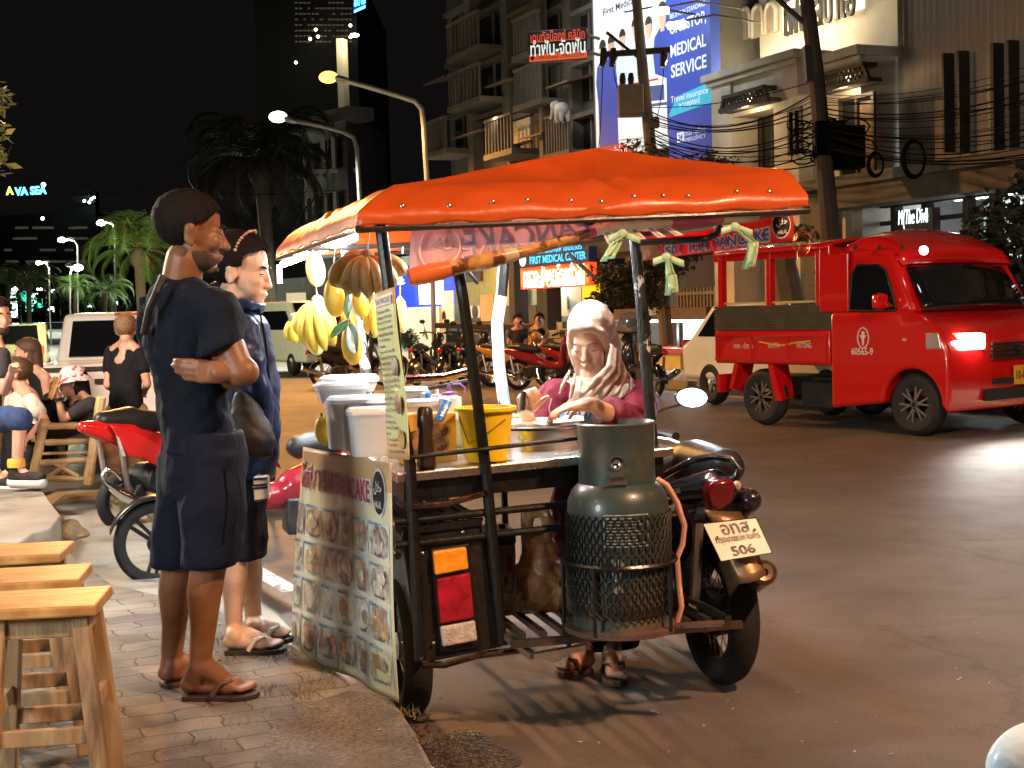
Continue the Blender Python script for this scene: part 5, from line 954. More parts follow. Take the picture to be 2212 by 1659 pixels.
# fruit
yel = mat('mango_skin', (.78, .50, .03), .38, var=.22, vs=4, bump=.05, bs=40, dirt=(.62, .58, .12), ds=5, dth=(.5, .75), sss=.0); gy = mat('mango_pale', (.66, .58, .20), .4, var=.2, vs=4, bump=.05)
ban = mat('banana_yellow', (.74, .55, .07), .42, var=.15, vs=7, bump=.05, dirt=(.36, .36, .06), ds=6, dth=(.55, .75)); banb = mat('banana_brown', (.30, .21, .07), .5, var=.3, vs=8, bump=.1, dirt=(.10, .065, .025), ds=13, dth=(.55, .65)); tip = mat('banana_tip', (.04, .028, .015), .7); stemm = mat('stalk', (.20, .17, .10), .7, var=.3, vs=10)
leafm = mat('leaf_green', (.05, .16, .055), .35, var=.3, vs=12, bump=.05); string = mat('string', (.62, .50, .48), .6)
def mango(label, x, y, Y, hw, hh, m, tilt=0, grp='mangoes hanging at the side of the cart', hang=None):
    p = W(x, y, Y); s = Y / F; t = thing('mango', label, 'mango', p, group=grp); M = Matrix.Rotation(R(tilt), 3, 'Y'); b = MB(); rg = []
    for j in range(15):
        a = math.pi * (j / 14) * .98 + .03; rg.append([p + M @ V((math.sin(a) * hw * s * math.cos(2 * math.pi * k / 20) * (1 + .12 * math.cos(a)) + .18 * hw * s * math.cos(a), math.sin(a) * hw * s * .85 * math.sin(2 * math.pi * k / 20), -math.cos(a) * hh * s)) for k in range(20)])
    b.rings(rg); b.build('fruit', m, t, angle=180); b = MB(); q = p + M @ V((.18 * hw * s * -1, 0, hh * s)); b.tube([q - ZU * .01, q + ZU * .012], .005, 6); b.build('stalk', stemm, t)
    if hang: b = MB(); b.tube([q, W(*hang, Y)], .0022, 5); b.build('string', string, t)
mango('long pale yellow mango hanging highest on a pink string', 681, 580, 6.2, 21, 40, gy, hang=(684, 510)); mango('round yellow mango in the middle beside the brown bananas', 722, 641, 5.55, 23, 44, yel, 4, hang=(724, 520)); mango('big ripe mango hanging lowest under a leaf', 760, 742, 5.35, 23, 46, yel, 2, hang=(752, 560)); mango('yellow mango half hidden under the brown bananas', 778, 650, 5.5, 18, 38, yel, -4, hang=(780, 560)); mango('small orange mango behind the green leaves', 752, 690, 5.8, 16, 30, mat('mango_orange', (.72, .32, .02), .4, var=.2)); mango('yellow green mango hanging behind the menu strip', 868, 680, 5.6, 14, 40, gy, hang=(866, 560))
mango('yellow mango lying on the counter edge beside the tubs', 700, 931, 5.5, 21, 33, yel, 0, grp=None); mango('pale mango at the foot of the left banana bunch', 681, 742, 6.1, 18, 26, gy)
def bananas(label, x, y, Y, specs, m, grp='banana bunches hanging at the side of the cart', hang=None):
    p = W(x, y, Y); s = Y / F; t = thing('banana_bunch', label, 'bananas', p, group=grp)
    for (ax, ay, ex, ey, bulge, dy, r) in specs:         # start, end (px offsets), sideways bow, depth
        P0, P2 = p + V((ax * s, dy, -ay * s)), p + V((ex * s, dy, -ey * s)); mid_ = (P0 + P2) / 2 + V((bulge * s, dy * .3 - .02, 0)); pts, rad = [], []
        for k in range(13): u = k / 12; pts.append(P0 * (1 - u) ** 2 + mid_ * 2 * u * (1 - u) + P2 * u ** 2); rad.append(r * s * (.38 + .62 * min(1, u * 4.5)) * (1 if u < .8 else 1 - (u - .8) * 3.4))
        b = MB(); b.tube(pts, rad, 8); bb_ = b.build('banana', m, t, angle=180); b = MB(); b.tube(pts[-2:], [rad[-1] * 1.05, rad[-1] * .7], 7); b.build('tip', tip, bb_)
    b = MB(); b.ell(p + V((0, -.005, 0)), (.03, .025, .03)); b.build('crown', stemm, t)
    if hang: b = MB(); b.tube([p, W(*hang, Y)], .0022, 5); b.build('string', string, t)
bananas('bright yellow bananas fanning out at the left under the tube light', 686, 652, 6.0, [(-4, -2, -44, 70, -32, .02, 12), (-2, 0, -26, 92, -30, -.02, 13), (0, 2, -4, 108, -18, -.05, 13), (3, 2, 18, 104, -6, -.06, 13), (6, 2, 36, 92, 6, -.04, 12), (0, 0, -52, 48, -22, .05, 11), (8, 0, 28, 70, 14, .02, 12)], ban, hang=(676, 540))
bananas('large bunch of brown speckled bananas hanging from the canopy corner', 792, 556, 5.2, [(-8, -4, -52, 62, -66, .0, 18), (-4, 0, -34, 78, -30, -.04, 16), (-2, 2, -18, 84, -14, -.06, 15), (2, 3, 6, 88, -2, -.07, 15), (6, 2, 28, 84, 12, -.06, 15), (10, 0, 48, 70, 40, -.02, 15), (0, -10, -30, 20, -60, .05, 16), (12, -4, 62, 40, 60, .03, 15)], banb, hang=(800, 490))
bananas('yellow bananas hanging behind the left post', 805, 645, 5.6, [(0, 0, -12, 76, -14, 0, 9), (2, 0, 4, 84, -2, -.02, 9), (4, 0, 18, 70, 14, .0, 9)], ban, hang=(803, 560)); bananas('small green yellow bananas lowest on the left', 637, 690, 6.3, [(0, 0, -12, 44, -14, 0, 11), (3, 0, 4, 52, -4, -.03, 11), (5, 0, 22, 50, 10, 0, 11), (2, 0, 34, 34, 16, .02, 10)], ban)
for lb, pts in (('broad dark green leaf among the hanging mangoes', ((752, 636), (764, 655), (752, 690), (744, 660))), ('grey green leaf drooping between the mangoes', ((752, 690), (752, 710), (716, 730), (726, 705))), ('pale leaf lying over the lowest mango', ((752, 700), (776, 715), (772, 762), (748, 760)))):
    t = thing('mango_leaf', lb, 'leaf', W(*pts[0], 5.3), group='leaves hanging with the mangoes'); P = [W(x, y, 5.28 - .03 * i) for i, (x, y) in enumerate(pts)]; b = MB(); b.grid(lambda u, v: P[0].lerp(P[2], v) + (P[1] - P[3]) * ((u - .5) * .9 * math.sin(max(.03, v) * math.pi) ** .8) - V((0, .012 * abs(u - .5) * 2, 0)), 6, 10); b.build('blade', leafm if 'pale' not in lb else mat('leaf_pale', (.33, .47, .40), .3), t, solid=.002)
# battery and bag on the platform
bt = CC(.47, .62, .348); t = thing('car_battery', 'grey and blue car battery standing on the slatted platform', 'battery', bt); M = Matrix.Rotation(R(10), 3, 'Z'); b = MB(); b.box(bt + V((0, 0, .10)), (.17, .20, .20), M); b.build('case', mat('battery_grey', (.32, .32, .33), .45, var=.2, vs=7), t, smooth=False, bevel=.006)
b = MB(); b.box(bt + V((0, 0, .225)), (.176, .206, .05), M); b.build('lid', mat('battery_blue', (.03, .04, .20), .4, var=.15), t, smooth=False, bevel=.006); b = MB()
for k in range(3): b.lathe([(.014, 0), (.014, .015), (.004, .016)], bt + M @ V((-.05 + .05 * k, 0, .25)), seg=10)
b.build('cap', mat('battery_red', (.25, .01, .03), .4), t); b = MB(); b.text('GS', bt + M @ V((-.03, -.1, .12)), M @ V((1, 0, 0)), ZU, .05, .06, bold=.02); b.build('lettering', mat('print_ink', ()), t, smooth=False); b = MB(); b.box(bt + M @ V((.06, -.1015, .12)), (.02, .002, .08), M); b.build('label_stripe', mat('battery_red', ()), t, smooth=False)
bg_ = CC(.555, .22, .348); t = thing('plastic_bag', 'tan knotted plastic carrier bag slumped on the platform by the battery', 'bag', bg_); b = MB()
b.ell(bg_ + V((0, 0, .10)), (.12, .10, .11)); b.ell(bg_ + V((.03, 0, .07)), (.11, .1, .075)); b.ell(bg_ + V((-.05, 0, .06)), (.09, .09, .065)); b.cone(bg_ + V((0, 0, .16)), .085, bg_ + V((-.005, 0, .24)), .05); b.cone(bg_ + V((-.03, 0, .22)), .036, bg_ + V((-.045, .0, .36)), .018); b.cone(bg_ + V((.03, 0, .22)), .036, bg_ + V((.035, .0, .33)), .020); b.cone(bg_ + V((-.045, 0, .36)), .018, bg_ + V((.03, 0, .36)), .016); b.cone(bg_ + V((.035, 0, .33)), .02, bg_ + V((.03, 0, .36)), .016)
blob(b, 'bag', mat('bag_tan', (.72, .42, .18), .30, var=.3, vs=8, bump=.5, bs=22, coat=.4, dirt=(.14, .07, .03), ds=5, dth=(.45, .7)), t, .008, 3, .03, .04)
b = MB(); P = [bg_ + V((-.13, -.05, .14)), bg_ + V((-.08, -.09, .15)), bg_ + V((-.05, -.1, .02)), bg_ + V((-.16, -.06, .03))]; b.grid(lambda u, v: bil(P, u, v) + V((0, -.012 * math.sin(u * 19 + v * 5), .008 * math.sin(v * 23))), 14, 14); b.build('foil', mat('foil', (.6, .57, .5), .25, .8, bump=.6, bs=40), t)
# ================================================================== people
def skin(n, c): return mat('skin_' + n, c, .46, var=.20, vs=11, bump=.04, bs=120, sss=.06, spec=.4)
sk_tan, sk_fair, sk_mid, sk_pink = skin('brown', (.20, .088, .044)), skin('light', (.58, .38, .28)), skin('tan', (.46, .27, .18)), skin('pink', (.55, .30, .22))
hairm = mat('hair_black', (.008, .006, .006), .75, spec=.15, var=.4, vs=60, bump=.4, bs=130, stretch=(1, 1, .3)); hairbr = mat('hair_brown', (.07, .035, .018), .5, var=.4, vs=60, bump=.4, bs=130); hairbl = mat('hair_fair', (.22, .12, .06), .6, var=.3, vs=60, bump=.4, bs=130)
def cloth(n, c, r=.85, **k): return mat('cloth_' + n, c, r, var=k.pop('var', .15), vs=k.pop('vs', 6), bump=k.pop('bump', .7), bs=k.pop('bs', 13), spec=.25, stretch=(1, 1, .4), **k)
eyew, eyed, lipm = mat('eye_white', (.6, .57, .54), .3, var=0, bump=0), mat('eye_dark', (.012, .008, .006), .15, var=0, bump=0), mat('lips', (.36, .12, .10), .45, var=.1)
def hframe(c, fwd, up=(0, 0, 1), s=1.0):
    x = V(fwd).normalized(); y = V(up).cross(x).normalized(); z = x.cross(y); M = Matrix.Identity(4)
    for i in range(3): M[i][0], M[i][1], M[i][2], M[i][3] = x[i] * s, y[i] * s, z[i] * s, c[i]
    return M
def head_shapes(b, H, jaw=1.0, nose=1.0, ears=True, chin=1.0, fem=0):
    s = H.to_scale().x; R3 = H.to_3x3().normalized()
    E = lambda c, r: b.ell(H @ V(c), [k * s for k in r], R3, 18, 12)
    K = lambda a, ra, c, rc: b.cone(H @ V(a), ra * s, H @ V(c), rc * s)
    E((-.012, 0, .036), (.096, .076, .080)); E((.028, 0, -.010), (.062, .062, .085)); E((.034, 0, -.066), (.052 * jaw, .047 * jaw, .044)); E((.070, 0, -.098), (.022 * chin, .024, .017))
    if fem: E((.068, 0, .020), (.022, .046, .022)); E((.066, 0, .0), (.016, .044, .014))
    else: E((.072, 0, .014), (.021, .050, .012)); E((.074, .032, .012), (.018, .022, .010)); E((.074, -.032, .012), (.018, .022, .010))
    K((.086, 0, .008), .0085, (.108 * (.9 + .1 * nose), 0, -.032), .0125 * nose); E((.104, 0, -.034), (.014, .013 * nose, .011)); E((.094, .0135 * nose, -.036), (.012, .0085, .0085)); E((.094, -.0135 * nose, -.036), (.012, .0085, .0085))
    ck_ = .023 if fem else .028
    E((.066, .036, -.024), (ck_, .028, .026)); E((.066, -.036, -.024), (ck_, .028, .026)); E((.078, 0, -.064), (.016, .030, .020))
    E((.093, 0, -.060), (.011, .022, .0065)); E((.090, 0, -.071), (.011, .019, .0075))
    if fem: E((.058, .032, -.044), (.030, .027, .038)); E((.058, -.032, -.044), (.030, .027, .038)); E((.074, 0, -.086), (.020, .026, .020))
    for sg in (1, -1):
        E((.074, .031 * sg, -.002), (.013, .016, .0115))
        if ears: E((-.004, .074 * sg, -.012), (.021, .010, .033)); E((-.008, .080 * sg, .004), (.017, .010, .018)); E((.0, .076 * sg, -.036), (.010, .009, .012))
def face_parts(H, par, closed=.0, lips=lipm, brow=hairm, bw=.0045):
    s = H.to_scale().x; R3 = H.to_3x3().normalized()
    b = MB()
    for sg in (1, -1): b.ell(H @ V((.0795, .031 * sg, -.003)), [.0085 * s, .013 * s, .0048 * s * (1 - closed)], R3, 14, 8)
    if closed < .9: b.build('eye', eyew, par)
    b = MB()
    for sg in (1, -1):
        
        if closed < .9: b.ell(H @ V((.0850, .030 * sg, -.0045)), [.0040 * s, .0052 * s, .0044 * s * (1 - closed * .6)], R3, 12, 8)
        b.tube([H @ V((.0880 - .011 * abs(t) ** 2, (.031 + .0140 * t) * sg, .0030 - .0030 * t * t - closed * .0085 * (1 - .3 * t * t))) for t in (-1, -.5, 0, .5, 1)], [.0008 * s, .0019 * s, .0023 * s, .0023 * s, .0010 * s], 6)
    b.build('iris', eyed, par); b = MB()
    for sg in (1, -1): b.tube([H @ V((.0915 - .013 * ((t + 1) / 2) ** 2, (.013 + .020 * (t + 1)) * sg, .0215 + .004 * (1 - t * t))) for t in (-1, -.5, 0, .5, 1)], [bw * .6 * s, bw * s, bw * s, bw * .8 * s, bw * .3 * s], 6)
    b.build('eyebrow', brow, par)
    b = MB(); b.ell(H @ V((.0965, 0, -.0610)), [.0072 * s, .0145 * s, .0036 * s], R3, 14, 8); b.ell(H @ V((.0945, 0, -.0680)), [.0072 * s, .0125 * s, .0042 * s], R3, 14, 8); b.build('lips', lips, par)
def hair_cap(H, par, m, line, grow=1.0, name='hair', solid=.008, rag=.004):
    b = MB(); s = H.to_scale().x; n, k = 84, 56
    def pt(u, v): a, e = 2 * math.pi * u, math.pi * (v * .98 + .01); q = V((math.sin(e) * math.cos(a), math.sin(e) * math.sin(a), math.cos(e))); r = grow + rag / .08 * noise.noise(q * 9); return V((-.012 + .099 * r * q.x, .0795 * r * q.y, .035 + .0845 * r * q.z))
    vs = [[None] * n for _ in range(k + 1)]
    for j in range(k + 1):
        for i in range(n): vs[j][i] = pt(i / n, j / k)
    keep = lambda p: p.z > line(p)
    cache = {}
    def vert(j, i):
        if (j, i) not in cache: cache[(j, i)] = b.b.verts.new(H @ vs[j][i])
        return cache[(j, i)]
    for j in range(k):
        for i in range(n):
            q = [(j, i), (j, (i + 1) % n), (j + 1, (i + 1) % n), (j + 1, i)]
            if sum(keep(vs[a][c]) for a, c in q) >= 3: b.face([vert(a, c) for a, c in q])
    return b.build(name, m, par, angle=180, solid=solid * s)
def short_line(p): return .066 if p.x > .062 else .030 + max(0, p.x - .03) * .9 if p.x > .015 else -.012 if p.x > -.02 else -.062
def hand(b, w, d, n, s=1.0, curl=(30, 40, 30), thumb=1, spread=.0, curls=None):
    d, n = V(d).normalized(), V(n).normalized(); x = d.cross(n).normalized() * thumb; n = (x.cross(d) * thumb).normalized(); w = V(w)
    b.cone(w, .024 * s, w + d * .03 * s, .027 * s)
    for o, L in ((.026, .088), (.009, .092), (-.009, .088), (-.025, .080)): b.cone(w + d * .02 * s + x * o * .7 * s, .016 * s, w + d * L * s + x * o * s, .0125 * s)
    for i, (o, ls) in enumerate(((.027, (.042, .026, .020)), (.009, (.046, .029, .021)), (-.009, (.043, .027, .021)), (-.026, (.034, .021, .018)))):
        p = w + d * (.092, .096, .091, .083)[i] * s + x * o * s; a = 0; r = (.0098, .0100, .0096, .0086)[i] * s
        for L, c in zip(ls, (curls[i] if curls else curl)):
            a += c; v = d * math.cos(R(a)) + n * math.sin(R(a)) + x * spread * (1.5 - i); q = p + v.normalized() * L * s; b.cone(p, r, q, r * .90, 10); p, r = q, r * .92
    p = w + d * .022 * s + x * .026 * s + n * .008 * s; v = (d * .62 + x * .62 + n * .45).normalized()
    for L, r, tw in ((.034, .0145, .2), (.027, .0115, .4), (.020, .010, .4)): q = p + v * L * s; b.cone(p, r * s, q, r * .9 * s, 10); p = q; v = (v + n * tw - x * tw * .5).normalized()
def foot(b, an, heel, toe, s=1.0, side=1, lat=None):
    d = V(toe) - V(heel); L = d.length; d.normalize(); l = V((-d.y, d.x, 0)).normalized() * side; heel = V(heel)
    b.cone(V(an), .034 * s, heel + d * L * .16 + V((0, 0, .045 * s)), .036 * s); b.ell(heel + d * L * .10 + V((0, 0, .028 * s)), (.034 * s, .034 * s, .028 * s)); b.cone(V(an) + d * .01, .034 * s, heel + d * L * .55 + V((0, 0, .036 * s)), .030 * s)
    b.cone(heel + d * L * .2 + V((0, 0, .022 * s)), .024 * s, heel + d * L * .66 - l * .012 + V((0, 0, .020 * s)), .026 * s); b.cone(heel + d * L * .5 + l * .012 * s + V((0, 0, .024 * s)), .026 * s, heel + d * L * .70 + l * .014 * s + V((0, 0, .021 * s)), .024 * s)
    for i in range(5):
        o = (.034, .014, -.002, -.017, -.031)[i]; e = (1.0, .985, .95, .91, .86)[i]; r = (.0125, .0092, .0088, .0084, .008)[i] * s
        b.cone(heel + d * L * .70 + l * o * s * .9 + V((0, 0, .018 * s)), r * 1.1, heel + d * (L * e - r) + l * o * s + V((0, 0, .012 * s)), r)
def flipflop(name, label, heel, toe, w, sole, strap, z=.018, par=None, side=1):
    d = V(toe) - V(heel); L = d.length; d.normalize(); l = V((-d.y, d.x, 0)).normalized() * side; c = V(heel)
    out = [(-.04, 0), (.0, .36), (.25, .36), (.5, .40), (.75, .52), (.93, .40), (1.05, .1), (1.03, -.18), (.9, -.42), (.72, -.5), (.5, -.40), (.25, -.36), (.0, -.34)]
    b = MB(); b.prism([(u * L, v * w) for u, v in out], lambda x, y, t: c + d * x + l * y + V((0, 0, -z + z * t))); f = b.build(name, sole, par, smooth=False, bevel=.005)
    b = MB(); k = c + d * L * .80 + l * .02 * w
    for s in (1, -1): P = [k + V((0, 0, .004)), c + d * L * .68 + l * s * w * .20 + V((0, 0, .045)), c + d * L * .54 + l * s * w * .36 + V((0, 0, .040)), c + d * L * .42 + l * s * w * .42 + V((0, 0, .0))]; b.tube(P, [.005, .008, .010, .009], 8)
    b.build('strap', strap, f); return f
def ering(c, rx, ry, ang, n=28, tilt=None, sq=1.0):
    ca, sa = math.cos(ang), math.sin(ang); out = []
    for k in range(n):
        t = 2 * math.pi * k / n; x, y = math.cos(t), math.sin(t); x = abs(x) ** sq * (1 if x > 0 else -1); y = abs(y) ** sq * (1 if y > 0 else -1)
        p = V((rx * x, ry * y, 0)); p = V((p.x * ca - p.y * sa, p.x * sa + p.y * ca, 0))
        if tilt is not None: p.z = p.x * tilt[0] + p.y * tilt[1]
        out.append(V(c) + p)
    return out
def person(label, base, group=None): return thing('person', label, 'person', base, group=group)
# ---------------------------------------------------------------- man in navy at the left of the cart
DM = 4.60; w_ = lambda x, y, dy=0: W(x, y, DM + dy)
P = person('man in plain navy t-shirt and shorts standing with folded arms before the cart', G(430, 1500, PV))
sc = DM / F; b = MB(); H = hframe(w_(411, 500), (.94, .30, -.15), (.04, 0, 1), 1.12); head_shapes(b, H, 1.06, 1.1)
nk, nb = w_(400, 560), w_(388, 630, .02); b.cone(nk, .064, nb, .068); b.cone(nb, .070, w_(385, 690, .04), .085)
ang = R(42); f_, l_ = V((math.cos(ang), math.sin(ang), 0)), V((-math.sin(ang), math.cos(ang), 0))
shR, elR, wrR = w_(474, 672, -.16), w_(522, 806, -.20), w_(478, 812, .02); b.cone(shR, .048, w_(490, 740, -.172), .046); b.cone(w_(498, 752, -.175), .050, elR, .044); b.ell(w_(532, 803, -.2), (.042, .044, .044)); b.cone(elR, .044, w_(500, 815, -.05), .042); b.cone(w_(500, 815, -.05), .042, wrR, .034)
shL, elL = w_(338, 674, .20), w_(352, 800, .30); b.cone(shL, .045, elL, .045)
hand(b, w_(492, 806, -.215), (-1, -.05, .10), (.05, .9, .0), 1.06, thumb=-1, curls=((14, 22, 18), (16, 24, 20), (18, 26, 20), (20, 26, 20)))
# legs
hpR, hpL = w_(462, 1010, -.05), w_(408, 1010, .10); knR, anR = w_(452, 1212, -.06), w_(432, 1436, -.04); knL, anL = w_(388, 1212, .14), w_(370, 1430, .16)
b.cone(hpR, .07, knR, .064)
for kn, an in ((knR, anR), (knL, anL)):
    b.cone(kn, .060, kn.lerp(an, .30) + V((-.008, .005, 0)), .059); b.cone(kn.lerp(an, .30) + V((-.008, .005, 0)), .059, kn.lerp(an, .62), .044); b.cone(kn.lerp(an, .62), .044, an, .036)
b.cone(hpL, .07, knL, .064)
hR, tR = G(398, 1498, PV + .018), G(553, 1494, PV + .018); hL, tL = G(352, 1474, PV + .018), G(478, 1452, PV + .018)
foot(b, anR, hR, tR, 1.12, 1); foot(b, anL, hL, tL, 1.12, 1)
bd = blob(b, 'body', sk_tan, P, .0058, 5)
b = MB(); face_parts(H, bd, .15, mat('lips_brown', (.26, .10, .07), .5), hairm, .0055)
hair_cap(H, bd, hairm, short_line, 1.035, solid=.003, rag=.003)
b = MB(); s = 1.12                                          # short beard
def jaw_pt(u, v): a, e = 2 * math.pi * u, math.pi * v; return V((.034 + .0590 * math.sin(e) * math.cos(a), .0535 * math.sin(e) * math.sin(a), -.067 + .0480 * math.cos(e)))
for j in range(30):
    for i in range(48):
        q = [jaw_pt(i / 48, .01 + .98 * j / 30), jaw_pt((i + 1) / 48, .01 + .98 * j / 30), jaw_pt((i + 1) / 48, .01 + .98 * (j + 1) / 30), jaw_pt(i / 48, .01 + .98 * (j + 1) / 30)]; m_ = sum(q, V()) / 4
        if m_.z < -.052 - max(0, m_.x - .045) * .55 + max(0, .02 - m_.x) * 1.6 and m_.x > -.018: b.poly([H @ k for k in q])
R3 = H.to_3x3().normalized(); b.ell(H @ V((.0975, 0, -.050)), [.008 * s, .020 * s, .0042 * s], R3); b.ell(H @ V((.080, 0, -.102)), [.016 * s, .02 * s, .012 * s], R3)
b.build('beard', mat('beard', (.050, .026, .016), .8, var=.6, vs=150, bump=.5, bs=220), bd, weld=.0004, angle=180)
navy = cloth('navy', (.0035, .0065, .016), var=.2); navy2 = cloth('navy_shorts', (.0035, .006, .019), var=.25)
b = MB(); t_ = []
for x, y, rx, ry, dy, tl in ((394, 606, .064, .058, .02, (-.25, .1)), (392, 632, .105, .122, .02, (-.12, .05)), (394, 665, .112, .172, .02, None), (402, 720, .124, .164, .02, None), (409, 800, .119, .153, .02, None), (418, 880, .112, .148, .02, None), (430, 940, .116, .154, .02, None), (439, 985, .130, .172, .02, (-.05, -.08))): t_.append(ering(w_(x, y, dy), rx, ry, ang, tilt=tl))
b.rings(t_); b.cone(w_(400, 650, -.03), .085, shR + V((-.006, .02, -.004)), .080); b.cone(w_(390, 650, .06), .078, shL, .064)
b.rings([ering(shR + V((.0, .02, .05)), .05, .055, 0), ering(shR + V((.0, 0, .010)), .074, .074, 0), ering(w_(478, 700, -.165), .074, .076, 0, tilt=(.35, 0)), ering(w_(477, 754, -.18), .076, .076, 0, tilt=(.42, 0))])
b.rings([ering(shL + V((0, -.02, .05)), .05, .055, 0), ering(shL, .062, .062, 0), ering(w_(342, 755, .26), .068, .066, 0)])
sh = blob(b, 'tshirt', navy, P, .009, 5, .040, .13); sh.modifiers['s' if 's' in sh.modifiers else 'm'].iterations = 6
b = MB(); b.tube(ering(w_(393, 607, .02), .072, .066, ang, tilt=(-.25, .1)), .009, 8, close=True); b.build('collar', navy, sh)
b = MB(); b.tube([w_(352, 596, -.13), w_(338, 630, -.155), w_(322, 668, -.13), w_(311, 720, -.08)], .012, 8); b.build('bag_strap', mat('strap_black', (.012, .012, .014), .6), sh)
b = MB()
b.rings([ering(w_(437, 930, .02), .122, .160, ang), ering(w_(440, 985, .02), .130, .172, ang), ering(w_(441, 1060, .02), .125, .170, ang), ering(w_(440, 1080, .02), .08, .10, ang)])
b.rings([ering(hpR + V((0, .01, .05)), .10, .105, ang), ering(w_(462, 1090, -.06), .110, .112, ang), ering(w_(457, 1160, -.06), .100, .102, ang), ering(w_(453, 1222, -.06), .094, .094, ang, tilt=(.03, 0))])
b.rings([ering(hpL + V((0, .0, .05)), .10, .105, ang), ering(w_(400, 1090, .11), .105, .110, ang), ering(w_(394, 1160, .12), .098, .1, ang), ering(w_(389, 1219, .13), .092, .09, ang)])
so = blob(b, 'shorts', navy2, P, .010, 5, .030, .14)
b = MB(); b.tube([w_(505, 985, -.16), w_(520, 1060, -.19), w_(516, 1130, -.19)], .004, 6); b.build('pocket_seam', navy, so)
rub = mat('sandal_brown', (.035, .018, .012), .6, var=.2); flipflop('sandal', '', hR, tR, .118, rub, mat('strap_brown', (.09, .045, .03), .5), .02, P, 1); flipflop('sandal', '', hL, tL, .118, rub, mat('strap_brown', ()), .02, P, 1)
# ---------------------------------------------------------------- woman in the navy jacket beside him
DW = 5.28; w_ = lambda x, y, dy=0: W(x, y, DW + dy)
P = person('woman in navy nylon jacket with pink headband looking at the hanging fruit', G(555, 1410, PV))
b = MB(); H = hframe(w_(519, 584), (.95, -.12, -.20), (.08, 0, 1), 1.16); head_shapes(b, H, .98, .74, chin=.9, fem=1)
b.cone(w_(510, 620), .058, w_(500, 668), .062); b.cone(w_(500, 660), .066, w_(498, 700), .10)
knN, anN, knF, anF = w_(506, 1200, -.04), w_(504, 1362, -.04), w_(536, 1195, .12), w_(548, 1345, .14)
for kn, an in ((knN, anN), (knF, anF)):
    b.cone(kn + V((0, 0, .25)), .075, kn, .056); b.cone(kn, .054, kn.lerp(an, .3), .052); b.cone(kn.lerp(an, .3), .052, kn.lerp(an, .65), .038); b.cone(kn.lerp(an, .65), .038, an, .031)
hN, tN, hF, tF = G(488, 1402, PV + .018), G(612, 1398, PV + .018), G(536, 1380, PV + .018), G(630, 1374, PV + .018)
foot(b, anN, hN, tN, 1.0, 1); foot(b, anF, hF, tF, 1.0, 1)
hand(b, w_(560, 980, -.06), (.05, .05, -1), (-.8, .3, 0), .95, (18, 24, 20))
bd = blob(b, 'body', sk_fair, P, .006, 5); face_parts(H, bd, .25, mat('lips_pink', (.42, .14, .13), .4), hairm, .0035)
def girl_line(p): return .080 if p.x > .070 else .052 + max(0, p.x - .03) * .5 if p.x > .03 else .010 if p.x > .0 else -.085
hair_cap(H, bd, hairm, girl_line, 1.11, rag=.004, solid=.006)
b = MB(); b.cone(H @ V((-.085, 0, .0)), .052, H @ V((-.13, .01, -.03)), .045); b.cone(H @ V((-.13, .01, -.03)), .040, H @ V((-.20, .02, -.05)), .024); blob(b, 'ponytail', hairm, bd, .008, 5)
b = MB()
for k in range(22): a = R(-72 + k * 6.9); b.ell(H @ V((.030 - .030 * abs(math.sin(a)), -.093 * math.sin(a), .034 + .101 * math.cos(a))), .0052 * (1 + .3 * (k % 2)), None, 8, 6)
b.build('headband', mat('headband', (.62, .36, .30), .3, .4, var=.3, vs=40), bd)
b = MB(); b.ell(H @ V((.0, -.084, -.042)), .006, None, 8, 6); b.build('earring', chrome, bd)
nyl = cloth('nylon', (.014, .030, .085), .36, var=.15, vs=5, bump=.5, bs=9)
b = MB(); an_ = R(25); t_ = []
for x, y, rx, ry in ((506, 650, .076, .076), (502, 672, .100, .12), (502, 700, .130, .175), (510, 760, .142, .18), (518, 840, .146, .18), (524, 910, .144, .172), (528, 970, .136, .162), (524, 1030, .118, .140)): t_.append(ering(w_(x, y, .03), rx, ry, an_))
b.rings(t_); b.cone(w_(522, 722, -.15), .074, w_(552, 850, -.18), .060); b.cone(w_(552, 850, -.18), .060, w_(566, 955, -.12), .046)
jk = blob(b, 'jacket', nyl, P, .009, 4, .040, .11)
b = MB(); c0 = w_(512, 648, -.01); b.rings([ering(c0 + V((.0, 0, -.03)), .092, .095, an_, tilt=(-.2, 0)), ering(c0 + V((.01, 0, .012)), .098, .10, an_, tilt=(-.3, 0)), ering(c0 + V((.012, 0, .018)), .085, .088, an_, tilt=(-.3, 0)), ering(c0 + V((.0, 0, -.02)), .08, .082, an_, tilt=(-.2, 0))]); b.cone(w_(468, 640, .05), .055, w_(500, 668, .12), .06); b.cone(w_(468, 640, .05), .055, w_(500, 690, -.10), .045); blob(b, 'hood', nyl, jk, .009, 3, .03, .06)
b = MB(); b.tube([w_(560, 668, -.14), w_(574, 740, -.15), w_(584, 850, -.15), w_(584, 960, -.14)], .005, 6); b.build('zip', navy, jk)
b = MB(); b.rings([ering(w_(518, 1010, .03), .108, .130, an_), ering(w_(513, 1100, .03), .112, .135, an_), ering(w_(512, 1205, .03), .115, .132, an_)]); blob(b, 'skirt', cloth('skirt_black', (.010, .011, .020)), P, .011, 4, .03, .1)
dk = mat('sole_black', (.02, .018, .018), .6); ws_ = mat('strap_white', (.55, .54, .5), .5); flipflop('sandal', '', hN, tN, .105, dk, ws_, .022, P); flipflop('sandal', '', hF, tF, .105, dk, ws_, .022, P)
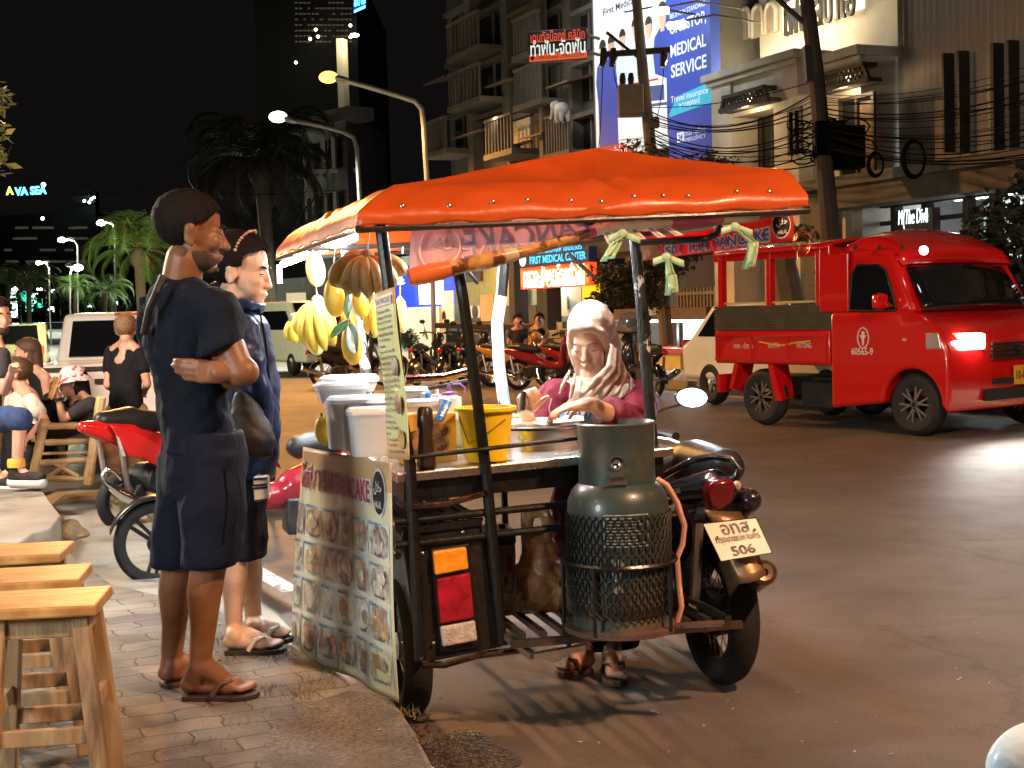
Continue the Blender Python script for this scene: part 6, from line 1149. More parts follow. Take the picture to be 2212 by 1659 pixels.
t = thing('shoulder_bag', 'black cloth bag hanging at the side of the woman in the navy jacket', 'bag', w_(540, 900, -.25)); b = MB(); b.rings([ering(w_(518, 845, -.25), .02, .03, .3), ering(w_(532, 890, -.25), .06, .05, .3), ering(w_(545, 950, -.25), .085, .06, .3), ering(w_(560, 988, -.25), .045, .04, .3)]); blob(b, 'bag', mat('bag_black', (.012, .011, .014), .6, var=.3), t, .009, 4, .02, .07)
t = thing('striped_tote', 'white tote with navy stripes hanging below the navy jacket', 'bag', w_(560, 1060, -.15)); q4b = [w_(546, 1030, -.18), w_(578, 1028, -.14), w_(580, 1080, -.14), w_(549, 1084, -.18)]; b = MB(); b.hexa([q4b[3], q4b[2], q4b[2] + V((0, .05, 0)), q4b[3] + V((0, .05, 0)), q4b[0], q4b[1], q4b[1] + V((0, .05, 0)), q4b[0] + V((0, .05, 0))]); b.build('cloth', mat('tote_white', (.7, .7, .68), .7), t, bevel=.006); b = MB()
for v in (.05, .30, .42, .92): b.poly([bil(q4b, u, v + dv) - V((0, .004, 0)) for u, dv in ((.02, 0), (.98, 0), (.98, .09), (.02, .09))])
b.build('stripe', mat('tote_navy', (.02, .03, .12), .7), t, smooth=False)
# ---------------------------------------------------------------- the vendor
DV = 5.55; w_ = lambda x, y, dy=0: W(x, y, DV + dy)
P = person('vendor in beige hijab and maroon top bending over the griddle with a scraper', G(1320, 1494))
b = MB(); H = hframe(w_(1277, 734), (-.33, -.90, -.42), (-.03, -.05, 1), 1.07); head_shapes(b, H, 1.0, .92, ears=False, fem=1)
b.cone(w_(1285, 800), .062, w_(1295, 860), .07); b.cone(w_(1295, 850), .09, w_(1300, 960), .14)
sA, eA, wA = w_(1202, 862, .0), w_(1166, 950, -.06), w_(1140, 905, -.30); b.cone(sA, .058, eA, .046); b.cone(eA, .044, wA, .028)
sB, eB, wB = w_(1376, 862, .02), w_(1372, 925, -.20), w_(1276, 872, -.40); b.cone(sB, .058, eB, .048); b.cone(eB, .046, wB, .028)
gr = w_(1130, 868, -.36)
hand(b, wA + V((.0, -.0, .012)), (-.12, -.30, .95), (.45, -.6, -.2), 1.0, thumb=1, curls=((62, 70, 40), (70, 75, 40), (74, 75, 40), (76, 75, 40)))
hand(b, wB, (-.93, -.18, -.10), (-.1, .1, -1), 1.02, thumb=-1, curls=((22, 34, 24), (18, 30, 20), (14, 26, 20), (10, 24, 20)))
ftA, ftB = (G(1322, 1452, .03), G(1330, 1500, .03)), (G(1262, 1436, .03), G(1206, 1445, .03))
aA, aB = G(1326, 1440, .0) + V((0, 0, .10)), G(1268, 1428, 0) + V((0, 0, .10)); b.cone(w_(1320, 1180, .05), .06, aA, .034); b.cone(w_(1275, 1180, .1), .06, aB, .034)
foot(b, aA, ftA[0] + V((0, .12, 0)), ftA[0] + V((.01, -.13, 0)), 1.0, 1); foot(b, aB, G(1276, 1440, .03), G(1204, 1448, .03), 1.0, -1)
bd = blob(b, 'body', sk_mid, P, .0050, 8); face_parts(H, bd, .93, mat('lips_rose', (.30, .10, .09), .5), mat('brow_soft', (.045, .025, .02), .6), .0026)
mar = cloth('maroon', (.10, .005, .016), .75, var=.15)
b = MB(); t_ = []
for x, y, rx, ry in ((1294, 845, .13, .10), (1294, 870, .20, .13), (1296, 930, .205, .145), (1298, 1010, .19, .15), (1298, 1100, .20, .16), (1300, 1240, .21, .17)): t_.append(ering(w_(x, y, .06), rx, ry, 0))
b.rings(t_)
for s_, e_, wv, r0_, r1_, cut in ((sA, eA, wA, .082, .070, .45), (sB, eB, wB, .085, .078, .62)):
    b.cone(s_, r0_, e_, r1_); x, y, z = frame(wv - e_); ringf = lambda p, r: [p + (x * math.cos(2 * math.pi * k / 20) + y * math.sin(2 * math.pi * k / 20)) * r for k in range(20)]
    b.rings([ringf(e_ - z * .03, r1_ * .9), ringf(e_, r1_), ringf(e_ + z * (wv - e_).length * cut, r1_ * .86)])
top_ = blob(b, 'tunic', mar, P, .009, 4, .035, .09)
b = MB(); q = [w_(1212, 878, -.14), w_(1292, 872, -.14), w_(1290, 945, -.13), w_(1204, 945, -.13)]; b.grid(lambda u, v: bil(q, u, v) - V((0, .04 * math.sin(u * 3.1), 0)), 10, 8); ap = b.build('apron', cloth('apron_blue', (.10, .26, .45), .8), P, solid=.006); b = MB()
for k in range(60): u, v = random.uniform(.05, .62), random.uniform(.1, .95); p = bil(q, u, v) - V((0, .045 * math.sin(u * 3.1) + .004, 0)); b.ell(p, (random.uniform(.003, .009), .002, random.uniform(.003, .008)), None, 6, 4)
b.build('flower_print', mat('print_flower', (.68, .74, .78), .7), ap); b = MB(); b.tube([w_(1278, 880, -.20), w_(1268, 912, -.20), w_(1264, 940, -.18)], .008, 6); b.tube([w_(1236, 890, -.205), w_(1246, 884, -.21)], .006, 6); b.build('apron_strap', mat('strap_navy', (.02, .03, .07), .6), ap)
# hijab: one draped sheet, open round the face
hj = cloth('hijab', (.40, .295, .215), .85, var=.07, vs=3, bump=.2, bs=12); s = 1.07; b = MB(); R3 = H.to_3x3().normalized()
E = lambda c, r: b.ell(H @ V(c), [k * s for k in r], R3, 22, 14)
E((-.028, 0, .038), (.098, .090, .106)); E((-.012, 0, .066), (.092, .076, .074)); E((-.042, 0, -.045), (.080, .094, .12))
rim = [(.082, 0, .092), (.070, .032, .084), (.054, .055, .056), (.042, .066, .018), (.036, .068, -.025), (.034, .064, -.072), (.034, .054, -.116), (.034, .034, -.146), (.034, .010, -.156)]
rim = rim + [(x, -y, z) for x, y, z in reversed(rim[1:])]
b.tube([H @ V(q) for q in rim], [.017 * s] * len(rim), 8, close=True)
def dring(x, y, dy, rx, ry, drop=0, wob=0, n=64): return [w_(x, y, dy) + V((rx * math.cos(t) * (1 + wob * math.sin(t * 9)), ry * math.sin(t) * (1 + wob * math.sin(t * 11 + 1)), -drop * max(0, -math.sin(t)) ** 1.5 + wob * .06 * math.sin(t * 7))) for t in [2 * math.pi * k / n for k in range(n)]]
b.rings([dring(1297, 806, .11, .070, .06), dring(1294, 812, .085, .100, .09), dring(1293, 826, .07, .145, .118, 0, .03), dring(1293, 836, .05, .190, .145, .012, .04), dring(1292, 846, .05, .222, .162, .05, .05), dring(1289, 860, .04, .245, .178, .085, .06), dring(1288, 862, .04, .20, .14, .06, .05)])
b.cone(H @ V((-.040, 0, -.150)), .050, w_(1290, 842, .0), .085)
for pts, r in ((((1322, 742), (1316, 790), (1278, 832), (1243, 868)), .011), (((1330, 752), (1326, 800), (1292, 840), (1262, 874)), .012), (((1337, 765), (1338, 808), (1310, 846), (1282, 876)), .012), (((1342, 780), (1350, 815), (1334, 846), (1310, 868)), .011), (((1344, 790), (1364, 820), (1362, 845), (1345, 858)), .010), (((1244, 806), (1238, 830), (1232, 862)), .010), (((1232, 800), (1218, 828), (1208, 852)), .010), (((1256, 822), (1252, 845), (1250, 876)), .009)):
    n_ = len(pts); b.tube([w_(x, y, -.085 - .055 * math.sin((i / (n_ - 1)) * 2.2) + .06 * max(0, (x - 1330) / 40)) for i, (x, y) in enumerate(pts)], [r * (.7 if i in (0, n_ - 1) else 1.1) for i in range(n_)], 8)
hjo = blob(b, 'hijab', hj, P, .0065, 3, .012, .05)
b = MB(); b.rings([ering(w_(1300, 1200, .06), .19, .15, 0), ering(w_(1300, 1330, .06), .17, .14, 0), ering(w_(1302, 1395, .04), .15, .12, 0)]); blob(b, 'trousers', cloth('trouser_dark', (.02, .018, .02)), P, .012, 4)
for hf, tf_, sd_ in ((ftA[0] + V((0, .12, 0)), ftA[0] + V((.01, -.13, 0)), 1), (G(1276, 1440, .03), G(1204, 1448, .03), -1)): flipflop('sandal', '', hf, tf_, .10, mat('sandal_tan', (.12, .06, .035), .6), mat('strap_dark', (.06, .03, .02), .5), .022, P, sd_)
t = thing('scraper', 'steel scraper with black handle gripped in the hand of the vendor', 'scraper', w_(1134, 870, -.36)); hp, hq, hb = w_(1131, 846, -.37), w_(1127, 886, -.38), w_(1152, 918, -.30); b = MB(); b.tube([hp, hq], [.011, .013], 10); b.build('handle', plasticblk, t); b = MB(); d_ = (hb - hq); sdv = V((.9, .25, .15)).normalized()
b.grid(lambda u, v: hq + d_ * v + sdv * (u - .5) * .060 * math.sin(min(1, v * 1.15 + .12) * math.pi) ** .6, 4, 10); b.build('blade', mat('blade_steel', (.66, .65, .63), .28, 1, var=.06, bump=.02), t, solid=.002)
t = thing('dough_strand', 'thin strand of dough hanging from the fingers of the vendor', 'dough', w_(1190, 900, -.4)); b = MB(); b.tube([w_(1192, 862, -.46), w_(1186, 880, -.45), w_(1188, 897, -.44), w_(1182, 912, -.42), w_(1176, 924, -.38)], .0022, 6); b.build('strand', mat('batter', ()), t)
# ---------------------------------------------------------------- the smaller figures
def figure(label, J, top, low, skm, hm, fwd, s=1.0, vox=.016, sleeve=.45, legs='long', hairline=short_line, longhair=False, group=None, tank=False, hs=1.12, facing=None, shoe=None, torso=1.0, partial=False):
    g = {k: W(*v) for k, v in J.items()}; base = g['anL'].copy() if 'anL' in g else g['pelvis'].copy(); P = person(label, base, group)
    b = MB(); H = hframe(g['head'], fwd, (0, 0, 1), hs * s); head_shapes(b, H); nk = g['neck']; b.cone(H @ V((-.02, 0, -.07)), .052 * s, nk, .056 * s); pv = g['pelvis']
    a = math.atan2((g['shL'] - g['shR']).y, (g['shL'] - g['shR']).x)
    b.cone(nk, .06 * s, nk.lerp(pv, .3), .11 * s); b.cone(nk.lerp(pv, .3), .11 * s, pv, .11 * s)
    for q in 'LR':
        sh, el, wr = g['sh' + q], g['el' + q], g['wr' + q]; b.cone(nk, .05 * s, sh, .05 * s); b.cone(sh, .050 * s, el, .038 * s); b.cone(el, .038 * s, wr, .026 * s); hand(b, wr, (wr - el), V((0, 0, -1)) if abs((wr - el).normalized().z) < .8 else V((1, 0, 0)), s, (25, 30, 25))
        if 'kn' + q in g: b.cone(g['hip' + q], .085 * s, g['kn' + q], .055 * s); b.cone(g['kn' + q], .054 * s, g['an' + q], .036 * s); an = g['an' + q]; fd = V((fwd[0], fwd[1], 0)).normalized() if facing is None else V(facing); foot(b, an, an - fd * .05 * s - V((0, 0, .075 * s)), an + fd * .19 * s - V((0, 0, .075 * s)), s)
    bd = blob(b, 'body', skm, P, vox, 4)
    if vox < .02: face_parts(H, bd, .2)
    hair_cap(H, bd, hm, hairline, 1.05, solid=.01)
    if longhair: b = MB(); b.cone(H @ V((-.05, 0, .03)), .075 * s * hs, H @ V((-.06, 0, -.12)), .062 * s * hs); b.cone(H @ V((-.02, -.06, 0)), .03 * s, H @ V((-.03, -.06, -.13)), .028 * s); b.cone(H @ V((-.02, .06, 0)), .03 * s, H @ V((-.03, .06, -.13)), .028 * s); blob(b, 'long_hair', hm, bd, vox * .9, 4)
    w2 = (g['shL'] - g['shR']).length / 2; b = MB(); C0 = (g['shL'] + g['shR']) / 2
    b.rings([ering(nk.lerp(C0, .35), .075 * s, .07 * s, a), ering(C0 + V((0, 0, .01)), w2 * .9, .10 * s, a), ering(C0.lerp(pv, .25), w2 * 1.0 * torso, .125 * s, a), ering(C0.lerp(pv, .65), w2 * .92 * torso, .125 * s, a), ering(pv, w2 * .95 * torso, .14 * s, a), ering(pv - V((0, 0, .05 * s)), w2 * .95 * torso, .14 * s, a)])
    if not tank:
        for q in 'LR':
            sh, el, wr = g['sh' + q], g['el' + q], g['wr' + q]
            if sleeve <= 1: b.cone(sh, .066 * s, sh.lerp(el, sleeve), .064 * s)
            else: b.cone(sh, .066 * s, el, .056 * s); b.cone(el, .056 * s, el.lerp(wr, sleeve - 1), .046 * s)
    blob(b, 'top', top, P, vox, 4, .03 * s, .12 * s)
    if 'knL' in g:
        b = MB(); b.rings([ering(pv + V((0, 0, .05 * s)), w2 * .85, .13 * s, a), ering(pv - V((0, 0, .06 * s)), w2 * .92, .145 * s, a)])
        for q in 'LR':
            h, k, an = g['hip' + q], g['kn' + q], g['an' + q]; b.cone(h, .105 * s, k, .080 * s if legs == 'long' else .085 * s)
            if legs == 'long': b.cone(k, .078 * s, an + V((0, 0, .02)), .062 * s)
        blob(b, 'trousers' if legs == 'long' else 'shorts', low, P, vox, 4, .03 * s, .12 * s)
        if shoe:
            for q in 'LR': an = g['an' + q]; fd = V((fwd[0], fwd[1], 0)).normalized() if facing is None else V(facing); b = MB(); b.cone(an + V((0, 0, -.01)), .045 * s, an - V((0, 0, .055 * s)) - fd * .03, .045 * s); b.cone(an - V((0, 0, .055 * s)), .045 * s, an + fd * .20 * s - V((0, 0, .062 * s)), .040 * s); blob(b, 'shoe', shoe, P, .012, 4); b = MB(); b.cone(an - V((0, 0, .095 * s)) - fd * .04, .042 * s, an + fd * .21 * s - V((0, 0, .097 * s)), .040 * s); b.build('sole', mat('sole_white', (.65, .63, .6), .6), P)
    return P, H, g
blk = cloth('black', (.010, .010, .012)); kh = cloth('khaki', (.34, .22, .12)); den = cloth('denim', (.03, .055, .14), var=.3, vs=20); wht = cloth('white_knit', (.62, .57, .50), bump=.8, bs=60); gry = cloth('charcoal', (.035, .033, .034))
D = 12.2
figure('fair haired man seen from behind in black polo and khaki trousers by the pickup', dict(head=(272, 712, D), neck=(273, 738, D), shL=(240, 762, D + .1), shR=(304, 764, D - .05), elL=(232, 832, D), wrL=(248, 845, D + .35), elR=(318, 830, D - .1), wrR=(312, 846, D + .3), pelvis=(272, 876, D), hipL=(252, 890, D), hipR=(294, 890, D), knL=(240, 966, D - .05), anL=(246, 1040, D + .1), knR=(292, 972, D), anR=(286, 1046, D + .1)), blk, kh, sk_pink, hairbl, (-.1, 1, -.15), 1.0, .014, .5, group=None, shoe=None)
D = 11.6
Pp, H, g = figure('seated girl in floral bucket hat and dark top holding up a card', dict(head=(158, 826, D), neck=(170, 850, D), shL=(160, 868, D + .18), shR=(196, 872, D - .16), elR=(136, 906, D - .25), wrR=(127, 864, D - .3), elL=(140, 895, D + .1), wrL=(119, 855, D + .05), pelvis=(196, 930, D), hipL=(186, 932, D + .1), hipR=(190, 936, D - .1), knL=(108, 868, D + .15), anL=(104, 985, D + .1), knR=(100, 880, D - .10), anR=(92, 985, D - .1)), gry, blk, sk_mid, hairm, (-.96, -.25, -.12), .98, .014, .6, longhair=True, hs=1.08)
b = MB(); s = 1.08; b.rings([[H @ V((-.008 + r * math.cos(2 * math.pi * k / 28), r * .88 * math.sin(2 * math.pi * k / 28), z - .02 * (1 if r > .13 else 0) * math.cos(2 * math.pi * k / 28) ** 2)) for k in range(28)] for r, z in ((.02, .135), (.07, .130), (.095, .10), (.105, .055), (.112, .045), (.150, .015), (.150, .010), (.108, .035))]); b.build('bucket_hat', mat('floral_hat', (.72, .56, .56), .8, var=.05, dirt=(.35, .05, .12), ds=26, dth=(.52, .58), bump=.2), Pp)
t = thing('menu_card', 'long brown card held up by the girl in the bucket hat', 'card', W(115, 862, D - .1)); b = MB(); q = [W(118, 813, D - .2), W(131, 816, D - .36), W(113, 864, D - .36), W(103, 858, D - .2)]; b.grid(lambda u, v: bil(q, u, v), 4, 4); b.build('card', mat('card_brown', (.30, .17, .07), .5, var=.5, vs=30), t, solid=.01); b = MB(); b.tube([g['wrR'] + V((math.cos(a * .6) * .04, math.sin(a * .6) * .04, .01)) for a in range(11)], .012, 6); b.build('bracelet', plasticblk, Pp)
D = 11.2
figure('young man in white knit shirt leaning back at the left edge of the group', dict(head=(34, 806, D), neck=(46, 836, D), shL=(30, 858, D + .2), shR=(66, 866, D - .15), elR=(96, 905, D - .2), wrR=(70, 935, D - .3), elL=(14, 905, D + .1), wrL=(20, 930, D), pelvis=(76, 925, D), hipL=(70, 935, D + .1), hipR=(84, 938, D - .1), knL=(20, 915, D), anL=(12, 1010, D), knR=(30, 925, D - .2), anR=(28, 1015, D - .2)), wht, blk, sk_pink, hairbr, (-.92, -.3, .12), .98, .014, .6)
D = 12.6
figure('young woman with brown bob and black sleeveless top in profile at left', dict(head=(58, 762, D), neck=(70, 792, D), shL=(60, 812, D + .2), shR=(98, 816, D - .15), elR=(104, 868, D - .15), wrR=(86, 905, D - .3), elL=(50, 862, D + .2), wrL=(36, 890, D), pelvis=(98, 915, D), hipL=(90, 925, D + .1), hipR=(104, 925, D - .1), knL=(52, 930, D), anL=(50, 1005, D), knR=(60, 935, D - .1), anR=(58, 1008, D - .1)), blk, gry, sk_pink, hairbr, (-.97, -.22, -.05), .98, .014, .6, tank=True, longhair=True)
D = 10.4
Pp, H, g = figure('bearded man in denim shorts and sneakers cut off by the left edge', dict(head=(-6, 682, D), neck=(-14, 726, D), shL=(-50, 760, D), shR=(2, 768, D - .15), elR=(10, 846, D - .2), wrR=(26, 800, D - .45), elL=(-70, 850, D), wrL=(-40, 900, D - .2), pelvis=(-40, 900, D), hipL=(-46, 905, D), hipR=(-30, 905, D - .1), knL=(-10, 905, D - .25), anL=(-12, 1025, D - .2), knR=(44, 905, D - .45), anR=(36, 1012, D - .45)), gry, den, sk_pink, hairm, (.7, -.6, -.1), 1.05, .016, .5, legs='short', facing=(.9, -.25, 0), shoe=cloth('sneaker', (.03, .025, .025), var=.6))
b = MB(); an = g['anR']; b.lathe([(.062, .0), (.064, .04), (.058, .06)], an + V((0, 0, .01)), seg=16); b.build('sock', mat('sock_orange', (.62, .34, .06), .8), Pp)
b = MB(); R3 = H.to_3x3().normalized(); b.ell(H @ V((.05, 0, -.085)), (.06, .058, .045), R3); b.build('beard', mat('beard', ()), Pp)
D = 26.0
figure('woman in black tank top and pink shorts standing with hands on hips by the steps', dict(head=(1165, 691, D), neck=(1164, 703, D), shL=(1148, 710, D), shR=(1178, 710, D), elL=(1139, 724, D), wrL=(1150, 736, D - .1), elR=(1186, 724, D), wrR=(1175, 736, D - .1), pelvis=(1163, 742, D), hipL=(1157, 745, D), hipR=(1169, 745, D), knL=(1157, 775, D), anL=(1157, 808, D), knR=(1169, 775, D), anR=(1169, 808, D)), blk, cloth('pink', (.5, .2, .16)), sk_pink, hairm, (-.2, -1, 0), .98, .028, tank=True, legs='short')
figure('person standing behind the dark flat roof of the handcart', dict(head=(1119, 693, D), neck=(1119, 706, D), shL=(1104, 716, D), shR=(1133, 716, D), elL=(1098, 738, D), wrL=(1100, 756, D), elR=(1139, 738, D), wrR=(1136, 756, D), pelvis=(1118, 760, D), hipL=(1112, 764, D), hipR=(1124, 764, D), knL=(1112, 790, D), anL=(1112, 815, D), knR=(1124, 790, D), anR=(1124, 815, D)), gry, gry, sk_pink, hairm, (.1, -1, 0), .98, .028)
D = 23.5
figure('person in bright cyan top bending at the lit stall', dict(head=(1368, 706, D), neck=(1364, 716, D), shL=(1350, 724, D), shR=(1376, 726, D), elL=(1346, 742, D), wrL=(1360, 752, D - .3), elR=(1382, 744, D), wrR=(1384, 752, D - .3), pelvis=(1362, 760, D), hipL=(1356, 764, D), hipR=(1368, 764, D), knL=(1356, 795, D), anL=(1356, 826, D), knR=(1368, 795, D), anR=(1368, 826, D)), cloth('cyan', (.08, .5, .62)), gry, sk_mid, hairm, (.8, -.5, -.4), .98, .028)
D = 28.0
figure('walker in brown shorts passing behind the hanging bananas', dict(head=(738, 690, D), neck=(738, 703, D), shL=(724, 712, D), shR=(752, 712, D), elL=(720, 734, D), wrL=(722, 752, D), elR=(756, 734, D), wrR=(756, 752, D), pelvis=(738, 752, D), hipL=(732, 756, D), hipR=(744, 756, D), knL=(728, 786, D), anL=(726, 816, D), knR=(752, 782, D), anR=(762, 812, D)), gry, cloth('brown', (.16, .05, .04)), sk_pink, hairm, (.9, -.3, 0), .98, .03, legs='short')
# ================================================================== motorbikes
paint = lambda n, c: mat(n, c, .22, var=.06, vs=4, bump=.01, coat=.8)
redp, marp, blkp, yelp = paint('paint_red', (.55, .012, .012)), paint('paint_maroon', (.24, .012, .022)), paint('paint_black', (.012, .012, .014)), paint('paint_orange', (.45, .2, .02))
seatm = mat('seat_vinyl', (.014, .014, .015), .42, var=.2, vs=12, bump=.1)
goldrim = mat('rim_gold', (.72, .60, .34), .3, .8, var=.1); alloy = mat('rim_alloy', (.6, .6, .6), .3, .9, var=.1)
engm = mat('engine', (.05, .05, .052), .45, .6, var=.4, vs=20, bump=.2)
def basis(p, h):                                        # matrix: x along heading h, z up, origin p
    h = V((h[0], h[1], 0)).normalized(); l = V((-h.y, h.x, 0)); M = Matrix.Identity(4)
    for i in range(3): M[i][0], M[i][1], M[i][2], M[i][3] = h[i], l[i], (0, 0, 1)[i], V(p)[i]
    return M
def motorbike(label, p, h, pm, rim=alloy, wr=.285, arms=3, spokes=0, vox=.016, group='motorbikes parked along the far kerb', screen=False, headlamp=None, tail=True, lean=0, exhaust=chrome, rearf=True, wb=1.2, tw=.085):
    T = thing('motorbike', label, 'motorbike', mat=basis(p, h) @ Matrix.Rotation(R(lean), 4, 'X'), group=group)
    k = dict(world=False); Y = V((0, 1, 0))
    for x in ((0, wb) if wr else ()):
        w = wheel_local('wheel', V((x, 0, wr)), wr, tw if x == 0 else .075, rim, T, spokes, arms)
    b = MB(); b.cone((-.30, 0, .74), .045, (.05, 0, .66), .115); b.cone((.05, 0, .64), .11, (.45, 0, .50), .10); b.cone((.45, 0, .46), .085, (.85, 0, .42), .07); b.cone((.86, 0, .50), .07, (.98, 0, .90), .085); b.ell((.93, 0, .66), (.06, .17, .26)); b.ell((1.02, 0, .93), (.11, .12, .11))
    blob(b, 'body', pm, T, vox, 5, world=False)
    b = MB(); b.cone((-.14, 0, .775), .06, (.10, 0, .755), .10); b.cone((.10, 0, .75), .095, (.42, 0, .715), .07); blob(b, 'seat', seatm, T, vox, 5, world=False)
    b = MB(); b.box((.36, 0, .34), (.30, .22, .20)); b.lathe([(.10, -.13), (.10, .13)], (.24, 0, .33), (0, 1, 0), 16); b.bar((.1, .09, .30), (-.02, .09, wr), .05, .04); b.bar((.1, -.09, .30), (-.02, -.09, wr), .05, .04); b.build('engine', engm, T, bevel=.012, world=False)
    b = MB(); b.tube([(.42, -.10, .40), (.46, -.13, .22), (.20, -.15, .20), (.0, -.16, .26)], .02, 8); b.tube([(.02, -.16, .25), (-.06, -.165, .29), (-.42, -.17, .42), (-.44, -.17, .43)], [.028, .05, .052, .03], 12); b.build('exhaust', exhaust, T, world=False)
    b = MB()
    for s in (-.07, .07): b.tube([(wb - .20, s, .86), (wb, s, wr)], .017, 8)
    b.build('front_fork', steel, T, world=False); b = MB()
    for s in (-.11, .11): b.tube([(-.02, s, wr + .02), (-.08, s, .64)], .022, 8)
    b.build('shock_absorber', steel, T, world=False)
    for cx, a0, a1, wd in ((wb, 20, 150, .065), (0, 60, 185, .07))[:2 if rearf else 1]:
        b = MB(); b.grid(lambda u, v: (cx + math.cos(R(a0 + (a1 - a0) * u)) * (wr + .03), (v - .5) * 2 * wd, wr + math.sin(R(a0 + (a1 - a0) * u)) * (wr + .03) - abs(v - .5) ** 2 * .08), 12, 6); b.build('fender', pm, T, solid=.004, world=False)
    b = MB(); b.tube([(.86, -.36, 1.0), (.90, -.2, 1.03), (.97, 0, 1.0), (.90, .2, 1.03), (.86, .36, 1.0)], .013, 8)
    for s in (-1, 1): b.tube([(.86, .36 * s, 1.0), (.89, .24 * s, 1.02)], .02, 8); b.tube([(.92, .34 * s, 1.0), (.95, .18 * s, 1.02)], .006, 6)
    b.build('handlebar', plasticblk, T, world=False)
    for s in (-1, 1):
        b = MB(); b.tube([(.92, .26 * s, 1.03), (.94, .30 * s, 1.14), (.93, .32 * s, 1.19)], .006, 6); b.ell((.93, .34 * s, 1.23), (.02, .065, .045)); b.build('mirror', plasticblk, T, world=False)
    b = MB(); b.ell((1.115, 0, .93), (.03, .075, .06)); b.build('headlight', headlamp or mat('lamp_lens', (.5, .5, .5), .1, .3), T, world=False)
    b = MB(); b.ell((-.335, 0, .71), (.03, .06, .04)); b.build('taillight', mat('tail_red', (.35, .008, .01), .2, coat=.5, emit=(1, .02, .01), es=.08), T, world=False)
    if screen: b = MB(); b.grid(lambda u, v: (1.06 - .16 * v, (u - .5) * .46 * (1 - .25 * v), 1.02 + .34 * v - .10 * abs(u - .5)), 8, 6); b.build('windscreen', mat('screen', (.3, .36, .38), .12, alpha=.45, var=0, bump=0), T, solid=.004, world=False)
    return T
def wheel_local(name, c, r, tw, rim, par, spokes, arms, tr=None):
    keep = ROOT.get(par); ROOT[par] = Matrix.Identity(4); w = wheel(name, c, (0, 1, 0), r, tw, rim, par, spokes, arms, hub=.06, tyre_r=tr); ROOT[par] = keep; ROOT[w] = keep; return w
# the vendor's motorbike that carries the sidecar
vp = G(1556, 1474); vh = V((-math.sin(R(15)), math.cos(R(15)), 0)); VT = motorbike('black motorbike with white plate bolted to the right side of the cart', vp, vh, mat('paint_dark', (.018, .012, .022), .25, coat=.7, var=.2), steel, .278, 0, 32, vox=.012, group=None, rearf=False, tw=.112, exhaust=mat('muffler', (.34, .24, .17), .35, .9, var=.3, vs=9), lean=0, tail=False)
VM = ROOT[VT]; VI = VM.inverted(); vw = dict(world=True)
for o in list(VT.children):
    if o.name.split('.')[0] in ('taillight', 'mirror', 'headlight', 'exhaust', 'seat', 'handlebar'): bpy.data.objects.remove(o)
def vpx(x, y, lx=None, ly=None):                         # point on the bike's plane of constant length or side
    if lx is not None: return PL(x, y, VM @ V((lx, 0, 0)), vh)
    return PL(x, y, VM @ V((0, ly, 0)), V((-vh.y, vh.x, 0)))
b = MB(); b.cone(VM @ V((-.10, 0, .84)), .07, VM @ V((.2, 0, .82)), .10); b.cone(VM @ V((.2, 0, .82)), .10, VM @ V((.55, 0, .78)), .08); blob(b, 'seat', seatm, VT, .01, 5)
b = MB(); b.tube([vpx(1424, 1034, lx=.25), vpx(1462, 1012, lx=.08), vpx(1500, 993, lx=-.10), vpx(1542, 986, lx=-.2), vpx(1580, 992, lx=-.28), vpx(1597, 1012, lx=-.30), vpx(1590, 1034, lx=-.27), vpx(1560, 1036, lx=-.2), vpx(1500, 1044, lx=-.08)], .013, 10); b.build('grab_rail', mat('rail_black', (.02, .022, .024), .2, .3, coat=.6), VT)
b = MB(); b.cone(vpx(1470, 1062, lx=-.02), .05, vpx(1545, 1050, lx=-.2), .065); b.cone(vpx(1545, 1055, lx=-.2), .06, vpx(1566, 1062, lx=-.28), .05); blob(b, 'tail_cowl', blkp, VT, .009, 5)
b = MB(); P = [vpx(x, y, lx=-.33) for x, y in ((1540, 1042), (1583, 1034), (1590, 1048), (1585, 1082), (1560, 1103), (1536, 1098), (1528, 1062))]; b.prism(range(0) or [(i, 0) for i in range(7)], lambda i, y, t: P[int(i)] + vh * (.07 * t)); b.build('taillight', mat('lamp_maroon', (.14, .004, .010), .16, coat=.8, var=.2), VT, bevel=.01)
b = MB(); b.ell(vpx(1592, 1050, lx=-.30), (.016, .016, .02)); b.build('indicator', mat('clear_lens', ()), VT); b = MB(); c = vpx(1497, 1061, lx=-.12); b.tube([c + vh * .02, c - vh * .005], .016, 10); b.build('indicator', chrome, VT)
pc = [vpx(1518, 1131, lx=-.40), vpx(1633, 1118, lx=-.40), vpx(1668, 1194, lx=-.46), vpx(1557, 1213, lx=-.46)]; pn = (pc[1] - pc[0]).cross(pc[3] - pc[0]).normalized(); pn = pn if pn.y < 0 else -pn
b = MB(); b.hexa([pc[3], pc[2], pc[2] - pn * .004, pc[3] - pn * .004, pc[0], pc[1], pc[1] - pn * .004, pc[0] - pn * .004]); pl = b.build('number_plate', mat('plate_white', (.74, .70, .60), .4, var=.06, bump=.02), VT, smooth=False, bevel=.003)
b = MB(); pfn = lambda u0, u1, v0, v1: (lambda u, v: bil(pc, u0 + (u1 - u0) * u, v0 + (v1 - v0) * v) + pn * .0025)
tmap(b, 'อทส', pfn(.27, .80, .07, .36), .012); tmap(b, 'กรุงเทพมหานคร', pfn(.08, .92, .41, .61), .0); tmap(b, '506', pfn(.28, .72, .67, .92), .02); b.build('lettering', mat('plate_ink', (.012, .01, .01), .4), pl, smooth=False)
b = MB(); b.tube([bil(pc, u, v) + pn * .001 for u, v in ((0, 0), (1, 0), (1, 1), (0, 1))], .0022, 5, close=True); b.build('plate_frame', blackmetal, pl)
b = MB()
for u, v in ((.13, .40), (.86, .33)): b.ell(bil(pc, u, v) + pn * .004, .006, None, 8, 5)
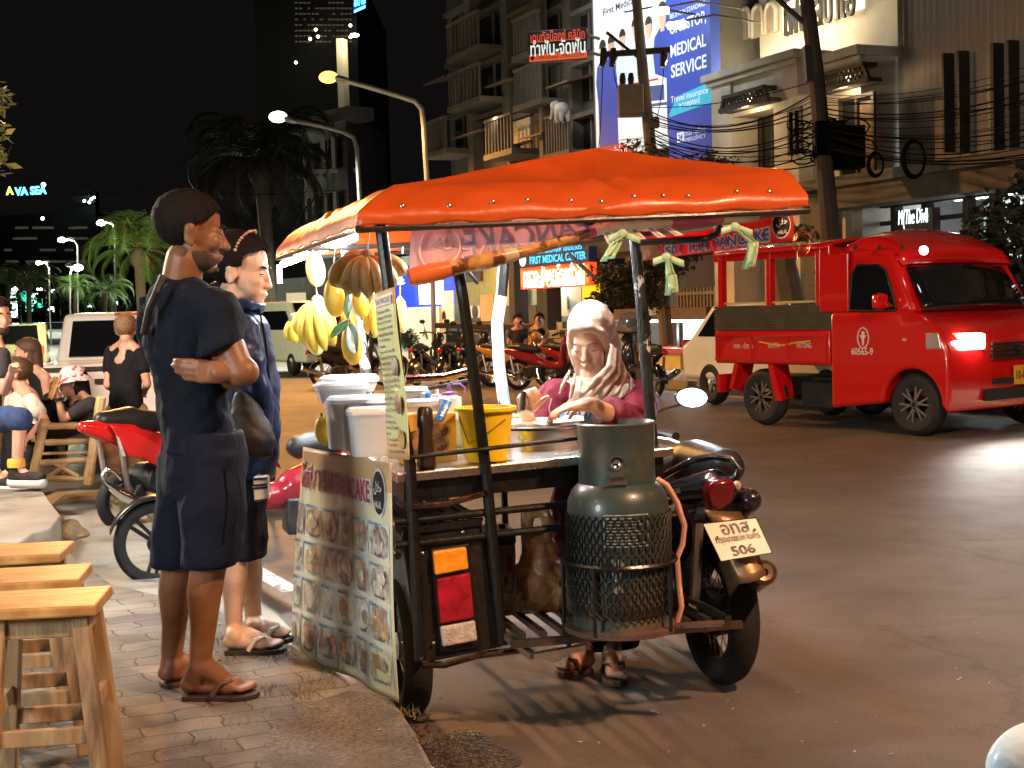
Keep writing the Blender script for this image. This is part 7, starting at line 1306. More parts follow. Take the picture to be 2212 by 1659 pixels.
b.build('plate_bolt', chrome, pl)
b = MB(); q = [vpx(1520, 1100, lx=-.30), vpx(1600, 1105, lx=-.30), vpx(1655, 1240, lx=-.44), vpx(1595, 1262, lx=-.44)]; b.grid(lambda u, v: bil(q, u, v) - vh * .03 * math.sin(u * 3.1), 8, 8); b.build('mudguard', mat('mudguard', (.30, .18, .10), .4, .6, var=.3, vs=9), VT, solid=.004)
b = MB(); e0, e1 = vpx(1652, 1236, lx=-.40), vpx(1596, 1276, lx=.25); b.tube([e0, e0 + (e1 - e0) * .02, e0 + (e1 - e0) * .55, e1], [.034, .046, .048, .03], 16, cap=False); ex = b.build('exhaust', mat('muffler', ()), VT); dx_ = (e1 - e0).normalized(); b = MB(); b.lathe([(.014, .004), (.030, 0), (.036, .01)], e0, dx_, 18, cap=False); b.lathe([(.013, .02), (.001, .03)], e0, dx_, 14); b.build('end_cap', mat('muffler_end', (.42, .30, .24), .4, .6), ex)
b = MB(); g0 = W(1426, 934, 5.9); g1 = W(1460, 943, 5.75); b.tube([W(1290, 915, 6.2), W(1390, 925, 6.0), g0], .011, 8); b.tube([g0, g1], .0185, 10); b.build('handlebar', plasticblk, VT); b = MB(); b.tube([W(1422, 945, 5.85), W(1450, 950, 5.75), W(1474, 960, 5.65)], [.006, .007, .006], 6); b.ell(W(1474, 960, 5.65), .010, None, 8, 6); b.build('brake_lever', mat('lever', (.62, .6, .58), .35, .8), VT)
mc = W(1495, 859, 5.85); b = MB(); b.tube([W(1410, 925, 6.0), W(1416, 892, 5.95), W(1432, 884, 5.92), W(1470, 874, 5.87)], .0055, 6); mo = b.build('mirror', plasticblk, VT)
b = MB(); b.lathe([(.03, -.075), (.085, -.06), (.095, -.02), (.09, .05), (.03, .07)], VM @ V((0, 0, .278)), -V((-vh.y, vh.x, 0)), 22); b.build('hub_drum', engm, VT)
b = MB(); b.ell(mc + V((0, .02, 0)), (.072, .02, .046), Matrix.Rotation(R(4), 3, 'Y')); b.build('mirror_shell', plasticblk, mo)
b = MB(); b.ell(mc, (.064, .006, .040), Matrix.Rotation(R(4), 3, 'Y'), 24, 12); b.build('mirror_glass', mat('mirror_glare', (.9, .9, .9), .35, 1, var=0, bump=0, emit=(.86, .95, 1), es=4), mo)  # the glass emits to imitate a bright reflection; the mirror is no lamp
lamp('mirror_glare', mc + V((.02, -.08, 0)), 2.2, (.85, .95, 1), .05)  # added lamp in place of the light thrown back by the mirror
# ---- motorbikes behind the customers and along the far kerb
a, c = G(265, 1145), G(604, 1082); BK = motorbike('red motorbike with gold rims and chrome exhaust behind the man in navy', a, c - a, redp, goldrim, .20, 3, group='red motorbikes parked behind the two customers', vox=.018, rearf=False, wb=min(1.3, (c - a).length))
yb2 = W(240, 920, 9.54).y; tp = lambda x, y, o: W(x, y, yb2 + .002 * (x - 240) + o); b = MB()
tq = ((236, 917), (300, 934), (352, 962), (352, 1015), (310, 992), (276, 985), (262, 958)); b.prism([(i, 0) for i in range(7)], lambda i, y, t: tp(*tq[int(i)], -.20 + .13 * t)); b.build('tail_panel', redp, BK, bevel=.012)
b = MB(); tq2 = ((250, 940), (258, 946), (272, 986), (263, 984)); b.prism([(i, 0) for i in range(4)], lambda i, y, t: tp(*tq2[int(i)], -.215 + .02 * t)); b.build('side_lens', mat('clear_lens', ()), BK)
for o in list(BK.children):
    if o.name.split('.')[0] in ('taillight', 'exhaust'): bpy.data.objects.remove(o)
b = MB(); b.tube([tp(x, y, -.27) for x, y in ((262, 1036), (246, 1018), (230, 1014), (222, 1026), (226, 1042), (262, 1068), (330, 1102))], [.014, .014, .014, .015, .02, .042, .045], 12); b.build('exhaust_pipe', chrome, BK)
a = G(336, 1266) + V((.97, .31, 0)) * 1.2; motorbike('dark red motorbike half hidden between the woman and the poster', a, (-.97, -.31), marp, blkp, .235, 3, group='red motorbikes parked behind the two customers', vox=.018)
spots = [(700, 838, 'black motorbike farthest left of the parked row beside the white van', blkp, (1, .3), 0), (772, 834, 'black motorbike with red light behind the hanging bananas', blkp, (.6, .8), 0), (900, 834, 'black motorbike parked under the round bush', blkp, (.35, .94), 0), (960, 836, 'black motorbike left of the second cart post', blkp, (.3, .95), 0), (1003, 834, 'dark motorbike seen right behind the second cart post', blkp, (.35, .94), 0), (1062, 836, 'motorbike with orange side panel right of the second cart post', yelp, (.85, -.5), 0), (1120, 842, 'maroon motorbike with round black basket beside the vendor', marp, (.9, -.4), 0), (1195, 838, 'maroon motorbike partly hidden by the hijab of the vendor', marp, (.8, -.6), 0)]
for x, y, lb, pm, h, _ in spots: motorbike(lb, G(x, y, .0), h, pm, alloy, .28, 3, vox=.03, lean=4)
a = G(1418, 858); motorbike('black scooter with clear windscreen and small plate behind the right cart post', a, (-.35, .94), blkp, alloy, .25, 3, group=None, screen=True, vox=.022)
for o in bpy.data.objects:
    if o.name.startswith('motorbike') and 'red light' in str(o.get('label', '')):
        for c_ in o.children:
            if c_.name.startswith('taillight'): c_.data = c_.data.copy(); c_.data.materials[0] = em('tail_glow', (1, .04, .02), 12)
    if 'dark red motorbike' in str(o.get('label', '')):
        for c_ in o.children:
            if c_.name.startswith('fender'): c_.data.materials[0] = plasticblk
# a parked covered handcart and its roof
p = G(1050, 806); t = thing('covered_handcart', 'parked handcart with dark flat roof on posts across the road', 'handcart', p); s = p.y / F; b = MB(); c = V((p.x, p.y, 0)); q = [W(958, 702, p.y + .4), W(1139, 706, p.y - .4)]
b.bar(q[0], q[1], 1.0, .12); b.build('roof', mat('tarp_brown', (.09, .05, .03), .7, var=.3, vs=3), t, smooth=False, bevel=.03); b = MB()
for x in (966, 1010, 1090, 1132): b.tube([W(x, 706, p.y), W(x, 806, p.y)], .025, 6)
for x in (990, 1110): b.tube([W(x, 706, p.y + .7), W(x, 796, p.y + .7)], .02, 6)
b.build('post', framem, t); b = MB(); b.bar(W(962, 770, p.y), W(1136, 772, p.y), .8, .06); b.bar(W(962, 742, p.y + .3), W(1136, 744, p.y + .3), .05, .05); b.build('tray', mat('tray_grey', (.2, .2, .19), .6), t, smooth=False)
# ================================================================== red passenger truck
pf_, pr_ = G(1973, 943), G(1643, 919); hh = pf_ - pr_; WB = hh.length; TM = basis(pf_, hh); TI = TM.inverted(); TL_ = V((TM[0][1], TM[1][1], 0)); TWD = 2.05
TR = thing('red_passenger_truck', 'shiny red passenger truck with rounded roof and one bright headlight', 'truck', mat=TM)
def ts(x, y, side=0.0):                                   # pixel on the near side plane to truck coordinates
    return TI @ PL(x, y, TM @ V((0, side, 0)), TL_)
tred = mat('truck_red', (.50, .008, .008), .20, var=.05, vs=3, bump=.01, coat=.9); dkred = mat('truck_dark', (.012, .011, .011), .55)
kw = dict(world=False)
def tpoly(pts, side=0.0): return [(q.x, q.z) for q in (ts(x, y, side) for x, y in pts)]
def extr(pts, y0, y1): 
    b = MB(); b.prism(pts, lambda x, z, t: (x, y0 + (y1 - y0) * t, z)); return b
xr, xf, belt, sill = ts(1796, 700).x, ts(2000, 720).x, ts(1900, 672).z, ts(1850, 884).z
wr_ = .335; ar = .375; xf = .42
arch = [(ar * math.cos(R(a)), wr_ + ar * math.sin(R(a))) for a in range(180, -1, -15)]
prof = [(xr, sill), (xr, belt), (ts(1962, 671).x, belt), (ts(1988, 690).x, belt - .05), (xf, ts(2000, 712).z), (xf + .06, ts(2000, 760).z), (xf + .07, ts(2000, 850).z), (xf + .03, sill + .0), (ar, sill)] + list(reversed(arch)) + [(-ar, sill)]
prof = [(xr, sill), (xr, belt), (ts(1962, 671).x, belt), (ts(1975, 685).x + .10, belt - .05), (xf - .05, ts(2000, 712).z), (xf + .05, ts(2000, 760).z), (xf + .06, ts(2000, 850).z), (xf + .03, sill - .0)] + [(q[0], q[1]) for q in reversed(arch) if q[1] > sill - .02]
extr(prof, -.03, TWD).build('cab_body', tred, TR, bevel=.07, world=False, wseg=5)
zr = ts(1850, 545).z; xa, xb = ts(1772, 600).x, ts(1928, 572).x
gh = [(xa, belt - .02), (xa, zr + .02), (xb - .1, zr + .03), (xb + .02, ts(1928, 572).z), (ts(1975, 671).x, belt - .02)]
b = MB(); b.prism(gh, lambda x, z, t: (x, (.0 + .10 * (z - belt)) + (TWD - .03 - .2 * (z - belt)) * t, z)); b.build('cab_upper', tred, TR, bevel=.05, world=False, wseg=4)
x1, z1, x2, z2 = ts(1930, 572).x + .03, ts(1930, 574).z, ts(1978, 672).x + .03, belt + .01
b = MB(); ln = V((z1 - z2, 0, x2 - x1)).normalized() * .004
ws = [(x2, .10, z2), (x2, TWD - .16, z2), (x1, TWD - .24, z1 - .02), (x1, .16, z1 - .02)]; b.grid(lambda u, v: V(ws[0]).lerp(V(ws[1]), u).lerp(V(ws[3]).lerp(V(ws[2]), u), v) + V((.10 * math.sin(u * math.pi) + .006, 0, .03 * math.sin(u * math.pi))), 12, 6); b.build('windscreen', darkglass, TR, world=False, solid=.006)
b = MB(); dw = tpoly(((1836, 671), (1836, 590), (1846, 573), (1890, 571), (1908, 582), (1936, 660), (1936, 672)), -.004); b.prism(dw, lambda x, z, t: (x, -.012 + .1 * (z - belt) + .02 * t, z)); dwo = b.build('side_window', darkglass, TR, world=False, smooth=False)
b = MB(); fr = [(q[0], -.014 + .1 * (q[1] - belt), q[1]) for q in dw]; b.tube(fr, .012, 6, close=True); b.build('window_rubber', dkred, dwo, world=False)
b = MB(); mc_ = ts(1901, 651, -.14); b.ell(mc_, (.06, .11, .095)); b.box(mc_, (.09, .17, .15)); b.cone(mc_, .03, mc_ + V((.03, .14, -.05)), .025); blob(b, 'mirror', tred, TR, .012, 4, world=False)
# domed roof over cab and bed
rz0, rx0, rx1 = ts(1700, 545).z, ts(1556, 553).x - .03, ts(1772, 535).x
b = MB(); b.grid(lambda u, v: (rx0 + (rx1 - rx0 + .1) * u, -.06 + (TWD + .08) * v, rz0 + .02 + .12 * math.sin(math.pi * v) ** .6), 6, 12); b.build('roof', tred, TR, world=False, solid=.03)
hx0, hx1 = ts(1772, 535).x, ts(1938, 553).x; hz = ts(1880, 508).z
zb_ = ts(1880, 572).z - .03
def dome(u, v):
    x = hx0 + (hx1 - hx0) * u; pr = (math.sin(math.pi * min(1, max(0, u * .78 + .12))) ** .75); return (x, .085 + (TWD - .17) * v, zb_ + (hz + .07 - zb_) * pr * (math.sin(math.pi * min(.999, max(.0005, v))) ** .17) * (1 if u < .96 else (1 - (u - .96) * 20)))
b = MB(); b.grid(dome, 24, 18); dm = b.build('roof_dome', tred, TR, world=False, solid=.02, angle=80)
b = MB()
for x in (1846, 1898, 1946):
    q = ts(x, 534, -.0); b.lathe([(.024, 0), (.024, .02), (.014, .03)], q + V((0, .02, 0)), (0, -1, -.1), 12)
b.build('roof_vent', dkred, dm, world=False)
b = MB(); b.lathe([(.045, 0), (.045, .05), (.03, .07)], ts(1993, 541, .0) + V((0, .02, 0)), (.6, -.8, 0), 14); b.build('roof_glow', em('roof_glint', (1, .95, .95), 14), dm, world=False)  # glowing stub that imitates a glint on the red roof, not a lamp
# bed with window frames
bx0, bx1, bz0, bz1, bz2 = ts(1545, 750).x, ts(1796, 750).x, ts(1660, 787).z, ts(1660, 713).z, ts(1660, 659).z
extr([(bx0, bz0), (bx1 - .02, bz0), (bx1 - .02, bz1), (bx0, bz1)], -.0, TWD).build('bed', tred, TR, bevel=.02, world=False)
b = MB()
for z in (bz1 - .06, bz0 + .05): b.bar((bx0 + .02, -.012, z), (bx1 - .05, -.012, z), .03, .03)
for k in range(4): x = bx0 + .04 + (bx1 - bx0 - .12) * k / 3; b.bar((x, -.010, bz0 + .04), (x, -.010, bz1 - .05), .03, .025)
b.build('bed_rib', tred, TR, world=False, smooth=False)
b = MB(); n = 9
for i in range(n): z = bz1 + (bz2 - bz1) * (i + .5) / n; b.bar((bx0, .0, z), (bx1 + .0, .0, z), .02, (bz2 - bz1) / n * .7)
b.box(((bx0 + bx1) / 2, .03, (bz1 + bz2) / 2), (bx1 - bx0, .02, bz2 - bz1)); b.build('slatted_band', mat('band_grey', (.10, .085, .06), .4, .4, var=.2), TR, world=False, smooth=False)
b = MB()
for x in (1557, 1661, 1768): q = ts(x, 600); b.bar((q.x, .02, bz2 - .02), (q.x + .01, .02, rz0 + .03), .085, .07); b.bar((q.x, TWD - .02, bz2 - .02), (q.x + .01, TWD - .02, rz0 + .03), .05, .05)
b.bar((bx0, .01, rz0 - .01), (bx1, .01, rz0 - .01), .05, .11); b.bar((bx0, TWD, rz0), (bx1, TWD, rz0), .05, .06); b.build('window_post', tred, TR, world=False, smooth=False, bevel=.008)
b = MB(); b.box(((bx0 * 2 + bx1) / 3 - .1, TWD - .05, (bz2 + rz0) / 2), ((bx1 - bx0) * .46, .03, rz0 - bz2)); b.build('side_curtain', mat('curtain', (.05, .04, .032), .8), TR, world=False, smooth=False)
b = MB(); b.bar((bx0, .03, bz2 + .03), (bx1, .03, bz2 + .03), .03, .02); b.build('hand_rail', mat('rail_yellow', (.5, .42, .08), .4), TR, world=False, smooth=False)
b = MB(); b.box((xr - .10, TWD / 2, (belt + rz0) / 2 + .1), (.1, TWD - .1, rz0 - belt - .15)); b.build('partition', tred, TR, world=False, smooth=False)
b = MB(); q0, q1 = ts(1772, 600), ts(1834, 600); b.box(((q0.x + q1.x) / 2, -.002, (belt + zr) / 2), (q1.x - q0.x, .03, zr - belt)); b.build('door_pillar', tred, TR, world=False, smooth=False, bevel=.01)
b = MB(); b.box(((bx0 + bx1) / 2 + .2, TWD / 2, .46), (bx1 - bx0 + 1.5, .7, .16)); b.box((xr - .35, .35, .38), (.5, .4, .28)); b.build('chassis', dkred, TR, world=False, smooth=False)
for x, s in ((ts(1592, 800).x, -1), (ts(1665, 800).x, 1)): b = MB(); b.hexa([(x + s * .10 - .03, -.01, .30 if s > 0 else .42), (x + s * .10 + .03 + .05 * (s > 0), -.01, .30 if s > 0 else .42), (x + s * .10 + .03, .25, .35), (x + s * .10 - .03, .25, .35), (x - .04, -.01, bz0), (x + .04, -.01, bz0), (x + .04, .25, bz0), (x - .04, .25, bz0)]); b.build('mud_flap', tred, TR, world=False, smooth=False)
b = MB(); b.box((bx0 + .05, .1, .48), (.05, .2, .22)); b.build('mud_flap', tred, TR, world=False, smooth=False)
trim = mat('rim_machined', (.5, .5, .49), .3, .9, var=.05)
for x, y in ((0, .1), (-WB, .1), (0, TWD - .1), (-WB, TWD - .1)):
    w = wheel_local('wheel', V((x, y, wr_)), wr_, .19, mat('rim_black', (.015, .015, .015), .4), TR, 0, 0, tr=.11)
    b = MB()
    for k in range(6):
        a = 2 * math.pi * k / 6 + .2
        for da in (-.16, .16): b.bar((x + .05 * math.cos(a), y - .078, wr_ + .05 * math.sin(a)), (x + .208 * math.cos(a + da * 1.3), y - .074, wr_ + .208 * math.sin(a + da * 1.3)), .020, .02, (0, 1, 0))
    b.lathe([(.05, -.02), (.04, .01)], (x, y - .075, wr_), (0, -1, 0), 14); b.tube([(x + .215 * math.cos(2 * math.pi * k / 24), y - .074, wr_ + .215 * math.sin(2 * math.pi * k / 24)) for k in range(24)], .008, 6, close=True); b.build('spokes', trim, w, world=False)
# front: headlights, grille, bumper, plate
zh = ts(2050, 731, .3).z; fx = xf + .065
for y0, y1, lit in ((-.035, .56, 1), (TWD - .56, TWD + .03, 1)):
    b = MB(); sx = fx + .012; near = y0 < .5
    b.hexa([(sx - (.10 if near else 0), y0, zh - .10), (sx - (0 if near else .10), y1, zh - .13), (sx - .3, y1, zh - .13), (sx - .3, y0, zh - .10), (sx - (.14 if near else .04), y0, zh + .07), (sx - (.04 if near else .14), y1, zh + .06), (sx - .3, y1, zh + .06), (sx - .3, y0, zh + .07)]); hl = b.build('headlight', mat('lamp_housing', (.42, .36, .32), .15, .3, coat=.6), TR, world=False, smooth=False, bevel=.012)
    b = MB(); ya, yb_ = (y0 + .24, y1 - .03) if near else (y0 + .03, y1 - .24); b.box((sx - .005, (ya + yb_) / 2, zh - .03), (.05, yb_ - ya, .15)); b.build('lamp', em('headlamp_white', (1, .97, .92), 26), hl, world=False, smooth=False, bevel=.02)
q = TM @ V((fx + .15, .25, zh)); lamp('headlight_beam', q, 420, (1, .95, .86), .08, spot=128, aim=q + V((TM[0][0], TM[1][0], -.3)) * 3, blend=.9)
q = TM @ V((fx + .15, TWD - .25, zh)); lamp('headlight_beam', q, 420, (1, .95, .86), .08, spot=128, aim=q + V((TM[0][0], TM[1][0], -.3)) * 3, blend=.9)
b = MB()
for k in range(4): b.bar((fx + .018, .64, zh - .07 - k * .05), (fx + .018, TWD - .64, zh - .07 - k * .05), .03, .025)
b.build('grille', dkred, TR, world=False, smooth=False); b = MB(); b.box((fx + .012, TWD / 2, .42), (.04, 1.0, .12)); b.box((fx + .015, TWD / 2, .56), (.04, .7, .06)); b.build('lower_grille', dkred, TR, world=False, smooth=False)
b = MB(); ys = TWD / 2; b.bar((fx + .04, ys - .07, zh - .12), (fx + .04, ys + .05, zh - .16), .012, .03); b.bar((fx + .04, ys + .07, zh - .17), (fx + .04, ys - .05, zh - .13), .012, .03); b.bar((fx + .04, ys - .06, zh - .10), (fx + .04, ys + .08, zh - .10), .012, .02); b.bar((fx + .04, ys - .08, zh - .19), (fx + .04, ys + .06, zh - .19), .012, .02); b.build('emblem', chrome, TR, world=False, smooth=False)
b = MB(); pcx = TI @ PL(2212, 808, TM @ V((fx + .03, 0, 0)), V((TM[0][0], TM[1][0], 0))); b.box((fx + .035, pcx.y + .0, pcx.z), (.012, .36, .20)); npl = b.build('number_plate', mat('plate_yellow', (.62, .36, .02), .4, var=.05), TR, world=False, smooth=False); b = MB(); b.text('10-0516', (fx + .042, pcx.y + .0, pcx.z), (0, 1, 0), (0, 0, 1), .09, .30, bold=.02); b.text('ภูเก็ต', (fx + .042, pcx.y, pcx.z + .07), (0, 1, 0), (0, 0, 1), .03); b.build('lettering', mat('plate_ink', ()), npl, world=False, smooth=False)
# markings on the side
sd = lambda x, y: ts(x, y, -.036)
b = MB(); e = sd(1864, 730); b.tube([(e.x + .075 * math.cos(2 * math.pi * k / 20), -.034, e.z + .11 * math.sin(2 * math.pi * k / 20)) for k in range(20)], .007, 5, close=True); b.ell((e.x, -.034, e.z + .05), (.022, .004, .022)); b.prism([(-.045, .03), (.045, .03), (.015, -.01), (.012, -.08), (-.012, -.08), (-.015, -.01)], lambda x, z, t: (e.x + x, -.034 - .004 * t, e.z + z)); e2 = sd(1862, 759); b.text('60565-9', (e2.x, -.033, e2.z), (1, 0, 0), (0, 0, 1), .075, .30, bold=.02)
for x, w, tx in ((1606, .32, 'กะทะ - ป่าตอง'), (1672, .18, 'KATA'), (1737, .22, 'PATONG')): e3 = ts(x, 746, -.006); b.text(tx, (e3.x, -.006, e3.z), (1, 0, 0), (0, 0, 1), .06, w, bold=.01)
b.build('marking', mat('marking_white', (.6, .55, .5), .5), TR, world=False, smooth=False); b = MB(); b.tube([tuple(ts(x, y, -.008)) for x, y in ((1640, 738), (1665, 744), (1690, 746), (1720, 740), (1750, 737))], .010, 5); b.build('yellow_stroke', mat('marking_yellow', (.6, .4, .02), .5), TR, world=False); b = MB(); b.ell((ts(1958, 734).x, -.034, ts(1958, 734).z), (.03, .008, .014)); b.build('side_indicator', mat('clear_lens', ()), TR, world=False)
# ================================================================== other vehicles
def pickup(label, M, sc, pm, group=None):
    T = thing('pickup_truck', label, 'pickup truck', mat=M @ Matrix.Scale(sc, 4)); ROOT[T] = M @ Matrix.Scale(sc, 4); k = dict(world=False)
    side = [(-.05, .55), (-.02, 1.17), (1.55, 1.17), (1.62, 1.12), (3.2, 1.08), (4.7, .98), (4.95, .75), (4.95, .45), (-.02, .45)]
    extr(side, -.9, .9).build('body', pm, T, bevel=.06, world=False, wseg=3)
    b = MB(); g = [(1.58, 1.1), (1.80, 1.72), (3.0, 1.74), (3.9, 1.08)]; b.prism(g, lambda x, z, t: (x, (-.86 + .16 * (z - 1.1)) * (1 - 2 * t), z)); b.build('cab', pm, T, bevel=.05, world=False, wseg=3)
    b = MB(); b.hexa([(1.60, -.70, 1.20), (1.60, .70, 1.20), (1.63, .70, 1.20), (1.63, -.70, 1.20), (1.765, -.66, 1.64), (1.765, .66, 1.64), (1.80, .66, 1.64), (1.80, -.66, 1.64)]); b.build('rear_window', darkglass, T, world=False, smooth=False, bevel=.02)
    for s in (-1, 1):
        b = MB(); b.prism([(1.84, 1.2), (1.96, 1.62), (2.95, 1.63), (3.6, 1.2)], lambda x, z, t: (x, s * (.868 - .155 * (z - 1.1) + .004 * t), z)); b.build('side_window', darkglass, T, world=False, smooth=False)
        b = MB(); b.prism([(-.07, .68), (.10, .66), (.32, 1.02), (.20, 1.12), (-.05, 1.10)], lambda x, z, t: (x, s * (.78 + .135 * t), z)); tl_ = b.build('taillight', mat('tail_cluster', (.42, .012, .015), .15, coat=.8, var=.5, vs=9), T, world=False, bevel=.03); b = MB(); b.ell((-.06, s * .80, .78), (.03, .09, .07)); b.build('reverse_lens', mat('clear_lens', ()), tl_, world=False)
        for x in (.95, 3.95): wheel_local('wheel', V((x, s * .78, .36)), .36, .22, alloy, T, 0, 6, tr=.13)
    b = MB(); b.box((-.10, 0, .56), (.14, 1.7, .16)); b.build('bumper', steel, T, world=False, bevel=.03); b = MB(); b.box((-.052, 0, 1.12), (.03, 1.5, .04)); b.box((-.057, 0, .98), (.03, .3, .05)); b.build('tailgate_trim', dkred, T, world=False, smooth=False)
    b = MB(); b.box((1.82, 0, 1.70), (.06, .34, .05)); b.build('brake_light', mat('tail_cluster', ()), T, world=False, bevel=.01); return T
p = W(232, 700, 13.6); p.z = -.02; hd = V((-math.sin(R(8)), math.cos(R(8)), 0)); pickup('white pickup with large rear window behind the seated group', basis(p, hd), .90, whitep)
def car(label, p, h, pm, sc=1, lights=True, van=False, name='car', cat='car', group='cars far down the street'):
    T = thing(name, label, cat, mat=basis(p, h) @ Matrix.Scale(sc, 4), group=group)
    if van: side = [(-2.2, .35), (-2.2, 1.75), (-2.0, 1.95), (1.2, 1.95), (1.9, 1.15), (2.3, 1.0), (2.35, .35)]; win = [(-2.0, 1.2), (-2.0, 1.7), (1.1, 1.7), (1.55, 1.2)]
    else: side = [(-2.1, .35), (-2.15, .85), (-1.9, .95), (-1.3, 1.42), (.3, 1.45), (1.1, .95), (2.0, .8), (2.1, .35)]; win = [(-1.65, .98), (-1.2, 1.36), (.25, 1.38), (.85, .98)]
    extr(side, -.82, .82).build('body', pm, T, bevel=.08, world=False, wseg=3)
    for s in (-1, 1):
        b = MB(); b.prism(win, lambda x, z, t: (x, s * (.822 + .004 * t), z)); b.build('side_window', darkglass, T, world=False, smooth=False)
        b = MB(); b.ell((2.1 if not van else 2.34, s * .6, .68), (.05, .16, .10)); b.build('headlight', em('car_headlight', (1, .93, .8), 14) if lights else mat('lamp_lens', ()), T, world=False)
        b = MB(); b.box((-2.15 if not van else -2.2, s * .66, .85), (.06, .22, .16)); b.build('taillight', em('car_tail', (1, .05, .02), 2.5) if lights else mat('tail_cluster', ()), T, world=False, smooth=False)
        for x in (-1.35, 1.35): wheel_local('wheel', V((x, s * .74, .31)), .31, .2, alloy, T, 0, 5, tr=.1)
    fx_ = [(1.13, -.7, 1.0), (1.13, .7, 1.0), (.36, .66, 1.40), (.36, -.66, 1.40)] if not van else [(1.92, -.72, 1.17), (1.92, .72, 1.17), (1.25, .68, 1.88), (1.25, -.68, 1.88)]
    b = MB(); b.hexa([V(q) + V((o_, 0, o_)) for o_ in (.0, .02) for q in fx_]); b.build('windscreen', darkglass, T, world=False, smooth=False)
    rx_ = [(-1.86, .66, .99), (-1.86, -.66, .99), (-1.34, -.62, 1.38), (-1.34, .62, 1.38)] if not van else [(-2.21, .66, 1.2), (-2.21, -.66, 1.2), (-2.205, -.62, 1.68), (-2.205, .62, 1.68)]
    b = MB(); b.hexa([V(q) + V((-o_, 0, o_ * .5)) for o_ in (.0, .02) for q in rx_]); b.build('rear_window', darkglass, T, world=False, smooth=False); return T
q = G(1545, 874); hd = V((.4115, -.9114, 0)); lf = V((-hd.y, hd.x, 0)); car('white car with red tail lamp standing left of the red truck', basis(q + lf * .74 + hd * 1.35, hd).translation, hd, whitep, 1.0, False, False, 'parked_car', 'car', None)
c = G(652, 806); car('white minivan parked across the road behind the hanging bananas', c, (.5, -.86), whitep, .92, False, True, 'minivan', 'minivan', None)
cr = paint('paint_cream', (.55, .48, .32)); sv = paint('paint_silver', (.4, .4, .4))
for x, y, lb, pm, h in ((28, 832, 'cream car with lit lamps at the left edge behind the seated people', cr, (-.30, .95)), (40, 762, 'dark car with red tail lights farther down the street', blkp, (-.40, .9)), (112, 744, 'silver car in the distant traffic left of the white pickup roof', sv, (.4, -.9)), (150, 732, 'dark car farthest away beyond the white pickup', blkp, (.4, -.9)), (20, 738, 'oncoming car with white headlights farthest left in the traffic', sv, (.42, -.9)), (84, 728, 'small oncoming car between the distant palms', blkp, (.42, -.9))):
    car(lb, G(x, y), h, pm)
# white object of another scooter at the bottom right corner
t = thing('scooter_mirror', 'pale round scooter mirror cut off by the bottom right corner', 'mirror', W(2190, 1620, 2.0)); b = MB(); b.ell(W(2208, 1630, 2.0), (.060, .03, .040), Matrix.Rotation(R(-38), 3, 'Y') @ Matrix.Rotation(R(0), 3, 'Z'), 28, 16); b.build('shell', mat('mirror_white', (.66, .82, .88), .35, var=.03, coat=.3), t, angle=180); b = MB(); b.tube([W(2225, 1650, 2.0), W(2250, 1760, 2.0)], .006, 8); b.build('stalk', plasticblk, t)
# ================================================================== street lamps
gal = mat('galvanised', (.36, .34, .32), .45, .5, var=.15, vs=3)
def street_lamp(label, pts, Y, headc, emis, r=.07, headr=.26):
    p = [W(x, y, Y) for x, y in pts]; base = p[-1].copy(); base.z = 0; t = thing('street_lamp', label, 'street lamp', base, group='street lamps along the road')
    b = MB(); b.tube(p[1:] + [base], r, 8); b.build('pole', gal, t); b = MB(); d = (p[1] - p[0]).normalized(); b.ell(p[0] + d * .35, (.35, .2, .1), Matrix.Rotation(math.atan2(-d.z, d.x), 3, 'Y')); b.build('head', gal, t); b = MB(); b.ell(p[0] + V((0, -.05, -.03)), (headr, headr * .7, headr * .62)); b.build('lamp', emis, t)
hs, hl = em('sodium_lamp', (1, .40, .05), 5.5), em('led_lamp', (.90, 1, .86), 8)
street_lamp('street lamp with glaring orange sodium light', ((710, 165), (745, 174), (800, 189), (860, 207), (896, 219), (911, 236), (915, 270), (922, 385), (934, 600)), 38, SOD, hs)
street_lamp('street lamp with white light just left of the orange one', ((601, 251), (626, 259), (690, 271), (740, 284), (764, 297), (771, 320), (778, 440), (784, 640)), 46, LED, hl, .075, .30)
for i, (x, y, Y, dx, s, lb) in enumerate(((219, 480, 60, 30, .20, 'small lit street lamp above the bright palm fronds'), (134, 517, 75, 34, .22, 'distant street lamp below the glowing hotel letters'), (85, 567, 85, 22, .2, 'distant street lamp above the left palms'), (169, 577, 70, -18, .26, 'distant bright street lamp left of the lit palm'), (32, 623, 110, 12, .24, 'far street lamp low at the left edge'), (86, 624, 120, 14, .22, 'far street lamp right of the lowest one'), (116, 628, 120, 14, .22, 'far street lamp near the small lit palm'))):
    street_lamp(lb, ((x, y), (x + dx * .3, y - 1), (x + dx * .8, y + 3), (x + dx, y + 14), (x + dx, 660)), Y, LED, em('far_lamp', (.95, 1, .92), 25), .05, s)
    if i < 4: lamp('street_light', W(x, y + 6, Y), 1500, (.9, 1, .75), .3)
t = thing('utility_pole', 'leaning concrete utility pole with crossarm and transformer before the billboards', 'utility pole', W(1405, 700, 25.4)); ct = mat('pole_concrete', (.16, .13, .10), .85, var=.2, vs=2, bump=.2)
UP = lambda x, y: W(x, y, 25.4); b = MB(); b.tube([UP(1370, -60), UP(1389, 160), UP(1408, 345), UP(1440, 745)], [.085, .10, .11, .13], 10); b.build('pole', ct, t)
b = MB(); b.bar(UP(1300, 118), UP(1447, 108), .10, .10); b.bar(UP(1310, 70), UP(1386, 130), .05, .05); b.build('crossarm', framem, t, smooth=False); b = MB()
for x in (1304, 1325, 1434): b.tube([UP(x, 104), UP(x + 1, 122), UP(x - 3, 145)], [.05, .075, .05], 8)
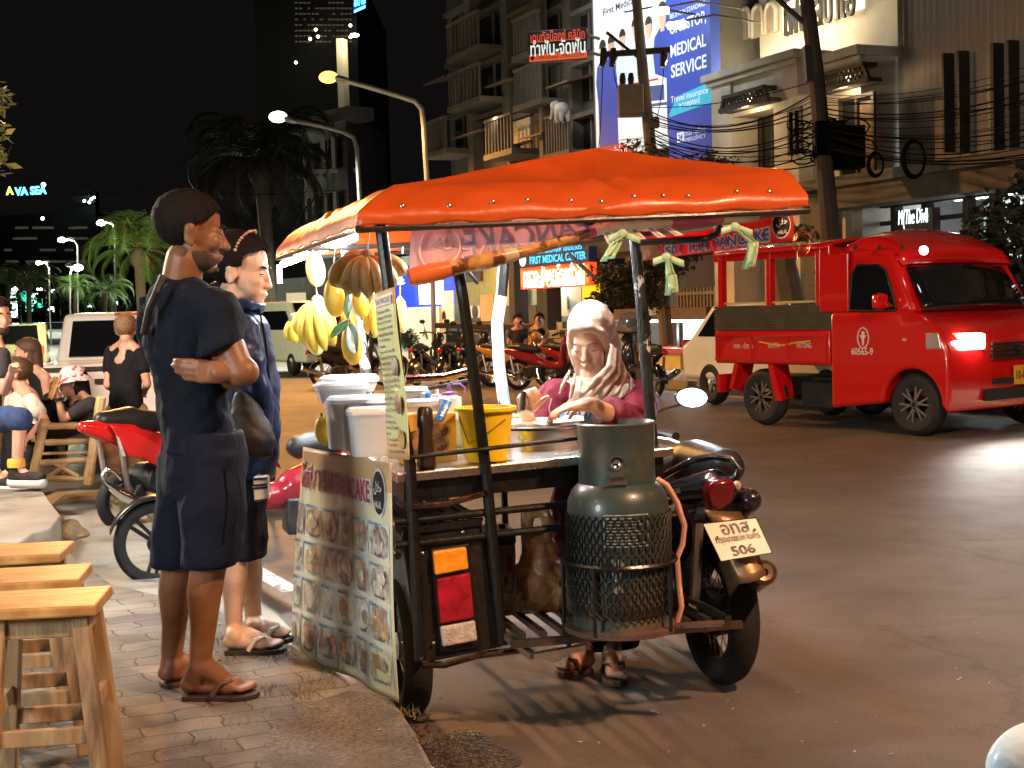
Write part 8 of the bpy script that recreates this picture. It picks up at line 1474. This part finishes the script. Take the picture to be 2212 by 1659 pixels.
for x in (1345, 1363): b.tube([UP(x, 158), UP(x, 170), UP(x, 186)], [.04, .06, .05], 8)
b.build('insulator', mat('ceramic', (.05, .025, .02), .25, coat=.5), t); b = MB(); c0, c1 = UP(1362, 218), UP(1412, 265); b.box(c0, (.46, .36, .56)); b.box(c1, (.2, .2, .2)); b.build('transformer', mat('transformer', (.20, .16, .13), .6, var=.15), t, bevel=.03)
t2 = thing('utility_pole', 'dark leaning utility pole rising behind the right end of the orange canopy', 'utility pole', W(1800, 700, 20.6)); U2 = lambda x, y: W(x, y, 20.6); b = MB(); b.tube([U2(1738, -40), U2(1762, 150), U2(1795, 510), U2(1812, 745)], [.10, .115, .14, .15], 10); b.build('pole', mat('pole_dark', (.055, .042, .032), .85, var=.3, vs=2), t2); b = MB(); b.tube([U2(1660, -20), U2(1735, 48)], .04, 6); b.bar(U2(1742, 100), U2(1748, 175), .2, .1); b.build('bracket', framem, t2)
cab = mat('cable_black', (.004, .004, .004), .9, var=0, bump=0, spec=.05); GC = dict(group='black cables strung between the utility poles')
def cable(label, pts, r=.012):
    t = thing('power_cable', label, 'cable', V(pts[0]), **GC); b = MB(); b.tube(pts, r, 5, cap=False); b.build('cable', cab, t)
def sag(a, c, d, n=14): return [V(a).lerp(V(c), i / n) - V((0, 0, 4 * d * (i / n) * (1 - i / n))) for i in range(n + 1)]
for i in range(20):
    y1, y2 = 205 + i * 6 + random.uniform(-5, 5), 128 + i * 11.5 + random.uniform(-8, 8); cable('black cable running right from the dark utility pole past the corrugated wall', sag(U2(1772, y1), W(2330, y2 - 18, 16.2), random.uniform(.05, .4)), random.choice((.005, .007, .011)))
for i in range(16):
    y1, y2 = 240 + i * 7 + random.uniform(-6, 6), 175 + i * 12 + random.uniform(-9, 9); cable('black cable sagging between the two utility poles', sag(UP(1400, 232 + i * 6 if i < 15 else 300), U2(1772, y2), random.uniform(.05, .45)), random.choice((.006, .008, .012)))
for i in range(3): cable('faint thin cable crossing the night sky at the upper left', sag(W(-60, 412 - i * 28 + 18, 30), W(930, 398 + i * 16, 30), .1), .006)
for (x, y), (x2, y2) in (((1302, 145), (1290, 345)), ((1325, 150), (1348, 186)), ((1434, 148), (1412, 262))): cable('short black lead hanging from the pole crossarm', sag(UP(x, y), UP(x2, y2), .25), .008)
t = thing('cable_bundle', 'dark tangled mass of cable boxes and loops fixed to the dark utility pole', 'cable bundle', U2(1800, 320)); b = MB(); b.box(U2(1828, 315) + V((0, .3, 0)), (.62, .4, .62)); b.box(U2(1790, 300), (.42, .3, .5))
for i in range(26): c = U2(random.uniform(1715, 1870), random.uniform(262, 350)); r = random.uniform(.05, .16); b.tube([c + V((r * 1.6 * math.cos(a * .7), .05 * math.sin(a + i), r * math.sin(a * .7))) for a in range(10)], .012, 4)
b.build('tangle', cab, t)
for x, y, rx, ry, lb in ((1976, 343, .13, .22, 'oval coil of black cable hanging from the wires on the right'), (1893, 355, .09, .14, 'small coil of black cable beside the tangled bundle')):
    t = thing('cable_coil', lb, 'cable coil', W(x, y, 18.4)); b = MB()
    for k in range(4): b.tube([W(x, y, 18.4) + V((rx * (1 + .06 * k) * math.cos(a * math.pi / 12), .02 * k, ry * (1 + .05 * k) * math.sin(a * math.pi / 12))) for a in range(24)], .014, 5, close=True)
    b.build('coil', cab, t)
# ================================================================== trees and palms
lf = mat('foliage', (.045, .065, .022), .6, var=.6, vs=1.2, bump=0); lfb = mat('foliage_brown', (.060, .048, .020), .6, var=.6, vs=1.2, bump=0); pf_m = mat('palm_leaf', (.075, .135, .034), .55, var=.45, vs=1.0, bump=0); bark = mat('bark', (.12, .085, .055), .9, var=.3, vs=4, bump=.6, bs=14)
def leaves(b, c, r, n, sz):
    for _ in range(n):
        d = V((random.gauss(0, 1), random.gauss(0, 1), random.gauss(0, 1))).normalized() * (random.random() ** .45); p = V(c) + V((d.x * r[0], d.y * r[1], d.z * r[2])); u = V((random.gauss(0, 1), random.gauss(0, 1), random.gauss(0, .6))).normalized(); v = u.cross(V((random.gauss(0, 1), random.gauss(0, 1), 1))).normalized(); s = sz * random.uniform(.6, 1.3)
        b.poly([p, p + u * s * .5 + v * s * .24, p + u * s, p + u * s * .5 - v * s * .24])
def tree(label, base, trunk, clumps, m, sz, name='tree', cat='tree', tr=.12):
    t = thing(name, label, cat, base); b = MB()
    for c, r, n in clumps: leaves(b, c, r, n, sz)
    b.build('crown', m, t, smooth=False); b = MB()
    if trunk:
        b.tube(trunk, [tr * (1 - .12 * i) for i in range(len(trunk))], 8)
        for c, r, n in clumps: b.tube([trunk[-1], trunk[-1].lerp(V(c), .5) + V((0, 0, .08)), V(c)], [tr * .45, tr * .3, tr * .12], 5)
    b.build('trunk', bark, t); return t
D = 22.5; w_ = lambda x, y, dy=0: W(x, y, D + dy)
tree('leafy brownish tree standing behind the vendor by the lit stall', w_(1390, 745), [w_(1392, 760), w_(1390, 690), w_(1386, 650)], [(w_(1320, 600), (.36, .4, .26), 420), (w_(1385, 585), (.4, .5, .32), 520), (w_(1440, 575), (.4, .4, .30), 420), (w_(1340, 640), (.36, .4, .22), 420), (w_(1405, 640), (.34, .4, .26), 420), (w_(1480, 545), (.3, .3, .24), 260), (w_(1295, 645), (.2, .3, .16), 160)], lfb, .11)
D = 24.6; tree('thin leafy shrub top showing over the canopy before the blue billboard', w_(1400, 420), [w_(1400, 450), w_(1390, 380)], [(w_(1370, 312), (.26, .2, .12), 70), (w_(1390, 330), (.3, .2, .14), 110), (w_(1470, 348), (.22, .2, .12), 60), (w_(1530, 344), (.2, .2, .2), 90), (w_(1560, 352), (.34, .2, .12), 120)], lf, .10, 'shrub', 'shrub', .03)
D = 16.2; tree('dark dense bushes at the right edge behind the truck cab', w_(2190, 640), [w_(2150, 700), w_(2150, 600)], [(w_(2090, 560), (.45, .4, .3), 420), (w_(2180, 500), (.5, .5, .55), 800), (w_(2250, 430), (.4, .4, .6), 600), (w_(2200, 600), (.5, .4, .4), 600), (w_(2030, 585), (.25, .3, .18), 200)], mat('foliage_dark', (.012, .016, .008), .7, var=.5, vs=1.2, bump=0), .13, 'bush', 'bush', .08)
D = 21.5; tree('pale barked old tree seen through the open windows of the truck', w_(1700, 720), [w_(1706, 760), w_(1704, 640), w_(1690, 570), w_(1700, 500)], [(w_(1740, 520), (.4, .4, .24), 260), (w_(1668, 505), (.36, .3, .2), 180)], lfb, .11, tr=.28)
D = 30; tree('round clipped green bush at the foot of the cream wall', w_(885, 770), [w_(885, 775), w_(885, 745)], [(w_(885, 735), (.21, .21, .24), 900)], mat('foliage_green', (.03, .075, .02), .6, var=.4, vs=3, bump=0), .06, 'bush', 'bush', .03)
D = 6.5; tree('branch of broad pale green leaves entering at the upper left edge', w_(-60, 300), [w_(-120, 420), w_(-60, 330), w_(-20, 250)], [(w_(-8, 215), (.05, .06, .12), 34), (w_(-12, 290), (.05, .06, .10), 30), (w_(-8, 350), (.05, .06, .10), 34), (w_(2, 205), (.03, .04, .05), 10)], mat('foliage_near', (.15, .15, .035), .5, var=.5, vs=9), .062, tr=.02)
def palm(label, x, y, Y, R_, n, trunk_x, m=pf_m, seed=1, droop=1.0, ty=760):
    rnd = random.Random(seed); c = W(x, y, Y); base = W(trunk_x, ty, Y); base.z = 0; t = thing('palm_tree', label, 'palm tree', base, group='palm trees along the road'); b = MB()
    for i in range(n):
        a = 2 * math.pi * i / n + rnd.uniform(-.2, .2); e = rnd.uniform(-.25, 1.25); L = R_ * rnd.uniform(.8, 1.1); h = V((math.cos(a), math.sin(a), 0)); p = c.copy(); pts = []
        for k in range(15): u = k / 14; ee = e - u * u * 2.0 * droop; p = p + (h * math.cos(ee) + ZU * math.sin(ee)) * L / 14; pts.append(p.copy())
        for k in range(1, 14):
            for q in range(2):
                p0 = pts[k].lerp(pts[k + 1], q * .5) if k < 14 else pts[k]; d = (pts[min(14, k + 1)] - pts[k - 1]).normalized(); s = d.cross(ZU).normalized(); ll = L * .30 * math.sin(min(1, (k + 1.5) / 14) * 2.7) + L * .03
                for sg in (-1, 1): v = (s * sg * .62 + d * .8 - ZU * (.28 + .35 * rnd.random())).normalized(); w2 = d * L * .011; b.poly([p0 - w2, p0 + w2, p0 + v * ll])
        if i % 3 == 0: b.tube(pts, [L * .008] * 15, 4)
    b.build('crown', m, t, smooth=False); b = MB(); tp = c - ZU * .2; b.tube([base, base.lerp(tp, .5), tp], [R_ * .085, R_ * .065, R_ * .075], 8); b.ell(c - ZU * R_ * .12, (R_ * .12, R_ * .12, R_ * .16)); b.build('trunk', bark, t); return t
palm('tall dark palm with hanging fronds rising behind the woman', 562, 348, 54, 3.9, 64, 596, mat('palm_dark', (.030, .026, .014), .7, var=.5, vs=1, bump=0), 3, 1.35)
palm('bright lit palm with drooping fronds just left of the man', 300, 540, 34, 1.75, 40, 310, pf_m, 5, 1.25); palm('lit palm with wide fronds above the traffic at left', 62, 608, 52, 1.35, 34, 62, pf_m, 7, 1.1); palm('small lit palm right of the distant street lamps', 160, 618, 62, 1.15, 34, 162, pf_m, 8, 1.1); palm('palm cut off by the left edge above the traffic', -8, 604, 50, 1.1, 30, -6, pf_m, 9, 1.1); palm('low palm half hidden behind the lit drooping palm', 225, 630, 44, 1.1, 30, 228, pf_m, 11, 1.2)
lamp('palm_uplight', W(190, 590, 30), 420, (.95, 1, .55), .3)
t = thing('treeline', 'dark mass of trees and distant roadside things along the left horizon', 'trees', W(150, 690, 100), ); tag(t, kind='stuff'); b = MB()
for x in range(-40, 620, 24): leaves(b, W(x, 655 + random.uniform(-12, 10), 105), (1.4, 1, 1.2), 60, .5)
b.build('crown', mat('foliage_dark', ()), t, smooth=False)
t = thing('far_shop_glow', 'white and green lit shop fronts at the far end of the street', 'shop front', W(60, 690, 125)); b = MB()
for x, y, w, h, in ((30, 655, .5, 2.6), (72, 648, .8, 1.2), (18, 672, 1.0, .5), (110, 668, .5, .5), (250, 655, .3, .3), (196, 660, .5, .3)): b.box(W(x, y, 125), (w, .2, h))
b.build('lit_front', em('far_white', (.75, 1, .92), 3.0), t, smooth=False); b = MB()
for x, y in ((50, 640), (63, 662), (84, 654)): b.box(W(x, y, 124), (.6, .2, .9))
b.build('green_front', em('far_green', (.05, .8, .45), 1.6), t, smooth=False)
# ================================================================== stools and bamboo chair
sw = mat('stool_seat', (.50, .29, .10), .38, var=.28, vs=5, stretch=(1, 7, 1), bump=.15, bs=20, coat=.25, dirt=(.26, .11, .03), ds=7, dth=(.45, .70)); sl = mat('stool_leg', (.32, .21, .11), .6, var=.35, vs=8, stretch=(1, 1, .2), bump=.3, bs=30, dirt=(.07, .04, .02), ds=9, dth=(.50, .70))
proto = None
for i, (x, y, rz, lb) in enumerate(((100, 1292, 7, 'nearest wooden stool at the bottom left corner'), (70, 1240, 9, 'middle wooden stool right behind the nearest one'), (42, 1187, 8, 'farthest of the three wooden stools'))):
    hz = .52; p = G(x, y, PV + hz); p.z = PV; M = Matrix.Translation(p) @ Matrix.Rotation(R(rz), 4, 'Z')
    if proto is None:
        proto = t = thing('wooden_stool', lb, 'stool', mat=M, group='wooden stools on the pavement'); kw = dict(world=False, smooth=False)
        b = MB(); b.box((0, 0, hz - .014), (.31, .27, .030)); b.build('seat', sw, t, bevel=.006, **kw)
        for sx in (-1, 1):
            for sy in (-1, 1): b = MB(); b.bar((sx * .105, sy * .09, hz - .03), (sx * .150, sy * .125, 0), .044, .044, (0, 1, 0)); b.build('leg', sl, t, bevel=.004, **kw)
        for sy in (-1, 1):
            for z, hh_ in ((hz - .06, .055), (.17, .045)): k = 1 - z / hz; b = MB(); b.bar((-.10 - .04 * k, sy * (.09 + .035 * k), z), (.10 + .04 * k, sy * (.09 + .035 * k), z), .020, hh_); b.build('rail', sl, t, bevel=.003, **kw)
        for sx in (-1, 1):
            for z, hh_ in ((hz - .06, .055), (.24, .045)): k = 1 - z / hz; b = MB(); b.bar((sx * (.105 + .04 * k), -.08 - .03 * k, z), (sx * (.105 + .04 * k), .08 + .03 * k, z), .020, hh_); b.build('rail', sl, t, bevel=.003, **kw)
    else: t = copy_tree(proto); place(t, M); tag(t, lb)
D = 10.9; bam = mat('bamboo', (.52, .39, .20), .5, var=.25, vs=6, bump=.1, dirt=(.2, .13, .06), ds=4, dth=(.5, .7)); t = thing('bamboo_chair', 'slanted bamboo chair with crossed braces under the girl in the bucket hat', 'chair', W(140, 1040, D))
def stick(name, a, c, r, dy=(0, 0)): b = MB(); A_, B_ = W(*a, D + dy[0]), W(*c, D + dy[1]); b.tube([A_.lerp(B_, k / 8) for k in range(9)], [r * (1.12 if k % 3 == 1 else 1) for k in range(9)], 8); b.build(name, bam, t)
stick('post', (97, 906), (70, 1034), .036); stick('post', (219, 858), (189, 1046), .038, (-.1, -.1))
for a, c, r in (((100, 921), (210, 918), .026), ((98, 956), (206, 952), .024), ((92, 980), (200, 977), .012), ((88, 1000), (200, 992), .024), ((82, 1032), (192, 1036), .024), ((113, 998), (170, 1030), .018), ((146, 1000), (102, 1032), .018)): stick('rung', a, c, r)
stick('front_leg', (20, 960), (30, 1020), .03, (.5, .4)); stick('front_leg', (130, 950), (140, 1024), .03, (.6, .5)); stick('side_rail', (90, 945), (20, 960), .024, (0, .5)); stick('side_rail', (205, 935), (130, 950), .024, (-.1, .6))
b = MB(); q = [W(104, 925, D + .02), W(208, 922, D - .05), W(130, 952, D + .6), W(22, 962, D + .5)]; b.grid(lambda u, v: bil(q, u, v) - V((0, 0, .03 * math.sin(u * 3.1) * math.sin(v * 3.1))), 8, 8); b.build('seat_sling', cloth('sling', (.05, .04, .035)), t, solid=.008)
